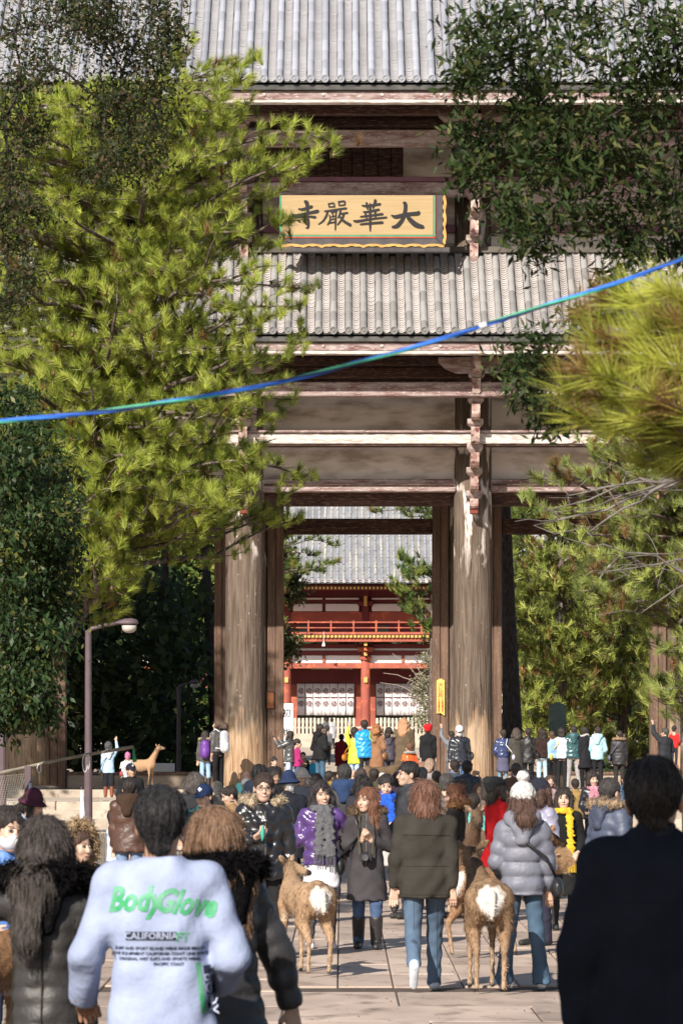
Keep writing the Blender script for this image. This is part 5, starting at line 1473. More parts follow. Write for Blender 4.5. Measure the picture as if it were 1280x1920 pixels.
def person(label, x, yt, s, rot=0, z=None, h=None, top=('jacket', BLK), low=('trousers', (.05,.07,.13), 'denim'), hair=('short', HB), skin=SKIN, arms=('hang','hang'), legs='stand',
           head=(0,0,0), shoes=(.03,.03,.03), hat=None, extra=(), wide=1.0, group=None, kid=False, sit=False, lean=0.0, dx=0.0):
    Y = F/s; X = (x-640)*Y/F
    g0 = gz(Y) if z is None else z
    H = HC + (1453-yt)*Y/F - g0 if h is None else h
    PLOG.append((round(H, 2), round(Y, 1), label[:30]))
    if head == (0,0,0): head = (random.uniform(-22, 22), random.uniform(-9, 12), random.uniform(-5, 5))
    root = thing('person', label, 'person', (X, Y, g0), rad(rot), group)
    k = H/1.70; hk = 1.10*(1.22 if kid else 1.0)
    near = s >= 380; mid = s >= 140
    vx = (.0125 if near else .0145 if mid else .022)/k; sx = (.9 if 'f' in extra else 1.0)*wide
    dz = 0.0
    if sit: dz = -.45; k = H/(1.70-.45)
    if kid: dz += -.0
    sh = .165*sx; zs = 1.365+dz
    ln = lambda zz: lean*(zz-.9-dz)     # forward lean (towards -y)
    def out(name, parts, m, parent=root, smooth=True):
        V, Q = join(parts) if isinstance(parts, list) else parts
        if len(V) == 0: return None
        V = np.array(V); 
        return link(name, mesh_np(name, V*k, Q, smooth), m, parent)
    # joints
    J = {}
    for sd, ar in ((-1, arms[0]), (1, arms[1])):
        u, fo, hd, cu = ARMS[ar] if isinstance(ar, str) else ar
        u = np.array(u, float)*(sd,1,1); fo = np.array(fo, float)*(sd,1,1); hd = np.array(hd, float)*(sd,1,1)
        S = np.array((sd*sh, -ln(zs), zs)); E = S + u/np.linalg.norm(u)*.285; Wr = E + fo/np.linalg.norm(fo)*.245
        J[sd] = (S, E, Wr, hd, cu)
    hipz = .90+dz; LG = {}
    for sd in (-1, 1):
        hp = np.array((sd*.085*sx, 0, hipz))
        if sit: kn = np.array((sd*.12, -.42, hipz+.02)); an = np.array((sd*.12, -.40, .08)); up = 0
        else:
            kn = np.array((sd*.095, -.012, .48)); an = np.array((sd*.10, .02, .085)); up = 0
            if legs == 'wide': kn[0] = sd*.12; an[0] = sd*.16
            if legs in ('walkR', 'walkL'):
                front = (sd > 0) == (legs == 'walkL')
                if front: kn = np.array((sd*.09, -.16, .49)); an = np.array((sd*.09, -.20, .085))
                else: kn = np.array((sd*.10, -.01, .475)); an = np.array((sd*.12, .30, .24)); up = 1
            if legs == 'step':
                if sd > 0: kn = np.array((.10, -.10, .49)); an = np.array((.10, -.05, .085))
                else: kn = np.array((-.09, .02, .48)); an = np.array((-.10, .12, .10))
        LG[sd] = (hp, kn, an, up)
    # ---- body: one surface from head to hands
    hc = np.array((0, -.015-ln(1.58+dz), 1.580+dz)); Rh = rotm(*head)
    neck0 = hc + np.array((0, .035, -.125))
    bv = .03/k
    f = Field((-1.05, -.9, -.02), (1.05, .75, 1.75), bv) if False else Field((-.95, -.75, .0), (.95, .6, 1.62+dz), bv)
    f.stack([(1.43+dz, .10, .07, -ln(1.4+dz)), (1.30+dz, .15*sx, .09, -ln(1.3+dz)), (1.05+dz, .125*sx, .085, -ln(1.05+dz)), (.92+dz, .15*sx, .095, 0), (.82+dz, .13, .09, 0)], .03)
    for sd in (-1, 1):
        S, E, Wr, hd, cu = J[sd]; f.cap((0, -ln(zs), zs-.01), S, .055, .05, .04); f.cap(S, E, .045, .038, .02); f.cap(E, Wr, .037, .026, .015)
        hp, kn, an, up = LG[sd]; f.cap(hp, kn, .075, .05, .03); f.cap(kn, an, .048, .034, .02)
    parts = [f.mesh()]
    hv = (.0065 if near or mid else .011)/k/hk
    q = Field((-.13,-.16,-.22), (.13,.16,.16), hv)
    q.ell((0,.012,.028), (.074,.094,.090), .03).ell((0,-.032,-.045), (.056,.060,.066), .035).ell((0,-.060,-.090), (.030,.026,.022), .03)
    q.cap((0,-.090,.006), (0,-.106,-.028), .008, .0145, .012).ell((.034,-.072,-.030), (.024,.018,.022), .02).ell((-.034,-.072,-.030), (.024,.018,.022), .02)
    q.ell((.030,-.098,.006), (.016,.012,.010), .010, 'd').ell((-.030,-.098,.006), (.016,.012,.010), .010, 'd').ell((0,-.088,-.060), (.024,.012,.009), .008)
    q.cap((0,.02,-.07), (0,.035,-.20), .052, .058, .02)
    for sd in (-1, 1): q.ell((sd*.076,.012,-.012), (.011,.020,.032), .008)
    V, Q = q.mesh(); V = (V*hk)@Rh.T + hc + (np.array((0,0,.118*(hk-1))) if kid else 0); parts.append((V, Q))
    hc2 = hc + (np.array((0,0,.118*(hk-1))) if kid else 0)
    gl = [e for e in extra if isinstance(e, tuple) and e[0] == 'gloves']
    gp = []
    for sd in (-1, 1):
        S, E, Wr, hd, cu = J[sd]
        if isinstance(arms[0 if sd < 0 else 1], str) and arms[0 if sd < 0 else 1] == 'pocket': continue
        hf = hand_field(Wr, hd, cu, -sd, (.005 if near or mid else .009)/k, 1.0 if not gl else 1.12).mesh()
        (gp if gl and (len(gl[0]) < 3 or gl[0][2] in (0, sd)) else parts).append(hf)
    bo = out('body', parts, fab(skin, 'skin'))
    if gp:
        for gq in gp: out('glove', gq, fab(gl[0][1], 'knit'))
    def hp_(name, V, Q, m, smooth=True, parent=None):
        V = (np.array(V)*hk)@Rh.T + hc2; return out(name, (V, Q), m, parent or root, smooth)
    def small(name, items, m, parent=None, vox=.004):
        ff = Field((-.13,-.17,-.18), (.13,.14,.17), vox)
        for it in items: ff.cap(*it[:2], it[2], it[3] if len(it) > 3 else it[2], .002, it[4] if len(it) > 4 else (1,1,1))
        V, Q = ff.mesh(); 
        if len(V): return hp_(name, V, Q, m, True, parent)
    # ---- hair
    hs, hcol = hair[0], hair[1]
    yb = .10 if any(isinstance(e, tuple) and e[0] in ('hood','backpack') for e in extra) else 0
    if hs != 'none':
        v = (.009 if near or mid else .013)/k
        q = Field((-.19,-.17,-.52), (.19,.30,.17), v)
        q.ell((0,.022,.040), (.086,.104,.094), .02)
        if hs in ('short','spiky'):
            q.cap((0,.06,.0), (0,.070,-.062), .056, .038, .03, (1.05,.8,1))
        if hs in ('long','wavy','bob','fluffy'):
            Lh = {'long': .40, 'wavy': .34, 'bob': .14, 'fluffy': .20}[hs] if len(hair) < 3 else hair[2]
            r1_ = .088 if hs != 'fluffy' else .10; r2_ = .07 if hs != 'fluffy' else .095
            if yb and near: r1_, r2_ = .074, .062
            if yb and near: q.cap((0,.055,.0), (0,.165,-.13), r1_, r1_*.9, .04, (1.15,.62,1)).cap((0,.165,-.13), (0,.215,-Lh), r1_*.9, r2_*.8, .03, (1.15,.5,1))
            else: q.cap((0,.055,.0), (0,.085+yb,-Lh), r1_, r2_, .03, (1.15,.62,1))
            for sd in (-1, 1):
                q.cap((sd*.070,.0,.02), (sd*.088,-.035,-Lh*.75), .034, .028, .02, (1,1.1,1))
                if hs in ('wavy','fluffy'): q.cap((sd*.085,.01,-.05), (sd*.12,.0,-Lh*.8), .04, .035, .03)
        if hs == 'bun': q.ell((0,.06,.10), (.045,.045,.04), .02).cap((0,.06,.0), (0,.07,-.05), .06, .05, .02)
        # open the face
        if hs in ('long','wavy','bob','fluffy','bangs'):
            q.ell((0,-.125,-.045), (.056,.095,.088), .012, 'd')
            q.cap((0,-.13,-.10), (0,-.13,-.5), .085, .10, .01, (1,1,1), 'd')
        else:
            q.ell((0,-.130,-.035), (.068,.098,.090), .012, 'd')
            q.cap((0,-.10,-.14), (0,.1,-.175), .09, .06, .01, (1.4,1,1), 'd') if hs == 'short' else None
        # strands
        Xx, Yy, Zz = q.ax[0][:, None, None], q.ax[1][None, :, None], q.ax[2][None, None, :]
        th = np.arctan2(Xx, Yy+.03); am = .0022 if hs != 'spiky' else .009
        q.F = (q.F + am*np.sin(th*19+2*np.sin(Zz*22)) + am*.8*np.sin(th*37+Zz*30) + (.004*np.sin(Zz*55+th*5) if hs in ('wavy','fluffy') else 0)).astype(np.float32)
        V, Q = q.mesh(); hob = hp_('hair', V, Q, fab(hcol, 'hair'))
        if s > 100 and len(V):
            VL = ((np.array(V)*hk)@Rh.T + hc2)*k
            fuzzy('loose_hair', VL, Q, fab(hcol, 'hair'), hob, FR, 2600 if near else 1000 if mid else 350, .065 if hs in ('long','wavy','bob','fluffy') else .022, .0032 if near else .0045, down=1.0, out_={'spiky': 1.0, 'short': .10, 'long': .06, 'bun': .06}.get(hs, .14), jit={'spiky': .3, 'short': .11, 'long': .07, 'bun': .1}.get(hs, .17))
    # ---- face details where the face shows
    facing = abs(((rot + head[0]) + 180) % 360 - 180) < 100
    if facing and s >= 60 and 'noface' not in extra:
        dk = fab((.02,.014,.012), 'plain')
        if s >= 140:
            ew = fab((.55,.50,.47), 'plain')
            for sd in (-1, 1):
                small('eye', [((sd*.022,-.0895,.005),(sd*.040,-.083,.006),.0052)], ew, vox=.003)
                small('iris', [((sd*.029,-.0925,.0055),(sd*.033,-.0915,.0055),.0050)], dk, vox=.003)
                small('eyelid', [((sd*.019,-.0935,.0100),(sd*.031,-.0935,.0125),.0024),((sd*.031,-.0935,.0125),(sd*.044,-.084,.0095),.0024)], dk, vox=.0025)
                small('eyebrow', [((sd*.016,-.0955,.027),(sd*.045,-.083,.030),.0034,.0026)], fab(tuple(v*1.2 for v in hcol), 'hair'), vox=.003)
            if 'smile' in extra: 
                small('mouth', [((-.022,-.0925,-.054),(0,-.0985,-.064),.0050),((0,-.0985,-.064),(.022,-.0925,-.054),.0050)], fab((.38,.10,.09), 'plain'), vox=.003)
                small('teeth', [((-.013,-.1005,-.0585),(.013,-.1005,-.0585),.0040)], fab((.75,.72,.68), 'plain'), vox=.0028)
            else: small('mouth', [((-.019,-.0945,-.060),(0,-.0995,-.061),.0040),((0,-.0995,-.061),(.019,-.0945,-.060),.0040)], fab((.36,.13,.11), 'plain'), vox=.003)
        else:
            small('eyes', [((sd*.022,-.093,.006),(sd*.040,-.085,.006),.006) for sd in (-1,1)] + [((sd*.016,-.095,.027),(sd*.044,-.083,.030),.004) for sd in (-1,1)], dk, vox=.006)
            small('mouth', [((-.02,-.096,-.060),(.02,-.096,-.060),.0055)], fab((.36,.13,.11), 'plain'), vox=.006)
    if 'glasses' in extra:
        gb = MB()
        for sd in (-1, 1):
            gb.tube([(sd*.032+.023*math.cos(a), -.104+.010*abs(math.cos(a))*0+ .25*abs(.023*math.cos(a)+.0)*(1 if math.cos(a)*sd > 0 else 0), .004+.016*math.sin(a)) for a in np.linspace(0, 2*math.pi, 15)], .0022, 5, False)
            gb.tube([(sd*.055,-.098,.008), (sd*.078,-.05,.010), (sd*.080,.01,.006)], .0022, 5)
        gb.tube([(-.009,-.106,.006),(.009,-.106,.006)], .0022, 5)
        V = np.array([tuple(v) for v in gb.v]); V = (V*hk)@Rh.T + hc2
        link('glasses', mesh_np('glasses', V*k, gb.f), fab((.03,.03,.035), 'plain'), root)
    if 'mask' in extra:
        q = Field((-.12,-.16,-.15), (.12,.08,.06), .006); q.ell((0,-.045,-.050), (.066,.070,.058), .01).cap((0,-.09,-.01), (0,-.108,-.045), .010, .02, .02).below(-.115)
        q.F = np.maximum(q.F, q.ax[2][None, None, :]-(-.014)).astype(np.float32); q.F = np.maximum(q.F, q.ax[1][None, :, None]+.02).astype(np.float32)
        V, Q = q.mesh(); hp_('face_mask', V, Q, fab((.78,.78,.80), 'plain'))
    # ---- hats
    if hat:
        ht, hcl = hat[0], hat[1]; v = (.008 if mid or near else .012); q = Field((-.19,-.24,-.08), (.19,.19,.30), v); kd = 'knit'
        if ht == 'beanie': q.ell((0,.022,.055), (.094,.108,.100), .02).below(.028); q.F = np.minimum(q.F, Field((-.19,-.24,-.08), (.19,.19,.30), v).cap((0,-.012,.04),(0,.04,.04),.0,.0,.0).F)
        if ht == 'pom': q.ell((0,.022,.060), (.102,.114,.112), .02).below(-.005); q.ell((0,.03,.205), (.050,.050,.048), .01); q.wrinkle(.003, 3.2, 1)
        if ht == 'beret': q.ell((0,.05,.085), (.112,.122,.070), .02).ell((0,.08,.02), (.09,.07,.06), .03)
        if ht in ('cap',): q.ell((0,.020,.050), (.090,.106,.092), .02).below(.022); q.cap((0,-.09,.030), (0,-.150,.018), .060, .055, .01, (1.1,1,.10)); kd = 'cloth'
        if ht == 'bucket': q.ell((0,.02,.060), (.092,.106,.090), .01).below(.03); q.cap((0,.02,.040), (0,.02,.012), .118, .145, .01, (1,1.08,.12)); q.cap((0,.02,.035),(0,.02,.10),.09,.075,.02,(1,1.12,1)); kd = 'cloth'
        V, Q = q.mesh(); ho = hp_('hat', V, Q, fab(hcl, kd))
        if ht == 'cap' and len(hat) > 2: small('cap_badge', [((-.014,-.085,.095),(.014,-.085,.095),.012),((0,-.09,.078),(0,-.09,.112),.010)], fab(hat[2], 'plain'), ho)
    # ---- lower clothes
    lk = low[0]; lcol = low[1]; lkd = low[2] if len(low) > 2 else 'cloth'
    q = Field((-.36,-.6,.0), (.36,.5,1.08+dz), vx*1.0)
    if lk in ('trousers','flare','leggings','skirt','shorts'):
        kr = {'trousers': (.088,.066,.060,.056), 'flare': (.090,.066,.060,.082), 'leggings': (.080,.052,.049,.034), 'skirt': (.080,.052,.049,.034), 'shorts': (.10,.09,.049,.04)}[lk]
        qs = q
        for sd in (-1, 1):
            hp, kn, an, up = LG[sd]
            q.cap(hp, kn, kr[0]*min(1.1, sx), kr[1], .02).cap(kn, (kn+an)/2, kr[1], kr[2], .02).cap((kn+an)/2, an-np.array((0,0,.03 if not up else 0))+0, kr[2], kr[3], .012, cut=False)
        q.stack([(1.04+dz, .135*sx, .092, 0), (.92+dz, .160*sx, .108, .005), (.84+dz, .165*sx, .108, .01)], .03)
        q.below(.045)
        q.wrinkle(.0035 if lk != 'leggings' else .001, 1.5, x*.1)
        nm = 'leggings' if lk in ('leggings','skirt') else 'trousers'
        if lk == 'skirt': out('leggings', q.mesh(), fab(low[3], 'cloth') if len(low) > 3 else fab((.08,.08,.085), 'cloth'))
        else: out(nm, q.mesh(), fab(lcol, lkd))
        if lk == 'skirt':
            zz = low[4] if len(low) > 4 else .60
            q = Field((-.36,-.3,zz-.05), (.36,.3,1.1+dz), vx); q.stack([(1.03+dz,.14*sx,.10,0), (.90,.175*sx,.125,0), (zz,.215*sx,.16,-.005)], .02).below(zz).wrinkle(.004, 1.3, 2)
            out('skirt', q.mesh(), fab(lcol, lkd))
    # ---- shoes or boots
    for sd in (-1, 1):
        hp, kn, an, up = LG[sd]; q = Field(an+(-.12,-.32,-.12), an+(.12,.2,.42), vx*.8)
        if up: q.cap(an+(0,.02,-.03), an+(0,-.06,-.155), .040, .036, .02, (1,1,1)).cap(an+(0,.04,.0), an+(0,.045,-.02), .042, .042, .02)
        else: q.cap((an[0], an[1]+.02, .045), (an[0]*1.08, an[1]-.17, .035), .044, .036, .02, (1,1,.95)).cap((an[0], an[1], .05), an, .040, .042, .02); 
        if 'boots' in extra: q.cap(an, an+(kn-an)*.66, .060, .074, .02, cut=True); 
        if not up: q.below(.002)
        so = out('boot' if 'boots' in extra else 'shoe', q.mesh(), fab(shoes, 'leather' if 'boots' in extra else 'plain'))
        if up and so: 
            q = Field(an+(-.1,-.3,-.3), an+(.1,.2,.1), .012); d_ = np.array((0,.028,-.01)); q.cap(an+d_+(0,.035,-.01), an+d_+(0,-.065,-.165), .040, .034, .01, (1,.45,1)); out('sole', q.mesh(), fab((.62,.66,.72), 'plain'))
    # ---- upper clothes
    tk, tc = top[0], top[1]; tkd = top[2] if len(top) > 2 else 'cloth'; op = top[3] if len(top) > 3 else {}
    fat = op.get('fat', {'jacket': .012, 'puffer': .032, 'coat': .016, 'shirt': .004, 'longpuffer': .030}[tk])
    hem = op.get('hem', {'jacket': .80, 'puffer': .80, 'coat': .58, 'shirt': .84, 'longpuffer': .50}[tk])
    if sit: hem = max(hem+dz, hipz-.12)
    else: hem = hem+dz
    quilt = None
    if tk in ('puffer','longpuffer'): quilt = op.get('quilt', (.014, .095))
    fl = op.get('flare', .0 if hem > .7 else .04)
    q = Field((-1.0,-.85,hem-.05), (1.0,.5,min(2.0, 1.58+dz+.5)), vx)
    belt = op.get('belt', 0)
    q.stack([(1.455+dz, .072, .068, .02-ln(1.44+dz)), (1.415+dz, .105*sx+fat*.3, .085+fat*.5, .014-ln(1.4+dz)), (1.37+dz, .150*sx+fat*.5, .105+fat*.7, .008-ln(1.37+dz)), (1.28+dz, (.170+fat)*sx, .118+fat, .0-ln(1.28+dz)), (1.07+dz, (.152-belt+fat)*sx, .108-belt*.5+fat, -ln(1.07+dz)), (.92+dz, (.170+fat)*sx, .122+fat, 0)] +
            ([(hem-.001, (.180+fat+fl)*sx, .130+fat+fl, 0)] if hem < .9+dz else []), .03, quilt)
    aq = (quilt[0]*.8, quilt[1]*.95) if quilt else None
    for sd in (-1, 1):
        S, E, Wr, hd, cu = J[sd]; a1 = .060+fat*.7; a2 = .050+fat*.7
        q.cap(S*(.45,1,1)+(0,0,.012), S+(0,0,-.008), a1*.9, a1, .05)
        q.cap(S, E, a1, a2, .03, quilt=aq); q.cap(E, Wr, a2, .038+fat*.4, .02, quilt=aq, cut=True)
    if hem < .9+dz or True: q.below(hem)
    if tk not in ('shirt',) and not op.get('nocollar'): q.cap((0,.01-ln(1.45+dz),1.44+dz), (0,.0-ln(1.5+dz),1.485+dz), .072+fat*.4, .068+fat*.4, .015, (1,.95,.5), cut=True)
    q.wrinkle(op.get('wr', .0038 if tkd != 'shiny' else .008), 1.0 if tkd != 'shiny' else 1.6, x*.07)
    tp_ = out('coat' if tk in ('coat','longpuffer') else 'shirt' if tk == 'shirt' else 'jacket', q.mesh(), fab(tc, tkd))
    # ---- extras
    by = .0-ln(1.4+dz)
    for e in extra:
        if not isinstance(e, tuple): continue
        if e[0] == 'hood':      # lying on the back of the shoulders
            q = Field((-.30,-.25,1.05+dz), (.30,.42,1.68+dz), vx); q.cap((-.09,.08+by,1.455+dz), (.09,.08+by,1.455+dz), .075, .075, .03).cap((0,.13+by,1.44+dz), (0,.155+by,1.27+dz), .095, .05, .03, (1.25,.75,1)).wrinkle(.004, 1.2, 2)
            out('hood', q.mesh(), fab(e[1], e[2] if len(e) > 2 else tkd))
        if e[0] in ('fur', 'furup'):
            q = Field((-.34,-.28,1.2+dz), (.34,.36,1.86+dz), .013/k); pts = []
            for a in np.linspace(-2.5, 2.5, 13):
                if e[0] == 'fur': pts.append((.165*math.sin(a), .04+by+.115*math.cos(a)*1.0, 1.425+dz+.055*math.cos(a*.5)))
                else: pts.append((.125*math.sin(a), -.03+by, 1.585+dz+.155*math.cos(a)))
            for a, b in zip(pts[:-1], pts[1:]): q.cap(a, b, .042, .042, .01)
            X3, Y3, Z3 = q.ax[0][:, None, None], q.ax[1][None, :, None], q.ax[2][None, None, :]
            q.F = (q.F + .010*np.sin(75*X3+3*np.sin(50*Z3))*np.sin(70*Z3+2*np.sin(60*Y3)) + .006*np.sin(120*Y3+90*X3)).astype(np.float32)
            V, Q = q.mesh(); fo_ = out('fur_trim', (V, Q), fab(e[1], 'fur'), tp_)
            if s > 100: fuzzy('fur_hairs', V*k, Q, fab(e[1], 'fur'), tp_, FR, 3500 if near else 1500, .035, .004, down=.2, out_=1, jit=.5)
            if e[0] == 'furup':
                q = Field((-.25,-.2,1.3+dz), (.25,.3,1.82+dz), .014/k); q.ell((0,.04+by,1.60+dz), (.125,.135,.15), .02).ell((0,-.13+by,1.58+dz), (.10,.14,.12), .02, 'd'); out('hood', q.mesh(), fab(tc, tkd))
        if e[0] == 'scarf':
            q = Field((-.22,-.36,.8+dz), (.22,.22,1.58+dz), .011/k)
            pr_ = None
            for a in np.linspace(0, 2*math.pi, 15):
                p = np.array((.088*math.sin(a), .0+by-.02-.095*math.cos(a), 1.455+dz+.012*math.cos(a*2)+(-.03*math.cos(a))))
                if pr_ is not None: q.cap(pr_, p, .038, .038, .01)
                pr_ = p
            Ld = e[2] if len(e) > 2 else .35
            sw_ = .036 if Ld > .5 else .046; q.cap((.05,-.135+by,1.40+dz), (.075,-.185+by,1.40-Ld+dz), sw_, sw_, .01, (1.2,.4,1), cut=True)
            if Ld < .55: q.cap((-.02,-.14+by,1.40+dz), (-.045,-.185+by,1.42-Ld+dz), .04, .045, .01, (1.2,.4,1), cut=True)
            q.wrinkle(.005, 2.6, 1); sc_ = out('scarf', q.mesh(), fab(e[1], 'knit'))
            if Ld > .38 and s > 140:
                fr = MB()
                for cx_, zz in ((.078, 1.40-Ld), (-.045, 1.42-Ld))[:1 if Ld > .5 else 2]:
                    for j in range(8): xx = cx_-.045+.013*j; fr.tube([(xx*k, (-.19+by)*k, (zz+dz+.01)*k), ((xx+random.uniform(-.01,.01))*k, (-.20+by)*k, (zz+dz-.10)*k)], .004*k, 5)
                fr.build('fringe', fab(e[1], 'knit'), sc_)
        if e[0] == 'backpack':
            q = Field((-.2,.0,.85+dz), (.2,.42,1.48+dz), vx); q.cap((0,.215,1.32+dz), (0,.225,1.02+dz), .125, .135, .03, (1.05,.72,1)).cap((0,.30,1.08+dz), (0,.30,1.0+dz), .075, .08, .02, (1.1,.6,1)).wrinkle(.003, 2, 3)
            bpk = out('backpack', q.mesh(), fab(e[1], 'satin'))
            m_ = MB()
            for sd in (-1, 1): m_.tube([(sd*.11*k,.17*k,(1.40+dz)*k),(sd*.125*k,.04*k,(1.475+dz)*k),(sd*.13*k,-.12*k,(1.38+dz)*k),(sd*.15*k,-.14*k,(1.15+dz)*k),(sd*.16*k,.02*k,(1.02+dz)*k),(sd*.12*k,.17*k,(1.0+dz)*k)], .017*k, 6)
            m_.build('strap', fab(e[1], 'satin'), bpk, smooth=True)
        if e[0] in ('bag',):     # shoulder bag with a strap across the body; side, colour, cross from other shoulder
            sd = e[2]; c = e[1]; zb = e[3] if len(e) > 3 else .98; fx = .26+fat; fy = e[4] if len(e) > 4 else .05
            q = Field((sd*fx-.22,fy-.2,zb-.2+dz), (sd*fx+.22,fy+.2,zb+.2+dz), vx); q.cap((sd*fx,fy-.08,zb+dz), (sd*fx,fy+.08,zb+dz), .095, .095, .02, (.55,1.15,1)).wrinkle(.003, 2, 1); bg_ = out('shoulder_bag', q.mesh(), fab(c, 'leather'))
            o_s = -sd if 'x' in e else sd
            m_ = MB(); dp = .13+fat; dw = o_s*.13
            m_.tube([tuple(np.array(p)*k) for p in ((sd*fx, fy+.06, zb+.08+dz), (sd*.20, dp+.0, 1.12+dz), (0.3*dw+sd*.03, dp+.012, 1.28+dz), (dw*.9, .07+fat*.5, 1.44+dz), (dw, -.05, 1.452+dz), (dw*.8, -dp+.02, 1.36+dz), (sd*.06, -dp-.01, 1.22+dz), (sd*.19, -dp+.02, 1.08+dz), (sd*fx, fy-.06, zb+.08+dz))], .014*k, 6)
            m_.build('strap', fab(e[5] if len(e) > 5 and isinstance(e[5], tuple) else c, 'leather'), bg_, smooth=True)
        if e[0] == 'camera':
            cc = np.array((0,-.22,.98+dz))
            m_ = MB(); m_.box(*(np.array((cc[0]-.065,cc[0]+.065,cc[1]-.03,cc[1]+.03,cc[2]-.042,cc[2]+.042))*k), .006*k); co_ = m_.build('camera', fab((.02,.02,.022), 'plain'), root)
            m_ = MB(); 
            V_ = []
            m_.tube([tuple((cc+(0,-.03,-.003))*k), tuple((cc+(0,-.085,-.003))*k)], [.036*k,.032*k], 14); m_.build('lens', fab((.06,.06,.07), 'leather'), co_)
            m_ = MB(); m_.box(*(np.array((cc[0]-.025,cc[0]+.025,cc[1]-.025,cc[1]+.02,cc[2]+.043,cc[2]+.062))*k), .004*k); m_.build('viewfinder', fab((.02,.02,.022), 'plain'), co_)
            m_ = MB()
            for sd in (-1, 1): m_.tube([tuple(np.array(p)*k) for p in ((sd*.065,-.22,1.0+dz),(sd*.08,-.185,1.2+dz),(sd*.07,-.13,1.40+dz),(sd*.06,.05,1.47+dz))], .007*k, 5)
            m_.build('strap', fab((.10,.09,.05), 'cloth'), co_)
        if e[0] == 'collar': 
            q = Field((-.16,-.2,1.36+dz), (.16,.18,1.56+dz), .010/k); q.cap((0,.015+by,1.45+dz), (0,.01+by,1.505+dz), .070, .064, .01, (1,.95,.6), cut=True); out('inner_collar', q.mesh(), fab(e[1], 'knit'))
        if e[0] == 'held':
            S, E, Wr, hd, cu = J[e[2]]; hd = hd/np.linalg.norm(hd); c = Wr + hd*.11 + np.array((0,-.02,0)); q = Field(c-.14, c+.14, .010); q.ell(c, e[3], .005).wrinkle(.002, 3, 1); out(e[4] if len(e) > 4 else 'held_item', q.mesh(), fab(e[1], 'plain'))
    return root
# ---------------------------------------------------------------- the people, nearest first
f_ = 'f'
sw = person('short-haired man seen from behind in a white sweatshirt with green lettering', 302, 1483, 512, 180, top=('shirt', (.32,.37,.53), 'cloth', {'hem': .80, 'fat': .022, 'wr': .006}), low=('trousers', (.03,.035,.05), 'cloth'),
    hair=('short', (.012,.011,.012)), skin=(.36,.20,.13), arms=(((.36,.10,-1),(-.15,-.75,-.45),(-.3,-.8,-.3),.5), ((.40,.02,-1),(.10,-.60,-.65),(-.1,-.8,-.3),.5)), head=(-4,-6,0), wide=1.0)
person('straight-haired woman in a long black quilted coat, arm held out, lower left', 88, 1540, 480, 176, top=('longpuffer', (.040,.037,.036), 'satin', {'hem': .45, 'quilt': (.010,.075), 'fat': .016}), hair=('long', (.035,.028,.025), .34), arms=('hang', ((.95,-.10,-.28),(.75,-.65,-.10),(.7,-.7,0),.4)),
    extra=(f_, ('hood', (.012,.011,.012), 'fur'), ('fur', (.010,.009,.010))), head=(-14,0,0), low=('leggings', (.02,.02,.02)), wide=.88)
person('woman with long brown hair in a black quilted coat walking right beside the white sweatshirt', 412, 1520, 480, 212, top=('longpuffer', (.040,.038,.040), 'satin', {'hem': .42, 'quilt': (.014,.085), 'flare': .10}), hair=('long', (.13,.075,.045), .36), arms=(((.55,.10,-1),(.25,.10,-1),(.2,-.1,-1),.4),'low'),
    extra=(f_, ('hood', (.010,.009,.010), 'fur'), ('fur', (.010,.009,.010))), head=(8,-8,0), low=('leggings', (.02,.02,.02)), wide=.95, lean=.08)
person('large dark-haired man in a black coat filling the lower right corner, seen from behind', 1228, 1430, 545, 184, top=('coat', (.011,.013,.020), 'cloth', {'hem': .50, 'fat': .05, 'wr': .005}), low=('trousers', (.015,.015,.02), 'cloth'), hair=('short', (.010,.008,.007)), arms=(((.30,.02,-1),(.02,-.14,-1),(0,-.1,-1),.4),)*2,
    skin=(.30,.17,.11), wide=.95, extra=(('collar', (.011,.013,.020)),))
person('child in a blue jacket wearing a white face mask at the left edge', 14, 1536, 300, 25, z=0.0, top=('jacket', (.10,.22,.55), 'satin'), hair=('short', HB), extra=('mask',), head=(8,5,0), arms=('low','bent'), low=('trousers', (.03,.04,.08), 'denim'), kid=True)
person('person with a thick tan fur hood up, behind the straight-haired woman', 146, 1556, 300, 35, z=0.0, top=('puffer', (.02,.018,.02), 'satin'), hair=('short', HBR2), extra=(f_, ('furup', (.42,.29,.17))), head=(10,5,0), low=('trousers', (.03,.03,.04)))
person('stall keeper in a maroon hat and striped dark top under the net', 62, 1506, 190, 40, h=1.50, top=('jacket', (.07,.03,.055), 'cloth'), hat=('bucket', (.07,.022,.04)), hair=('bob', HB), arms=('bent','low'), extra=(f_, ('backpack', (.35,.42,.55))), head=(20,15,0), low=('trousers', (.04,.04,.05)))
person('man in a brown leather jacket with a hood, standing before the steps at left', 243, 1463, 158, 172, top=('jacket', (.075,.035,.024), 'leather', {'hem': .76, 'wr': .007, 'fat': .025}), extra=(('hood', (.05,.03,.02), 'cloth'), ('collar', (.45,.60,.75))), low=('trousers', (.12,.17,.26), 'denim'), wide=1.1, arms=('hang','hang'))
person('child in a pale blue shirt reaching toward the stall beside the brown leather jacket', 216, 1532, 150, 60, z=.15, h=1.12, top=('jacket', (.50,.60,.78), 'cloth'), arms=('reach','low'), hair=('short', HB), kid=True, low=('trousers', (.04,.04,.05)))
person('man in a dark cap and black jacket over a red shirt, facing the camera', 246, 1434, 106, 8, z=.42, top=('jacket', (.018,.018,.02), 'cloth', {'fat': .03}), hat=('cap', (.02,.022,.028), (.5,.5,.5)), extra=(('collar', (.45,.04,.04)),), head=(18,0,0), arms=('low','low'), skin=SKIN2, low=('trousers', (.03,.03,.035)))
person('person with greying curly hair just behind the blue cap', 366, 1451, 150, 175, top=('jacket', (.03,.03,.035)), hair=('fluffy', (.06,.052,.048), .05), low=('trousers', (.03,.03,.035)))
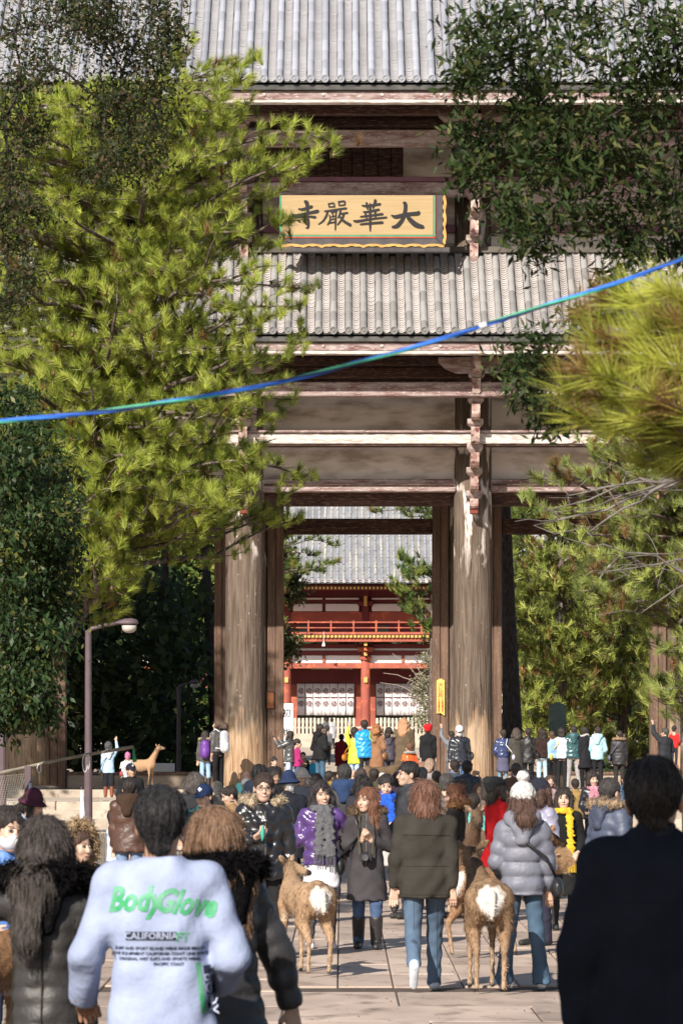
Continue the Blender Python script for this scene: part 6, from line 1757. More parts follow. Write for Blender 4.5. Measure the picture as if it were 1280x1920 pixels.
person('person wearing a navy baseball cap with a white badge, facing the camera', 383, 1475, 172, -12, top=('jacket', (.03,.09,.10), 'cloth'), hat=('cap', (.012,.025,.07), (.75,.78,.85)), hair=('short', HBR2), head=(-12,10,0), low=('trousers', (.03,.03,.035)))
person('man with black hair and tan jacket looking left beside the cap wearer', 432, 1477, 150, -78, top=('jacket', (.30,.19,.10), 'cloth', {'fat': .025}), extra=(('collar', (.02,.03,.05)),), head=(5,18,0), arms=('low','low'), low=('trousers', (.04,.04,.05)))
person('man with spiky black hair and navy jacket behind the smiling man with glasses', 486, 1437, 150, 150, top=('jacket', (.022,.032,.055), 'cloth', {'fat': .03}), extra=(('hood', (.018,.026,.045), 'cloth'),), hair=('spiky', (.012,.011,.012)), low=('trousers', (.03,.03,.04)))
person('smiling young man with glasses in a glossy black puffer jacket with fur hood', 494, 1453, 203, 8, top=('puffer', (.014,.014,.017), 'shiny', {'hem': .74, 'quilt': (.010,.12)}), low=('trousers', (.02,.02,.022), 'cloth'), hair=('short', (.028,.018,.014)), arms=(((.25,.08,-1),(-.55,-.7,.15),(-.4,-.7,.3),.8),((.20,.02,-1),(.1,-.16,-1),(0,-.1,-1),.5)),
    extra=('glasses','smile',('fur', (.50,.40,.28)), ('gloves', (.02,.02,.022), 1), ('held', (.05,.34,.28), -1, (.02,.02,.075), 'green_bottle')), head=(-4,3,2), legs='wide', wide=1.05)
person('laughing woman with long wavy black hair, shiny purple jacket, grey fringed scarf and white skirt', 602, 1467, 193, 6, top=('puffer', (.085,.04,.17), 'shiny', {'hem': .86, 'quilt': (.010,.11), 'fat': .026}), low=('skirt', (.70,.70,.74), 'cloth', (.085,.082,.085), .63), hair=('wavy', (.018,.014,.015), .40), arms=(((.40,.12,-1),(-.75,-.50,.40),(-.5,-.4,.7),1.2),((.62,.30,-.60),(-.30,.25,-.80),(-.2,.1,-1),.6)),
    extra=(f_,'smile',('scarf', (.11,.11,.12), .46), ('gloves', (.03,.40,.48), -1)), head=(8,4,-8), shoes=(.62,.60,.66), legs='step')
person('woman with wavy brown hair in a charcoal coat, camera hung at her waist, hands clasped', 688, 1479, 193, -4, top=('coat', (.055,.050,.054), 'cloth', {'hem': .52, 'fat': .022, 'wr': .006, 'flare': .05}), low=('trousers', (.045,.075,.145), 'denim'), hair=('wavy', (.105,.045,.026), .33), arms=(((.30,.10,-1),(-.70,-.60,.25),(-.4,-.4,.7),1.0),)*2,
    extra=(f_,'boots',('camera',),('fur', (.16,.11,.07)),('bag', (.02,.02,.022), -1, .88)), head=(-34,2,3), shoes=(.028,.024,.024), legs='step')
person('man in a dark olive jacket and blue jeans walking away, brown hair to the collar', 797, 1467, 231, 184, top=('jacket', (.040,.036,.030), 'cloth', {'hem': .76, 'fat': .024, 'wr': .006}), low=('trousers', (.055,.085,.13), 'denim'), hair=('bob', (.10,.048,.032), .11), arms=('back','wide'), legs='walkR', shoes=(.50,.56,.66), skin=SKIN,
    extra=(('collar', (.30,.04,.05)), ('held', (.75,.42,.06), 1, (.022,.022,.028), 'orange_cup')), head=(3,0,0), wide=1.08)
person('woman in a white pompom hat and silver-grey quilted jacket, seen from behind', 979, 1484, 229, 178, top=('puffer', (.155,.16,.20), 'satin', {'hem': .80, 'quilt': (.024,.125), 'wr': .002}), low=('flare', (.045,.078,.12), 'denim'), hair=('bob', HBR2, .12), hat=('pom', (.56,.545,.53)), arms=('wide','low'), shoes=(.6,.6,.6), legs='wide',
    extra=(f_, ('hood', (.19,.195,.24), 'satin'), ('bag', (.018,.018,.02), -1, .86, .02, 'x')), head=(6,0,0), h=1.64)
person('woman in navy beanie, glasses and silvery lilac jacket behind the white pompom hat', 1010, 1468, 190, -50, top=('puffer', (.28,.27,.36), 'shiny', {'quilt': (.006,.10)}), low=('trousers', (.03,.03,.05)), hair=('bob', HBR2, .12), hat=('beanie', (.018,.020,.035)), extra=(f_,'glasses'), head=(-14,4,0), arms=('hang','low'))
person('woman in a long bright red coat and black beret, turned to the right', 932, 1463, 168, 118, top=('coat', (.36,.010,.014), 'cloth', {'hem': .50, 'belt': .03, 'flare': .11, 'fat': .018}), low=('leggings', (.02,.02,.02)), hair=('bob', HB, .12), hat=('beret', (.016,.018,.020)), extra=(f_,'boots'), head=(-8,0,0), arms=('low','hang'))
person('young woman with bangs and long black hair, yellow scarf and long black coat', 1056, 1479, 176, 4, top=('coat', (.016,.016,.016), 'cloth', {'hem': .42}), low=('leggings', (.03,.03,.03)), hair=('long', (.022,.016,.014), .34), extra=(f_,('scarf', (.66,.43,.03), .60)), head=(-10,0,0), arms=('low','low'))
person('man in a slate blue puffer with tan fur hood, glasses, turned right', 1142, 1463, 200, 128, top=('puffer', (.065,.08,.125), 'satin', {'quilt': (.016,.12)}), low=('trousers', (.03,.03,.04)), hair=('short', (.03,.026,.026)), extra=('glasses', ('hood', (.05,.062,.10), 'satin'), ('fur', (.40,.29,.19)), ('held', (.75,.45,.03), 1, (.03,.03,.04), 'yellow_bag')), head=(10,4,0), arms=('bent','low'))
person('child with bangs in a glossy black jacket and pink scarf standing on the steps', 1110, 1453, 112, 2, z=None, top=('puffer', (.03,.025,.035), 'shiny', {'quilt': (.006,.08)}), hair=('bob', HB, .10), extra=(f_,('scarf', (.70,.30,.38), .25)), kid=True, low=('trousers', (.03,.03,.04)), arms=('low','low'))
person('short-haired older woman with a bright blue scarf and beige coat holding something pink', 724, 1455, 160, -4, top=('coat', (.46,.43,.42), 'cloth'), low=('trousers', (.05,.05,.06)), hair=('short', (.018,.016,.016)), extra=(f_,('scarf', (.02,.10,.55), .30), ('held', (.65,.12,.28), -1, (.04,.02,.05), 'pink_pouch')), head=(4,12,0), arms=('bent','bent'), skin=SKIN)
person('tall young man with glasses and dark grey jacket seen in left profile', 766, 1431, 166, -72, top=('jacket', (.040,.042,.050), 'cloth', {'fat': .026}), low=('trousers', (.03,.03,.04)), hair=('short', (.012,.011,.012)), extra=('glasses',), head=(4,2,0), arms=('low','low'))
person('man in a navy brimmed hat and dark suit walking away', 541, 1453, 150, 172, top=('coat', (.016,.018,.026), 'cloth'), hat=('bucket', (.022,.035,.085)), hair=('short', (.30,.30,.30)), low=('trousers', (.02,.02,.03)), wide=1.05)
person('woman in a cream hat with grey jacket behind the navy hat', 566, 1446, 128, 10, z=.3, top=('jacket', (.22,.23,.26), 'cloth'), hat=('bucket', (.62,.55,.48)), hair=('bob', (.35,.33,.31), .10), extra=(f_,), low=('trousers', (.05,.05,.06)))
person('black-haired woman with white collar facing the camera right of the cream hat', 572, 1449, 112, -4, z=.42, top=('coat', (.022,.022,.022), 'cloth'), hair=('bob', HB, .10), extra=(f_,('collar', (.75,.75,.75))), skin=SKIN2, low=('trousers', (.03,.03,.03)))
person('dark-haired woman in black between the two men at the foot of the left pillar', 516, 1446, 116, 4, z=.40, top=('coat', (.018,.018,.02), 'cloth'), hair=('bun', HB), extra=(f_,), skin=(.30,.18,.12), low=('trousers', (.03,.03,.03)))
person('seated young woman in black suit and white blouse below the left pillar', 514, 1420, 87, 12, z=1.2, h=.93, sit=True, top=('jacket', (.02,.02,.022), 'cloth'), hair=('bun', HB), extra=(f_,('collar', (.7,.7,.7))), low=('trousers', (.02,.02,.022), 'cloth'), arms=('low','low'), head=(14,10,0))
person('man with a navy hood over a grey jacket in the middle of the crowd', 645, 1436, 148, 180, top=('jacket', (.062,.062,.066), 'cloth', {'fat': .03}), hair=('short', (.028,.026,.026)), extra=(('hood', (.028,.05,.12), 'cloth'),), low=('trousers', (.04,.04,.05)))
person('person with thick wavy black hair right of the navy hood', 679, 1456, 150, 178, top=('jacket', (.03,.03,.04)), hair=('fluffy', (.014,.012,.013), .09), extra=(f_,), low=('trousers', (.03,.03,.03)))
person('brown-haired person directly above the wavy black hair', 676, 1441, 108, 180, z=.45, top=('jacket', (.04,.035,.045)), hair=('bob', (.045,.03,.028), .10), extra=(f_,), low=('trousers', (.03,.03,.03)))
person('small dark-haired person in a khaki top before the deer', 702, 1453, 112, 178, z=.35, h=1.50, top=('jacket', (.07,.065,.045)), hair=('short', HB), low=('trousers', (.03,.03,.03)))
person('man in a dark blue-grey jacket at the foot of the right pillar', 852, 1427, 112, 172, z=.5, top=('jacket', (.045,.055,.075), 'cloth', {'fat': .03}), hair=('short', HB), low=('trousers', (.04,.04,.05)), extra=(('collar', (.10,.16,.28)),))
person('stooping man in a charcoal puffer right of the blue-grey jacket', 874, 1428, 118, 168, z=.42, top=('puffer', (.035,.042,.055), 'satin'), hair=('short', HB), low=('trousers', (.04,.04,.05)), lean=.1)
person('man with greying hair and brown quilted jacket in front of the right pillar', 838, 1454, 150, 172, top=('puffer', (.085,.058,.050), 'satin', {'quilt': (.008,.12)}), hair=('short', (.040,.036,.036)), low=('trousers', (.04,.04,.05)), wide=1.15)
person('grey-haired person with a blue and white collar behind the man in profile', 790, 1441, 128, 180, z=.35, top=('jacket', (.40,.44,.50)), hair=('short', (.085,.085,.090)), extra=(('collar', (.06,.12,.55)),), low=('trousers', (.04,.04,.05)))
person('woman in a light fur hat and grey coat below the red beret', 806, 1424, 100, 176, z=.5, top=('coat', (.26,.24,.24)), hair=('bob', (.18,.12,.09), .10), extra=(f_,), low=('trousers', (.04,.04,.05)))
person('auburn-haired person partly hidden left of the grey coat', 792, 1430, 96, 180, z=.5, top=('coat', (.34,.30,.28)), hair=('bob', (.14,.075,.05), .12), extra=(f_,), low=('trousers', (.04,.04,.05)))
person('curly auburn-haired woman with a tan fur collar looking left behind the olive jacket', 853, 1502, 165, -100, h=1.50, top=('coat', (.035,.030,.028), 'cloth'), hair=('fluffy', (.105,.045,.025), .08), extra=(f_,('fur', (.42,.22,.11))), head=(0,14,0), low=('leggings', (.02,.02,.02)))
person('child in a turquoise jacket with navy collar near the red coat', 887, 1499, 150, 150, h=1.28, top=('jacket', (.10,.42,.40), 'satin'), hair=('short', HB), extra=(('collar', (.03,.06,.25)),), kid=True, low=('trousers', (.03,.04,.08)))
person('woman in a brown jacket with black hair left of the red coat', 915, 1459, 138, 165, top=('jacket', (.10,.07,.060), 'satin', {'hem': .78}), hair=('long', HB, .16), extra=(f_,), low=('skirt', (.02,.02,.02), 'cloth', (.02,.02,.02), .55))
person('man in brown coat with pale blue collar on the steps behind the red coat', 967, 1433, 118, 178, z=.5, top=('coat', (.125,.078,.052), 'cloth', {'fat': .025}), hair=('short', (.045,.035,.032)), extra=(('collar', (.50,.58,.80)),), low=('trousers', (.04,.04,.05)))
person('black-haired person behind the navy beanie', 997, 1459, 150, 180, top=('jacket', (.02,.02,.025)), hair=('spiky', (.012,.011,.012)), low=('trousers', (.03,.03,.03)))
person('small child in black with a bag strap at the foot of the right pillar', 895, 1462, 84, 180, z=1.2, h=.62, top=('jacket', (.025,.026,.030)), hair=('short', HB), kid=True, low=('trousers', (.03,.03,.03)))
# more of the crowd packed on and before the steps
for a_ in (
 ('grey-capped man in khaki at the foot of the steps below the left door post', 462, 1462, 120, 170, (.12,.10,.07), 'short', (.05,.045,.04), ('cap', (.16,.16,.17))),
 ('woman with a ponytail and wine red coat between navy hat and navy hood', 594, 1452, 118, 185, (.16,.025,.04), 'bob', HB, None),
 ('man in a mustard jacket half hidden right of the wine red coat', 617, 1447, 104, 160, (.30,.19,.05), 'short', HB, None),
 ('bald-headed man in a slate coat below the lime yellow child', 660, 1443, 98, 182, (.10,.11,.14), 'none', HB, None),
 ('girl in a cream knit cap right of the khaki top', 716, 1452, 98, 176, (.20,.14,.16), 'bob', HB, ('beanie', (.55,.50,.42))),
 ('woman in a mauve coat left of the tall man in profile', 744, 1449, 118, 190, (.22,.14,.20), 'long', HB, None),
 ('man in a green parka directly below the right pillar', 818, 1447, 112, 165, (.06,.09,.055), 'short', HB, None),
 ('youth in a steel blue hoodie below the masked man', 864, 1463, 130, 195, (.11,.16,.24), 'spiky', (.02,.016,.014), None),
 ('woman in a rust coat looking toward the camera beside the brown jacket', 898, 1470, 128, 12, (.28,.10,.05), 'long', HBR, None),
 ('person in a charcoal beanie right of the brown coat on the steps', 985, 1446, 104, 178, (.07,.07,.08), 'short', HB, ('beanie', (.05,.05,.055))),
 ('man in an ochre anorak on the steps right of the yellow scarf', 1078, 1462, 108, 172, (.26,.17,.06), 'short', HB, None),
 ('woman in a pale pink coat on the lower steps at right', 1030, 1455, 110, 20, (.48,.32,.33), 'bob', HBR2, None),
 ('old man in a beige cap left of the tan jacket', 408, 1468, 128, 168, (.15,.14,.13), 'short', (.25,.25,.25), ('cap', (.35,.30,.24))),
 ('woman in a teal coat behind the spiky-haired man', 462, 1447, 98, 182, (.03,.12,.13), 'bob', HBR2, None),
 ('man in a denim jacket on the steps right of the slate blue puffer', 1172, 1452, 104, 182, (.07,.11,.18), 'short', HB, None)):
    person(a_[0], a_[1], a_[2], a_[3], a_[4], top=('jacket', a_[5], 'cloth', {'fat': .024}), hair=(a_[6], a_[7]), hat=a_[8], low=('trousers', (.035,.04,.05)), arms=random.choice((('hang','low'),('low','low'),('bent','hang'))), wide=random.uniform(.92,1.06))
# people on the podium and beyond, seen whole
gR = 'visitors standing on the podium right of the right pillar'
def far(label, x, yt, rot, **k):
    k.setdefault('z', 1.39); return person(label, x, yt, 74.2, rot, **k)
far('woman in a fur-collared jacket, jeans and boots carrying a purple backpack', 385, 1371, 180, top=('jacket', (.09,.085,.08), 'cloth', {'hem': .82}), low=('trousers', (.20,.30,.44), 'denim'), hair=('long', HB, .15), shoes=(.025,.02,.02), arms=('wide','wide'), extra=(f_,'boots',('fur', (.42,.34,.25)),('backpack', (.12,.035,.25))))
far('tall youth in grey jacket and black trousers with a white backpack against the left pillar', 409, 1350, 228, top=('jacket', (.085,.080,.078), 'leather', {'hem': .90}), low=('trousers', (.015,.015,.017)), hair=('fluffy', (.05,.032,.022), .04), extra=(('backpack', (.55,.56,.60)),('collar', (.04,.05,.06))), head=(30,0,0))
person('child in pale blue jacket with white hood and tall brown boots, lamp post side', 204, 1396, 75.5, 185, z=1.2, h=1.32, top=('jacket', (.42,.62,.80), 'cloth', {'hem': .78}), low=('shorts', (.02,.02,.025)), hair=('spiky', (.05,.05,.055)), shoes=(.20,.055,.025), kid=True, extra=('boots',('hood', (.70,.74,.78), 'cloth'),('bag', (.05,.05,.06), 1, .82)), arms=('high','hang'))
person('toddler in white and pink with a red bag beside the deer on the podium', 240, 1408, 78, 190, z=1.2, h=1.05, top=('jacket', (.72,.72,.78), 'cloth'), low=('leggings', (.45,.40,.42)), hair=('bun', (.35,.10,.20)), kid=True, extra=(('bag', (.55,.05,.06), 1, .95),('backpack', (.60,.62,.68))))
far('woman raising a camera, silvery black jacket, light jeans, left in the gateway', 543, 1371, 250, top=('puffer', (.075,.075,.08), 'shiny', {'hem': .80, 'quilt': (.004,.1)}), low=('trousers', (.28,.38,.50), 'denim'), hair=('long', HB, .16), arms=('phone','phone'), extra=(f_, ('held', (.03,.03,.03), 1, (.05,.03,.035), 'camera')))
far('girl in a magenta jacket close behind the woman raising a camera', 557, 1392, 110, h=1.22, top=('jacket', (.34,.03,.14), 'cloth'), hair=('short', HB), kid=True, arms=('low','low'))
far('man in a black hooded coat and jeans facing right in the gateway', 600, 1359, 130, top=('jacket', (.018,.018,.02), 'cloth', {'fat': .04, 'hem': .78}), low=('trousers', (.035,.075,.12), 'denim'), hair=('short', HB), extra=(('hood', (.016,.016,.018), 'cloth'),), arms=('bent','bent'))
person('toddler in a silver jacket held up by the man in the black hooded coat', 613, 1352, 74, 180, z=1.39+.62, h=.95, top=('jacket', (.14,.145,.165), 'shiny'), low=('shorts', (.05,.06,.08)), hair=('short', HB), kid=True)
person('dark-clothed woman seated beyond the threshold at left', 568, 1410, 70, 5, z=1.39, h=.97, sit=True, top=('jacket', (.02,.02,.022)), hair=('short', HB), extra=(f_,('scarf', (.25,.20,.12), .2)), low=('trousers', (.02,.02,.02)), arms=('low','low'))
person('small child in a bright blue jacket seated beside the dark-clothed woman', 587, 1412, 70, 20, z=1.39, h=.80, top=('jacket', (.03,.30,.55)), hair=('short', HB), kid=True, low=('trousers', (.03,.05,.10)))
far('child in a lime yellow jacket with an orange bag, arm raised', 664, 1366, 160, h=1.50, top=('jacket', (.66,.78,.05), 'satin', {'hem': .74}), low=('trousers', (.28,.40,.58), 'denim'), hair=('short', HB), kid=True, arms=('hang','high'), extra=(('bag', (.62,.20,.02), 1, .92),))
far('tall youth in a bright blue puffer with a lime green bag', 683, 1351, 200, top=('puffer', (.02,.30,.70), 'shiny', {'hem': .78}), low=('trousers', (.03,.03,.035)), hair=('short', HB), extra=(('bag', (.30,.60,.05), -1, .90),))
far('woman with curly auburn hair in a camel brown hooded coat', 706, 1359, 155, top=('coat', (.26,.135,.075), 'cloth', {'hem': .50, 'fat': .025}), low=('leggings', (.03,.03,.03)), hair=('fluffy', (.20,.085,.035), .08), extra=(f_,('hood', (.28,.15,.085), 'cloth'),('bag', (.30,.16,.07), -1, .88)), arms=('low','bent'))
far('woman in a dark plum quilted vest jacket with fur-trimmed hood', 729, 1365, 182, top=('puffer', (.055,.045,.065), 'satin', {'quilt': (.008,.09)}), low=('trousers', (.06,.06,.07)), hair=('bob', HB, .10), extra=(f_,('hood', (.06,.05,.07), 'satin'),('fur', (.45,.35,.25))))
far('tall woman with voluminous light brown hair in an olive brown coat', 757, 1348, 180, top=('coat', (.115,.085,.055), 'cloth', {'hem': .55, 'fat': .03}), low=('trousers', (.06,.08,.12), 'denim'), hair=('fluffy', (.26,.14,.075), .22), extra=(f_,), wide=1.15)
person('small child in an orange puffer with grey hood before the olive brown coat', 767, 1384, 80, 200, z=1.2, h=1.25, top=('puffer', (.72,.12,.02), 'shiny', {'quilt': (.006,.08), 'hem': .74}), low=('trousers', (.65,.22,.12)), hair=('short', HBR), kid=True, extra=(('fur', (.45,.42,.40)),), arms=('bent','low'))
far('woman in a red beret and long black coat with red buttons', 802, 1360, 172, top=('coat', (.016,.016,.018), 'cloth', {'hem': .40, 'belt': .02}), low=('leggings', (.02,.02,.02)), hair=('short', HB), hat=('beret', (.62,.015,.02)), extra=(f_,))
far('woman in grey with one fist raised close behind the masked man', 846, 1372, 200, top=('jacket', (.17,.18,.20), 'cloth'), low=('trousers', (.10,.11,.13)), hair=('short', HB), arms=('hang','high'), extra=(f_,))
person('masked man in white cap, glossy black jacket and jeans before the right pillar', 861, 1366, 77, 12, z=1.2, h=1.74, top=('puffer', (.022,.025,.035), 'shiny', {'hem': .84}), low=('trousers', (.03,.08,.18), 'denim'), hair=('short', HB), hat=('cap', (.68,.70,.76)), extra=('mask',('bag', (.03,.03,.03), 1, 1.0)), arms=('wide','wide'))
far('woman in a shiny navy jacket with white shoulder strap and plaid skirt', 942, 1369, 184, top=('puffer', (.03,.045,.13), 'shiny', {'hem': .92, 'quilt': (.006,.08)}), low=('skirt', (.10,.10,.16), 'cloth', (.16,.26,.34), .52), hair=('bun', HB), extra=(f_,('bag', (.55,.55,.66), -1, .92, .05, (.75,.75,.78))), arms=('low','low'), group=None)
far('person in a long drab green coat with dark wavy hair', 967, 1366, 195, top=('coat', (.060,.055,.048), 'cloth', {'hem': .55}), low=('leggings', (.03,.03,.03)), hair=('fluffy', (.04,.028,.024), .12), extra=(f_,), arms=('bent','low'))
far('person in all black with a black shoulder bag', 989, 1366, 175, top=('coat', (.014,.014,.015), 'leather', {'hem': .72}), low=('trousers', (.014,.014,.016)), hair=('short', HB), extra=(('bag', (.02,.02,.02), -1, .95),))
far('woman in a brown fur waistcoat with long dark hair and pale jeans', 1016, 1367, 182, top=('jacket', (.055,.035,.03), 'fur', {'hem': .88, 'fat': .035}), low=('trousers', (.26,.38,.46), 'denim'), hair=('wavy', HB, .28), extra=(f_,'boots'), shoes=(.03,.025,.02))
far('person in a sky blue jacket over an orange hem', 1034, 1372, 190, top=('jacket', (.25,.42,.66), 'satin', {'hem': .90}), low=('trousers', (.015,.015,.017)), hair=('short', HBR2), arms=('bent','low'))
far('person in a white jacket and black trousers', 1052, 1365, 172, top=('jacket', (.68,.72,.84), 'satin', {'hem': .86}), low=('trousers', (.02,.02,.022)), hair=('bob', HB, .08), extra=(f_,('bag', (.65,.50,.10), 1, .90)))
far('man in a dark teal quilted jacket and light grey trousers', 1074, 1362, 183, top=('puffer', (.025,.085,.095), 'shiny', {'hem': .84, 'quilt': (.012,.10)}), low=('trousers', (.33,.31,.31), 'cloth'), hair=('short', HB), extra=(('hood', (.03,.09,.10), 'satin'),), shoes=(.22,.18,.14), legs='wide', arms=('low','low'), wide=1.05)
far('woman in a black coat looking up right, light scarf', 1096, 1363, 215, top=('coat', (.018,.018,.022)), low=('trousers', (.015,.015,.017)), hair=('bob', HB, .08), extra=(f_,('scarf', (.5,.5,.5), .2)), head=(-30,-15,0))
far('woman in a pale aqua jacket and black trousers', 1119, 1364, 176, top=('jacket', (.38,.60,.66), 'cloth', {'hem': .82, 'fat': .03}), low=('trousers', (.02,.02,.024)), hair=('bun', HB), extra=(f_,('hood', (.38,.60,.66), 'cloth')), arms=('low','pocket'))
far('person in a dark padded coat with tan hood and grey waist bag', 1160, 1371, 178, top=('puffer', (.028,.026,.030), 'satin', {'hem': .72}), low=('trousers', (.035,.032,.032)), hair=('short', HB), extra=(('fur', (.36,.24,.15)),('bag', (.10,.10,.13), 1, .92)))
person('girl in a bright red jacket beyond the threshold, hair ties on top', 1213, 1389, 66, 8, z=1.30, h=1.10, top=('jacket', (.62,.03,.03), 'satin'), hair=('long', HB, .15), extra=(f_,), kid=True, low=('trousers', (.03,.03,.04)), arms=('low','low'))
far('man in a black jacket holding up a child, beside the right edge post', 1246, 1366, 215, top=('jacket', (.030,.032,.038), 'cloth', {'fat': .03}), low=('trousers', (.13,.115,.10)), hair=('short', (.04,.036,.034)), arms=('bent','high'))
person('child in red held by the man in the black jacket at the right edge', 1263, 1362, 73, 150, z=1.39+.58, h=1.0, top=('jacket', (.58,.03,.03), 'cloth'), low=('trousers', (.03,.03,.05)), shoes=(.75,.30,.45), hair=('short', HB), kid=True, arms=('low','reach'))
# a few small figures by the far fence and path
for (x, yt, c, lab) in ((612,1350,(.10,.10,.11),'far visitor in grey by the picket fence'), (640,1405,(.35,.03,.04),'far visitor in red on the sandy path'), (655,1410,(.03,.03,.04),'far visitor in black on the sandy path, left'), (720,1412,(.05,.06,.10),'far visitor in navy on the sandy path'), (622,1385,(.40,.40,.42),'far visitor in pale clothes near the fence')):
    Yf = 200 if yt < 1400 else 130
    person(lab, x, yt, F/Yf, 180, z=gz(Yf), h=1.6, top=('coat', c), low=('trousers', (.03,.03,.04)), hair=('short', HB))
print('HEIGHTS', [p for p in PLOG if p[0] < 1.3 or p[0] > 1.85])

# printed lettering on the sweatshirt, wrapped on the cloth
shirt = [c for c in sw.children if c.name.startswith('shirt')][0]
bv = BVHTree.FromPolygons([v.co[:] for v in shirt.data.vertices], [p.vertices[:] for p in shirt.data.polygons])
green = mat('green_print', (.03,.27,.10), (.16,.38,.26), .7, 14); navy = mat('navy_print', (.02,.025,.05), None, .7, 8)
def print_on(name, body, size, x, z, m, shear=0, spin=0, sy=1.0, off=.0, space=1.0, align='CENTER', box=None):
    """x to the right as seen from behind, z up, in metres on the shirt back"""
    if box is None:
        c = bpy.data.curves.new(name, 'FONT'); c.body = body; c.size = size; c.shear = shear; c.offset = off; c.align_x = align; c.align_y = 'CENTER'; c.resolution_u = 2; c.space_character = space
        t = bpy.data.objects.new('tmp', c); COL.objects.link(t); dg = bpy.context.evaluated_depsgraph_get(); dg.update()
        me = bpy.data.meshes.new_from_object(t.evaluated_get(dg)); bpy.data.objects.remove(t); bpy.data.curves.remove(c)
    else:
        w_, h_ = box; n_ = 12; V = [(-w_/2+w_*i/n_, -h_/2+h_*j/4, 0) for j in range(5) for i in range(n_+1)]
        me = mesh_np(name, V, [(j*(n_+1)+i, j*(n_+1)+i+1, (j+1)*(n_+1)+i+1, (j+1)*(n_+1)+i) for j in range(4) for i in range(n_)])
    import bmesh
    b = bmesh.new(); b.from_mesh(me)
    bmesh.ops.triangulate(b, faces=b.faces[:])
    for _ in range(2):
        es = [e for e in b.edges if e.calc_length() > .012]
        if es: bmesh.ops.subdivide_edges(b, edges=es, cuts=1); bmesh.ops.triangulate(b, faces=b.faces[:])
    cs, sn = math.cos(spin), math.sin(spin)
    for v in b.verts:
        u, w_ = v.co.x, v.co.y*sy; u, w_ = u*cs-w_*sn, u*sn+w_*cs
        X_, Z_ = -(x+u), z+w_
        hit = bv.ray_cast(Vector((X_, 1.0, Z_)), Vector((0, -1, 0)))
        y_ = hit[0].y if hit[0] else .1
        v.co = (X_, y_ + (.0025 if m is not navy or box is None else .0018), Z_)
    b.to_mesh(me); b.free()
    return link(name, me, m, shirt)
def seam(o, pts, m, w=.004, back=True, lift=.002):
    b_ = BVHTree.FromPolygons([v.co[:] for v in o.data.vertices], [p.vertices[:] for p in o.data.polygons]); Q_ = []
    for (x0_, z0_), (x1_, z1_) in zip(pts[:-1], pts[1:]):
        for t_ in np.linspace(0, 1, 10, endpoint=False): Q_.append((x0_+(x1_-x0_)*t_, z0_+(z1_-z0_)*t_))
    Q_.append(pts[-1]); P_ = []
    for x_, z_ in Q_:
        hit = b_.ray_cast(Vector((x_, 1.0 if back else -1.0, z_)), Vector((0, -1 if back else 1, 0)))
        if hit[0]: P_.append(hit[0] + Vector((0, lift if back else -lift, 0)))
    if len(P_) > 2: MB().tube(P_, w/2, 4).build('seam', m, o)
def part_of(lab, nm):
    r_ = [o for o in bpy.data.objects if o.get('label', '').startswith(lab)][0]; return [c for c in r_.children if c.name.startswith(nm)][0]

dkseam = fab((.028,.026,.020), 'cloth')
ol = part_of('man in a dark olive jacket', 'jacket')
seam(ol, [(-.19,1.27),(.19,1.275)], dkseam, .006); seam(ol, [(-.20,.79),(.20,.79)], dkseam, .004)
seam(ol, [(-.19,1.02),(.19,1.02)], dkseam, .004)
bk = part_of('large dark-haired man', 'coat'); seam(bk, [(-.20,1.33),(.20,1.33)], fab((.016,.018,.027), 'cloth'), .005); seam(bk, [(0,1.33),(.005,.55)], fab((.016,.018,.027), 'cloth'), .005)
sm2 = fab((.25,.28,.38), 'cloth'); seam(shirt, [(-.18,.835),(.18,.835)], sm2, .004); 
jn = part_of('man in a dark olive jacket', 'trousers'); seam(jn, [(-.10,.78),(-.105,.5),(-.11,.2)], fab((.03,.05,.08), 'denim'), .004); seam(jn, [(.10,.78),(.10,.6),(.10,.5)], fab((.03,.05,.08), 'denim'), .004)
for lab in ('smiling young man', 'woman with wavy brown hair in a charcoal'):
    o_ = part_of(lab, 'jacket' if 'smiling' in lab else 'coat'); seam(o_, [(.0,1.38),(.0,.8)], fab((.25,.22,.18), 'plain'), .006, False, .003)
lq = part_of('straight-haired woman in a long black', 'coat'); seam(lq, [(0,1.2),(0,.6)], dkseam, .008); seam(lq, [(-.12,1.2),(-.13,.6)], dkseam, .008); seam(lq, [(.12,1.2),(.13,.6)], dkseam, .008)
print_on('lettering', 'Body', .092, -.095, 1.305, green, .35, .03, 1.35, .0035)
print_on('lettering', 'Glove', .090, .092, 1.292, green, .35, -.12, 1.35, .0035)
print_on('print_block', '', 0, -.030, 1.175, navy, box=(.185, .032))
print_on('lettering', 'CALIFORNIA', .034, -.030, 1.175, fab((.38,.42,.56), 'plain'), off=.0006).location.y = .002
print_on('lettering', 'FT', .046, .085, 1.170, green, off=.001)
for i, t in enumerate(('SURF AND SPORT ISLAND WEAR MADE BEACH', 'DIVE EQUIPMENT CALIFORNIA COAST LINE SINCE', 'ORIGINAL WET SUITS AND SPORTS WEAR', 'PACIFIC COAST')):
    print_on('lettering', t, .0155, .0+.035*(i == 3), 1.130-.019*i, navy, off=.0006)
print_on('print_block', '', 0, .150, .985, green, spin=-1.45, box=(.185, .018))
print_on('print_block', '', 0, .180, .985, navy, spin=-1.45, box=(.165, .026))
print_on('lettering', 'BODY', .055, .185, .965, fab((.38,.42,.56), 'plain'), spin=-1.45, off=.001).location.y = .002
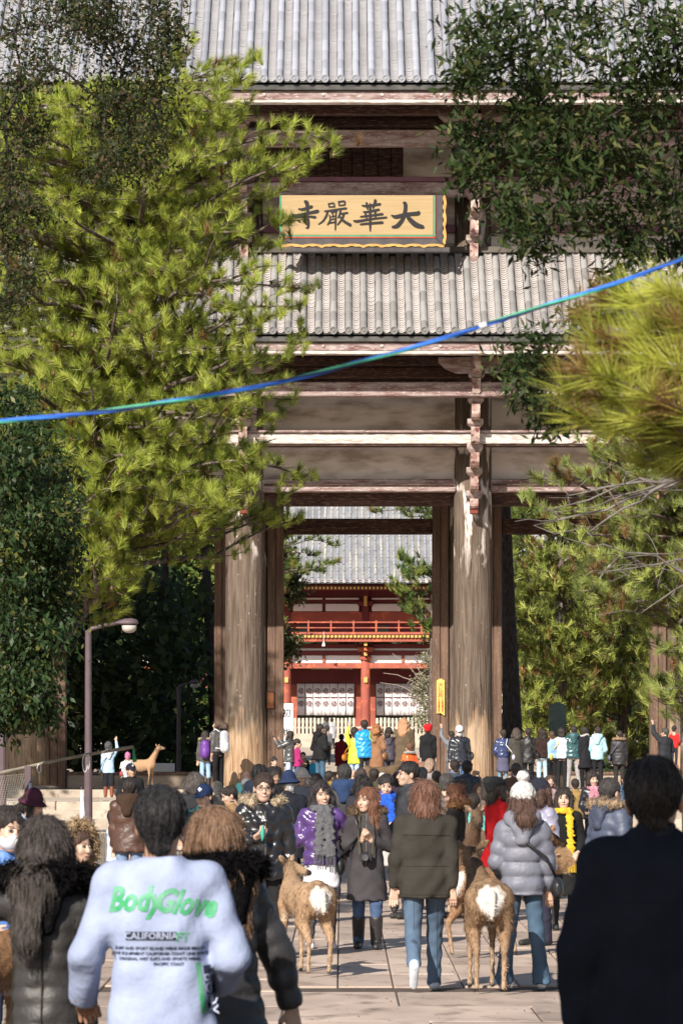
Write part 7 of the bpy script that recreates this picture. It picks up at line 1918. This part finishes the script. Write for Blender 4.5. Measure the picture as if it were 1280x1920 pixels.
# ---------------------------------------------------------------- deer
deer_m = attr_mat('deer_coat', .8, .5, 90)
hoof_m = fab((.02,.017,.015), 'plain')
def deer(label, x, s, rot, h=.84, z=None, headpos=(0,-.62,1.12), muzzle=(0,-.83,1.04), col=(.26,.13,.06), phase=0, spots=False):
    Y = F/s; root = thing('deer', label, 'deer', ((x-640)*Y/F, Y, gz(Y) if z is None else z), rad(rot)); k = h/.84
    vx = (.014 if s > 120 else .022)/k
    f = Field((-.35,-1.05,0), (.35,.75,1.42), vx); hp = np.array(headpos, float); mz = np.array(muzzle, float)
    f.cap((0,.36,.70), (0,0,.68), .150, .160, .04, (.82,1,1)).cap((0,0,.68), (0,-.30,.71), .160, .155, .04, (.82,1,1)).cap((0,.42,.74), (0,.50,.68), .115, .09, .05, (1.05,1,1.15))
    f.cap((0,-.30,.76), hp, .115, .062, .05, (.85,1,1))
    f.cap(hp, hp*.55+mz*.45, .068, .052, .03, (.9,1,1)).cap(hp*.55+mz*.45, mz, .048, .026, .02)
    hd = unit(mz-hp); sd_ = unit(np.cross(hd, (0,0,1)))
    for s_ in (-1, 1):
        e0 = hp + sd_*s_*.045 - hd*.02 + (0,0,.04); e1 = e0 + sd_*s_*.10 + np.array((0,0,.065)) - hd*.02
        f.cap(e0, (e0+e1)/2, .018, .030, .01, (1,.6,1)).cap((e0+e1)/2, e1, .030, .008, .01, (1,.6,1))
        w = .03*math.sin(phase+s_)
        f.cap((s_*.085,-.30,.64), (s_*.085,-.33+w,.40), .062, .026, .03).cap((s_*.085,-.33+w,.40), (s_*.085,-.32+w*2,.20), .024, .016, .01).cap((s_*.085,-.32+w*2,.20), (s_*.085,-.34+w*2,.04), .016, .021, .01)
        w2 = .06*math.sin(phase*1.7+s_*1.3)
        f.cap((s_*.09,.40,.70), (s_*.115,.33+w2,.50), .125, .075, .04, (.8,1,1)).cap((s_*.115,.33+w2,.50), (s_*.10,.50+w2,.33), .062, .028, .02).cap((s_*.10,.50+w2,.33), (s_*.095,.45+w2,.05), .023, .018, .01)
    f.cap((0,.58,.76), (0,.63,.60), .035, .022, .015)
    X3, Y3, Z3 = f.ax[0][:, None, None], f.ax[1][None, :, None], f.ax[2][None, None, :]
    f.F = (f.F + .0028*np.sin(48*X3+30*Z3+2*np.sin(20*Y3))*np.sin(40*Y3+3*np.sin(18*Z3))).astype(np.float32)
    f.below(.004)
    V, Q = f.mesh()
    c = np.tile(np.array(col), (len(V), 1)); y, zz = V[:, 1], V[:, 2]
    def blend(m, cc): 
        m = np.clip(m, 0, 1)[:, None]; c[:] = c*(1-m)+np.array(cc)*m
    blend((zz-.80)*5*(np.abs(V[:, 0]) < .06), tuple(v*.55 for v in col))
    blend((.60-zz)*6*((zz > .48) & (np.abs(V[:, 0]) < .12) & (y > -.3) & (y < .35)), (.48,.40,.32))
    blend((.42-zz)*3, (.38,.27,.18)); blend((.055-zz)*60, (.02,.016,.014))
    nz = .10*np.sin(V[:, 0]*70)*np.sin(zz*60); d = np.sqrt((V[:, 0]/(.070+.045*np.clip((zz-.52)/.25, 0, 1)))**2 + ((zz-.70)/.130)**2) + nz + .16*np.exp(-(V[:, 0]/.02)**2)*(zz > .76); back = (y > .40)*np.clip((y-.40)*20, 0, 1)
    blend((1-np.abs(d-1.12)*5)*back*.6*(zz > .68), (.07,.045,.03)); blend((1.06-d)*3.5*back, (.66,.62,.57))
    blend(((np.abs(V[:, 0]) < .035) & (y > .60))*.6, (.60,.54,.47))
    fr = (V-mz)@hd; dm = np.linalg.norm(V-mz, axis=1); blend((.045-dm)*60, (.03,.02,.02)); dj = np.linalg.norm(V-(mz*.7+hp*.3)-(0,0,-.05), axis=1); blend((.07-dj)*14, (.42,.34,.27))
    if spots: pass
    bo_ = link('body', mesh_np('body', V*k, Q, True, c), deer_m, root)
    if s > 120:     # short coat hairs lying backwards
        nh = 6000; kk = FR.integers(0, len(Q), nh); a_, b_, c_ = V[Q[kk, 0]], V[Q[kk, 1]], V[Q[kk, 2]]; N_ = unit(np.cross(b_-a_, c_-a_)); p = (a_+b_+c_)/3 + (c_-a_)*FR.uniform(-.4, .4, (nh, 1)); dn = unit(np.array((0, .5, -.7)) + N_*.45 + FR.normal(size=(nh, 3))*.25)
        sd2 = unit(np.cross(dn, N_))*.003; L_ = .026*(.6+FR.random((nh, 1))); VV = np.stack([p-sd2, p+sd2, p+dn*L_], 1).reshape(-1, 3)
        link('coat_hair', mesh_np('coat_hair', VV*k, np.arange(3*nh).reshape(-1, 3), False, np.repeat(c[Q[kk, 0]]*FR.uniform(.8, 1.2, (nh, 1)), 3, 0)), deer_m, bo_, 'stuff')
    for s_ in (-1, 1):
        p = hp*.62+mz*.38 + sd_*s_*.047 + (0,0,.020); m_ = MB(); m_.lathe(p*k, [(.002,-.014),(.011,-.007),(.013,0),(.011,.007),(.002,.014)], 8); m_.build('eye', hoof_m, root, smooth=True)
        e0 = hp + sd_*s_*.062 - hd*.035 + (0,0,.06); e1 = hp + sd_*s_*.13 - hd*.05 + (0,0,.105)
        q = Field(np.minimum(e0, e1)-.05, np.maximum(e0, e1)+.05, .008); q.cap(e0+hd*.022, e1+hd*.022, .013, .006, .005); V2, Q2 = q.mesh(); link('inner_ear', mesh_np('inner_ear', V2*k, Q2, True), fab((.42,.30,.24), 'plain'), root)
    return root
deer('deer with white rump turning its head to the right, beside the white skirt', 568, 216, 198, headpos=(-.03,-.50,.97), muzzle=(-.17,-.36,.92), h=.80, col=(.33,.215,.13), phase=1)
deer('deer with white rump standing at the left of the white pompom hat, seen from behind', 908, 231, 183, headpos=(.05,-.66,1.02), muzzle=(.05,-.86,.92), h=.90, col=(.23,.145,.085), phase=2)
deer('pale-chested deer in the shade behind the olive jacket, facing the camera', 872, 165, 10, headpos=(0,-.60,1.14), muzzle=(0,-.80,1.04), h=.86, col=(.25,.16,.10), phase=3)
deer('dull brown deer behind the pale-chested deer, turned left', 892, 150, -70, h=.98, headpos=(0,-.60,1.12), muzzle=(0,-.80,1.06), col=(.15,.10,.07), phase=1)
deer('orange-brown deer behind the silver-grey jacket, only its back showing', 935, 200, 130, h=.84, col=(.25,.14,.075), phase=.5)
deer('deer with head up between the shoulder bag and the large dark man', 1072, 176, -60, h=.92, headpos=(0,-.55,1.16), muzzle=(.05,-.76,1.12), col=(.27,.165,.09), phase=2.4)
deer('deer cut off by the left edge below the blue jacket', -14, 330, 150, h=.86, col=(.26,.14,.07), phase=.2)
deer('dark shaggy deer with a white rump among the children at the gateway', 714, 84, 115, z=1.2, h=.74, headpos=(0,-.60,.92), muzzle=(0,-.80,.84), col=(.13,.085,.05), phase=1.2)
deer('tan deer on the podium looking right behind the man in the dark cap', 264, 76, 68, z=1.39, h=.74, headpos=(0,-.55,1.18), muzzle=(0,-.76,1.16), col=(.34,.21,.12), phase=2)
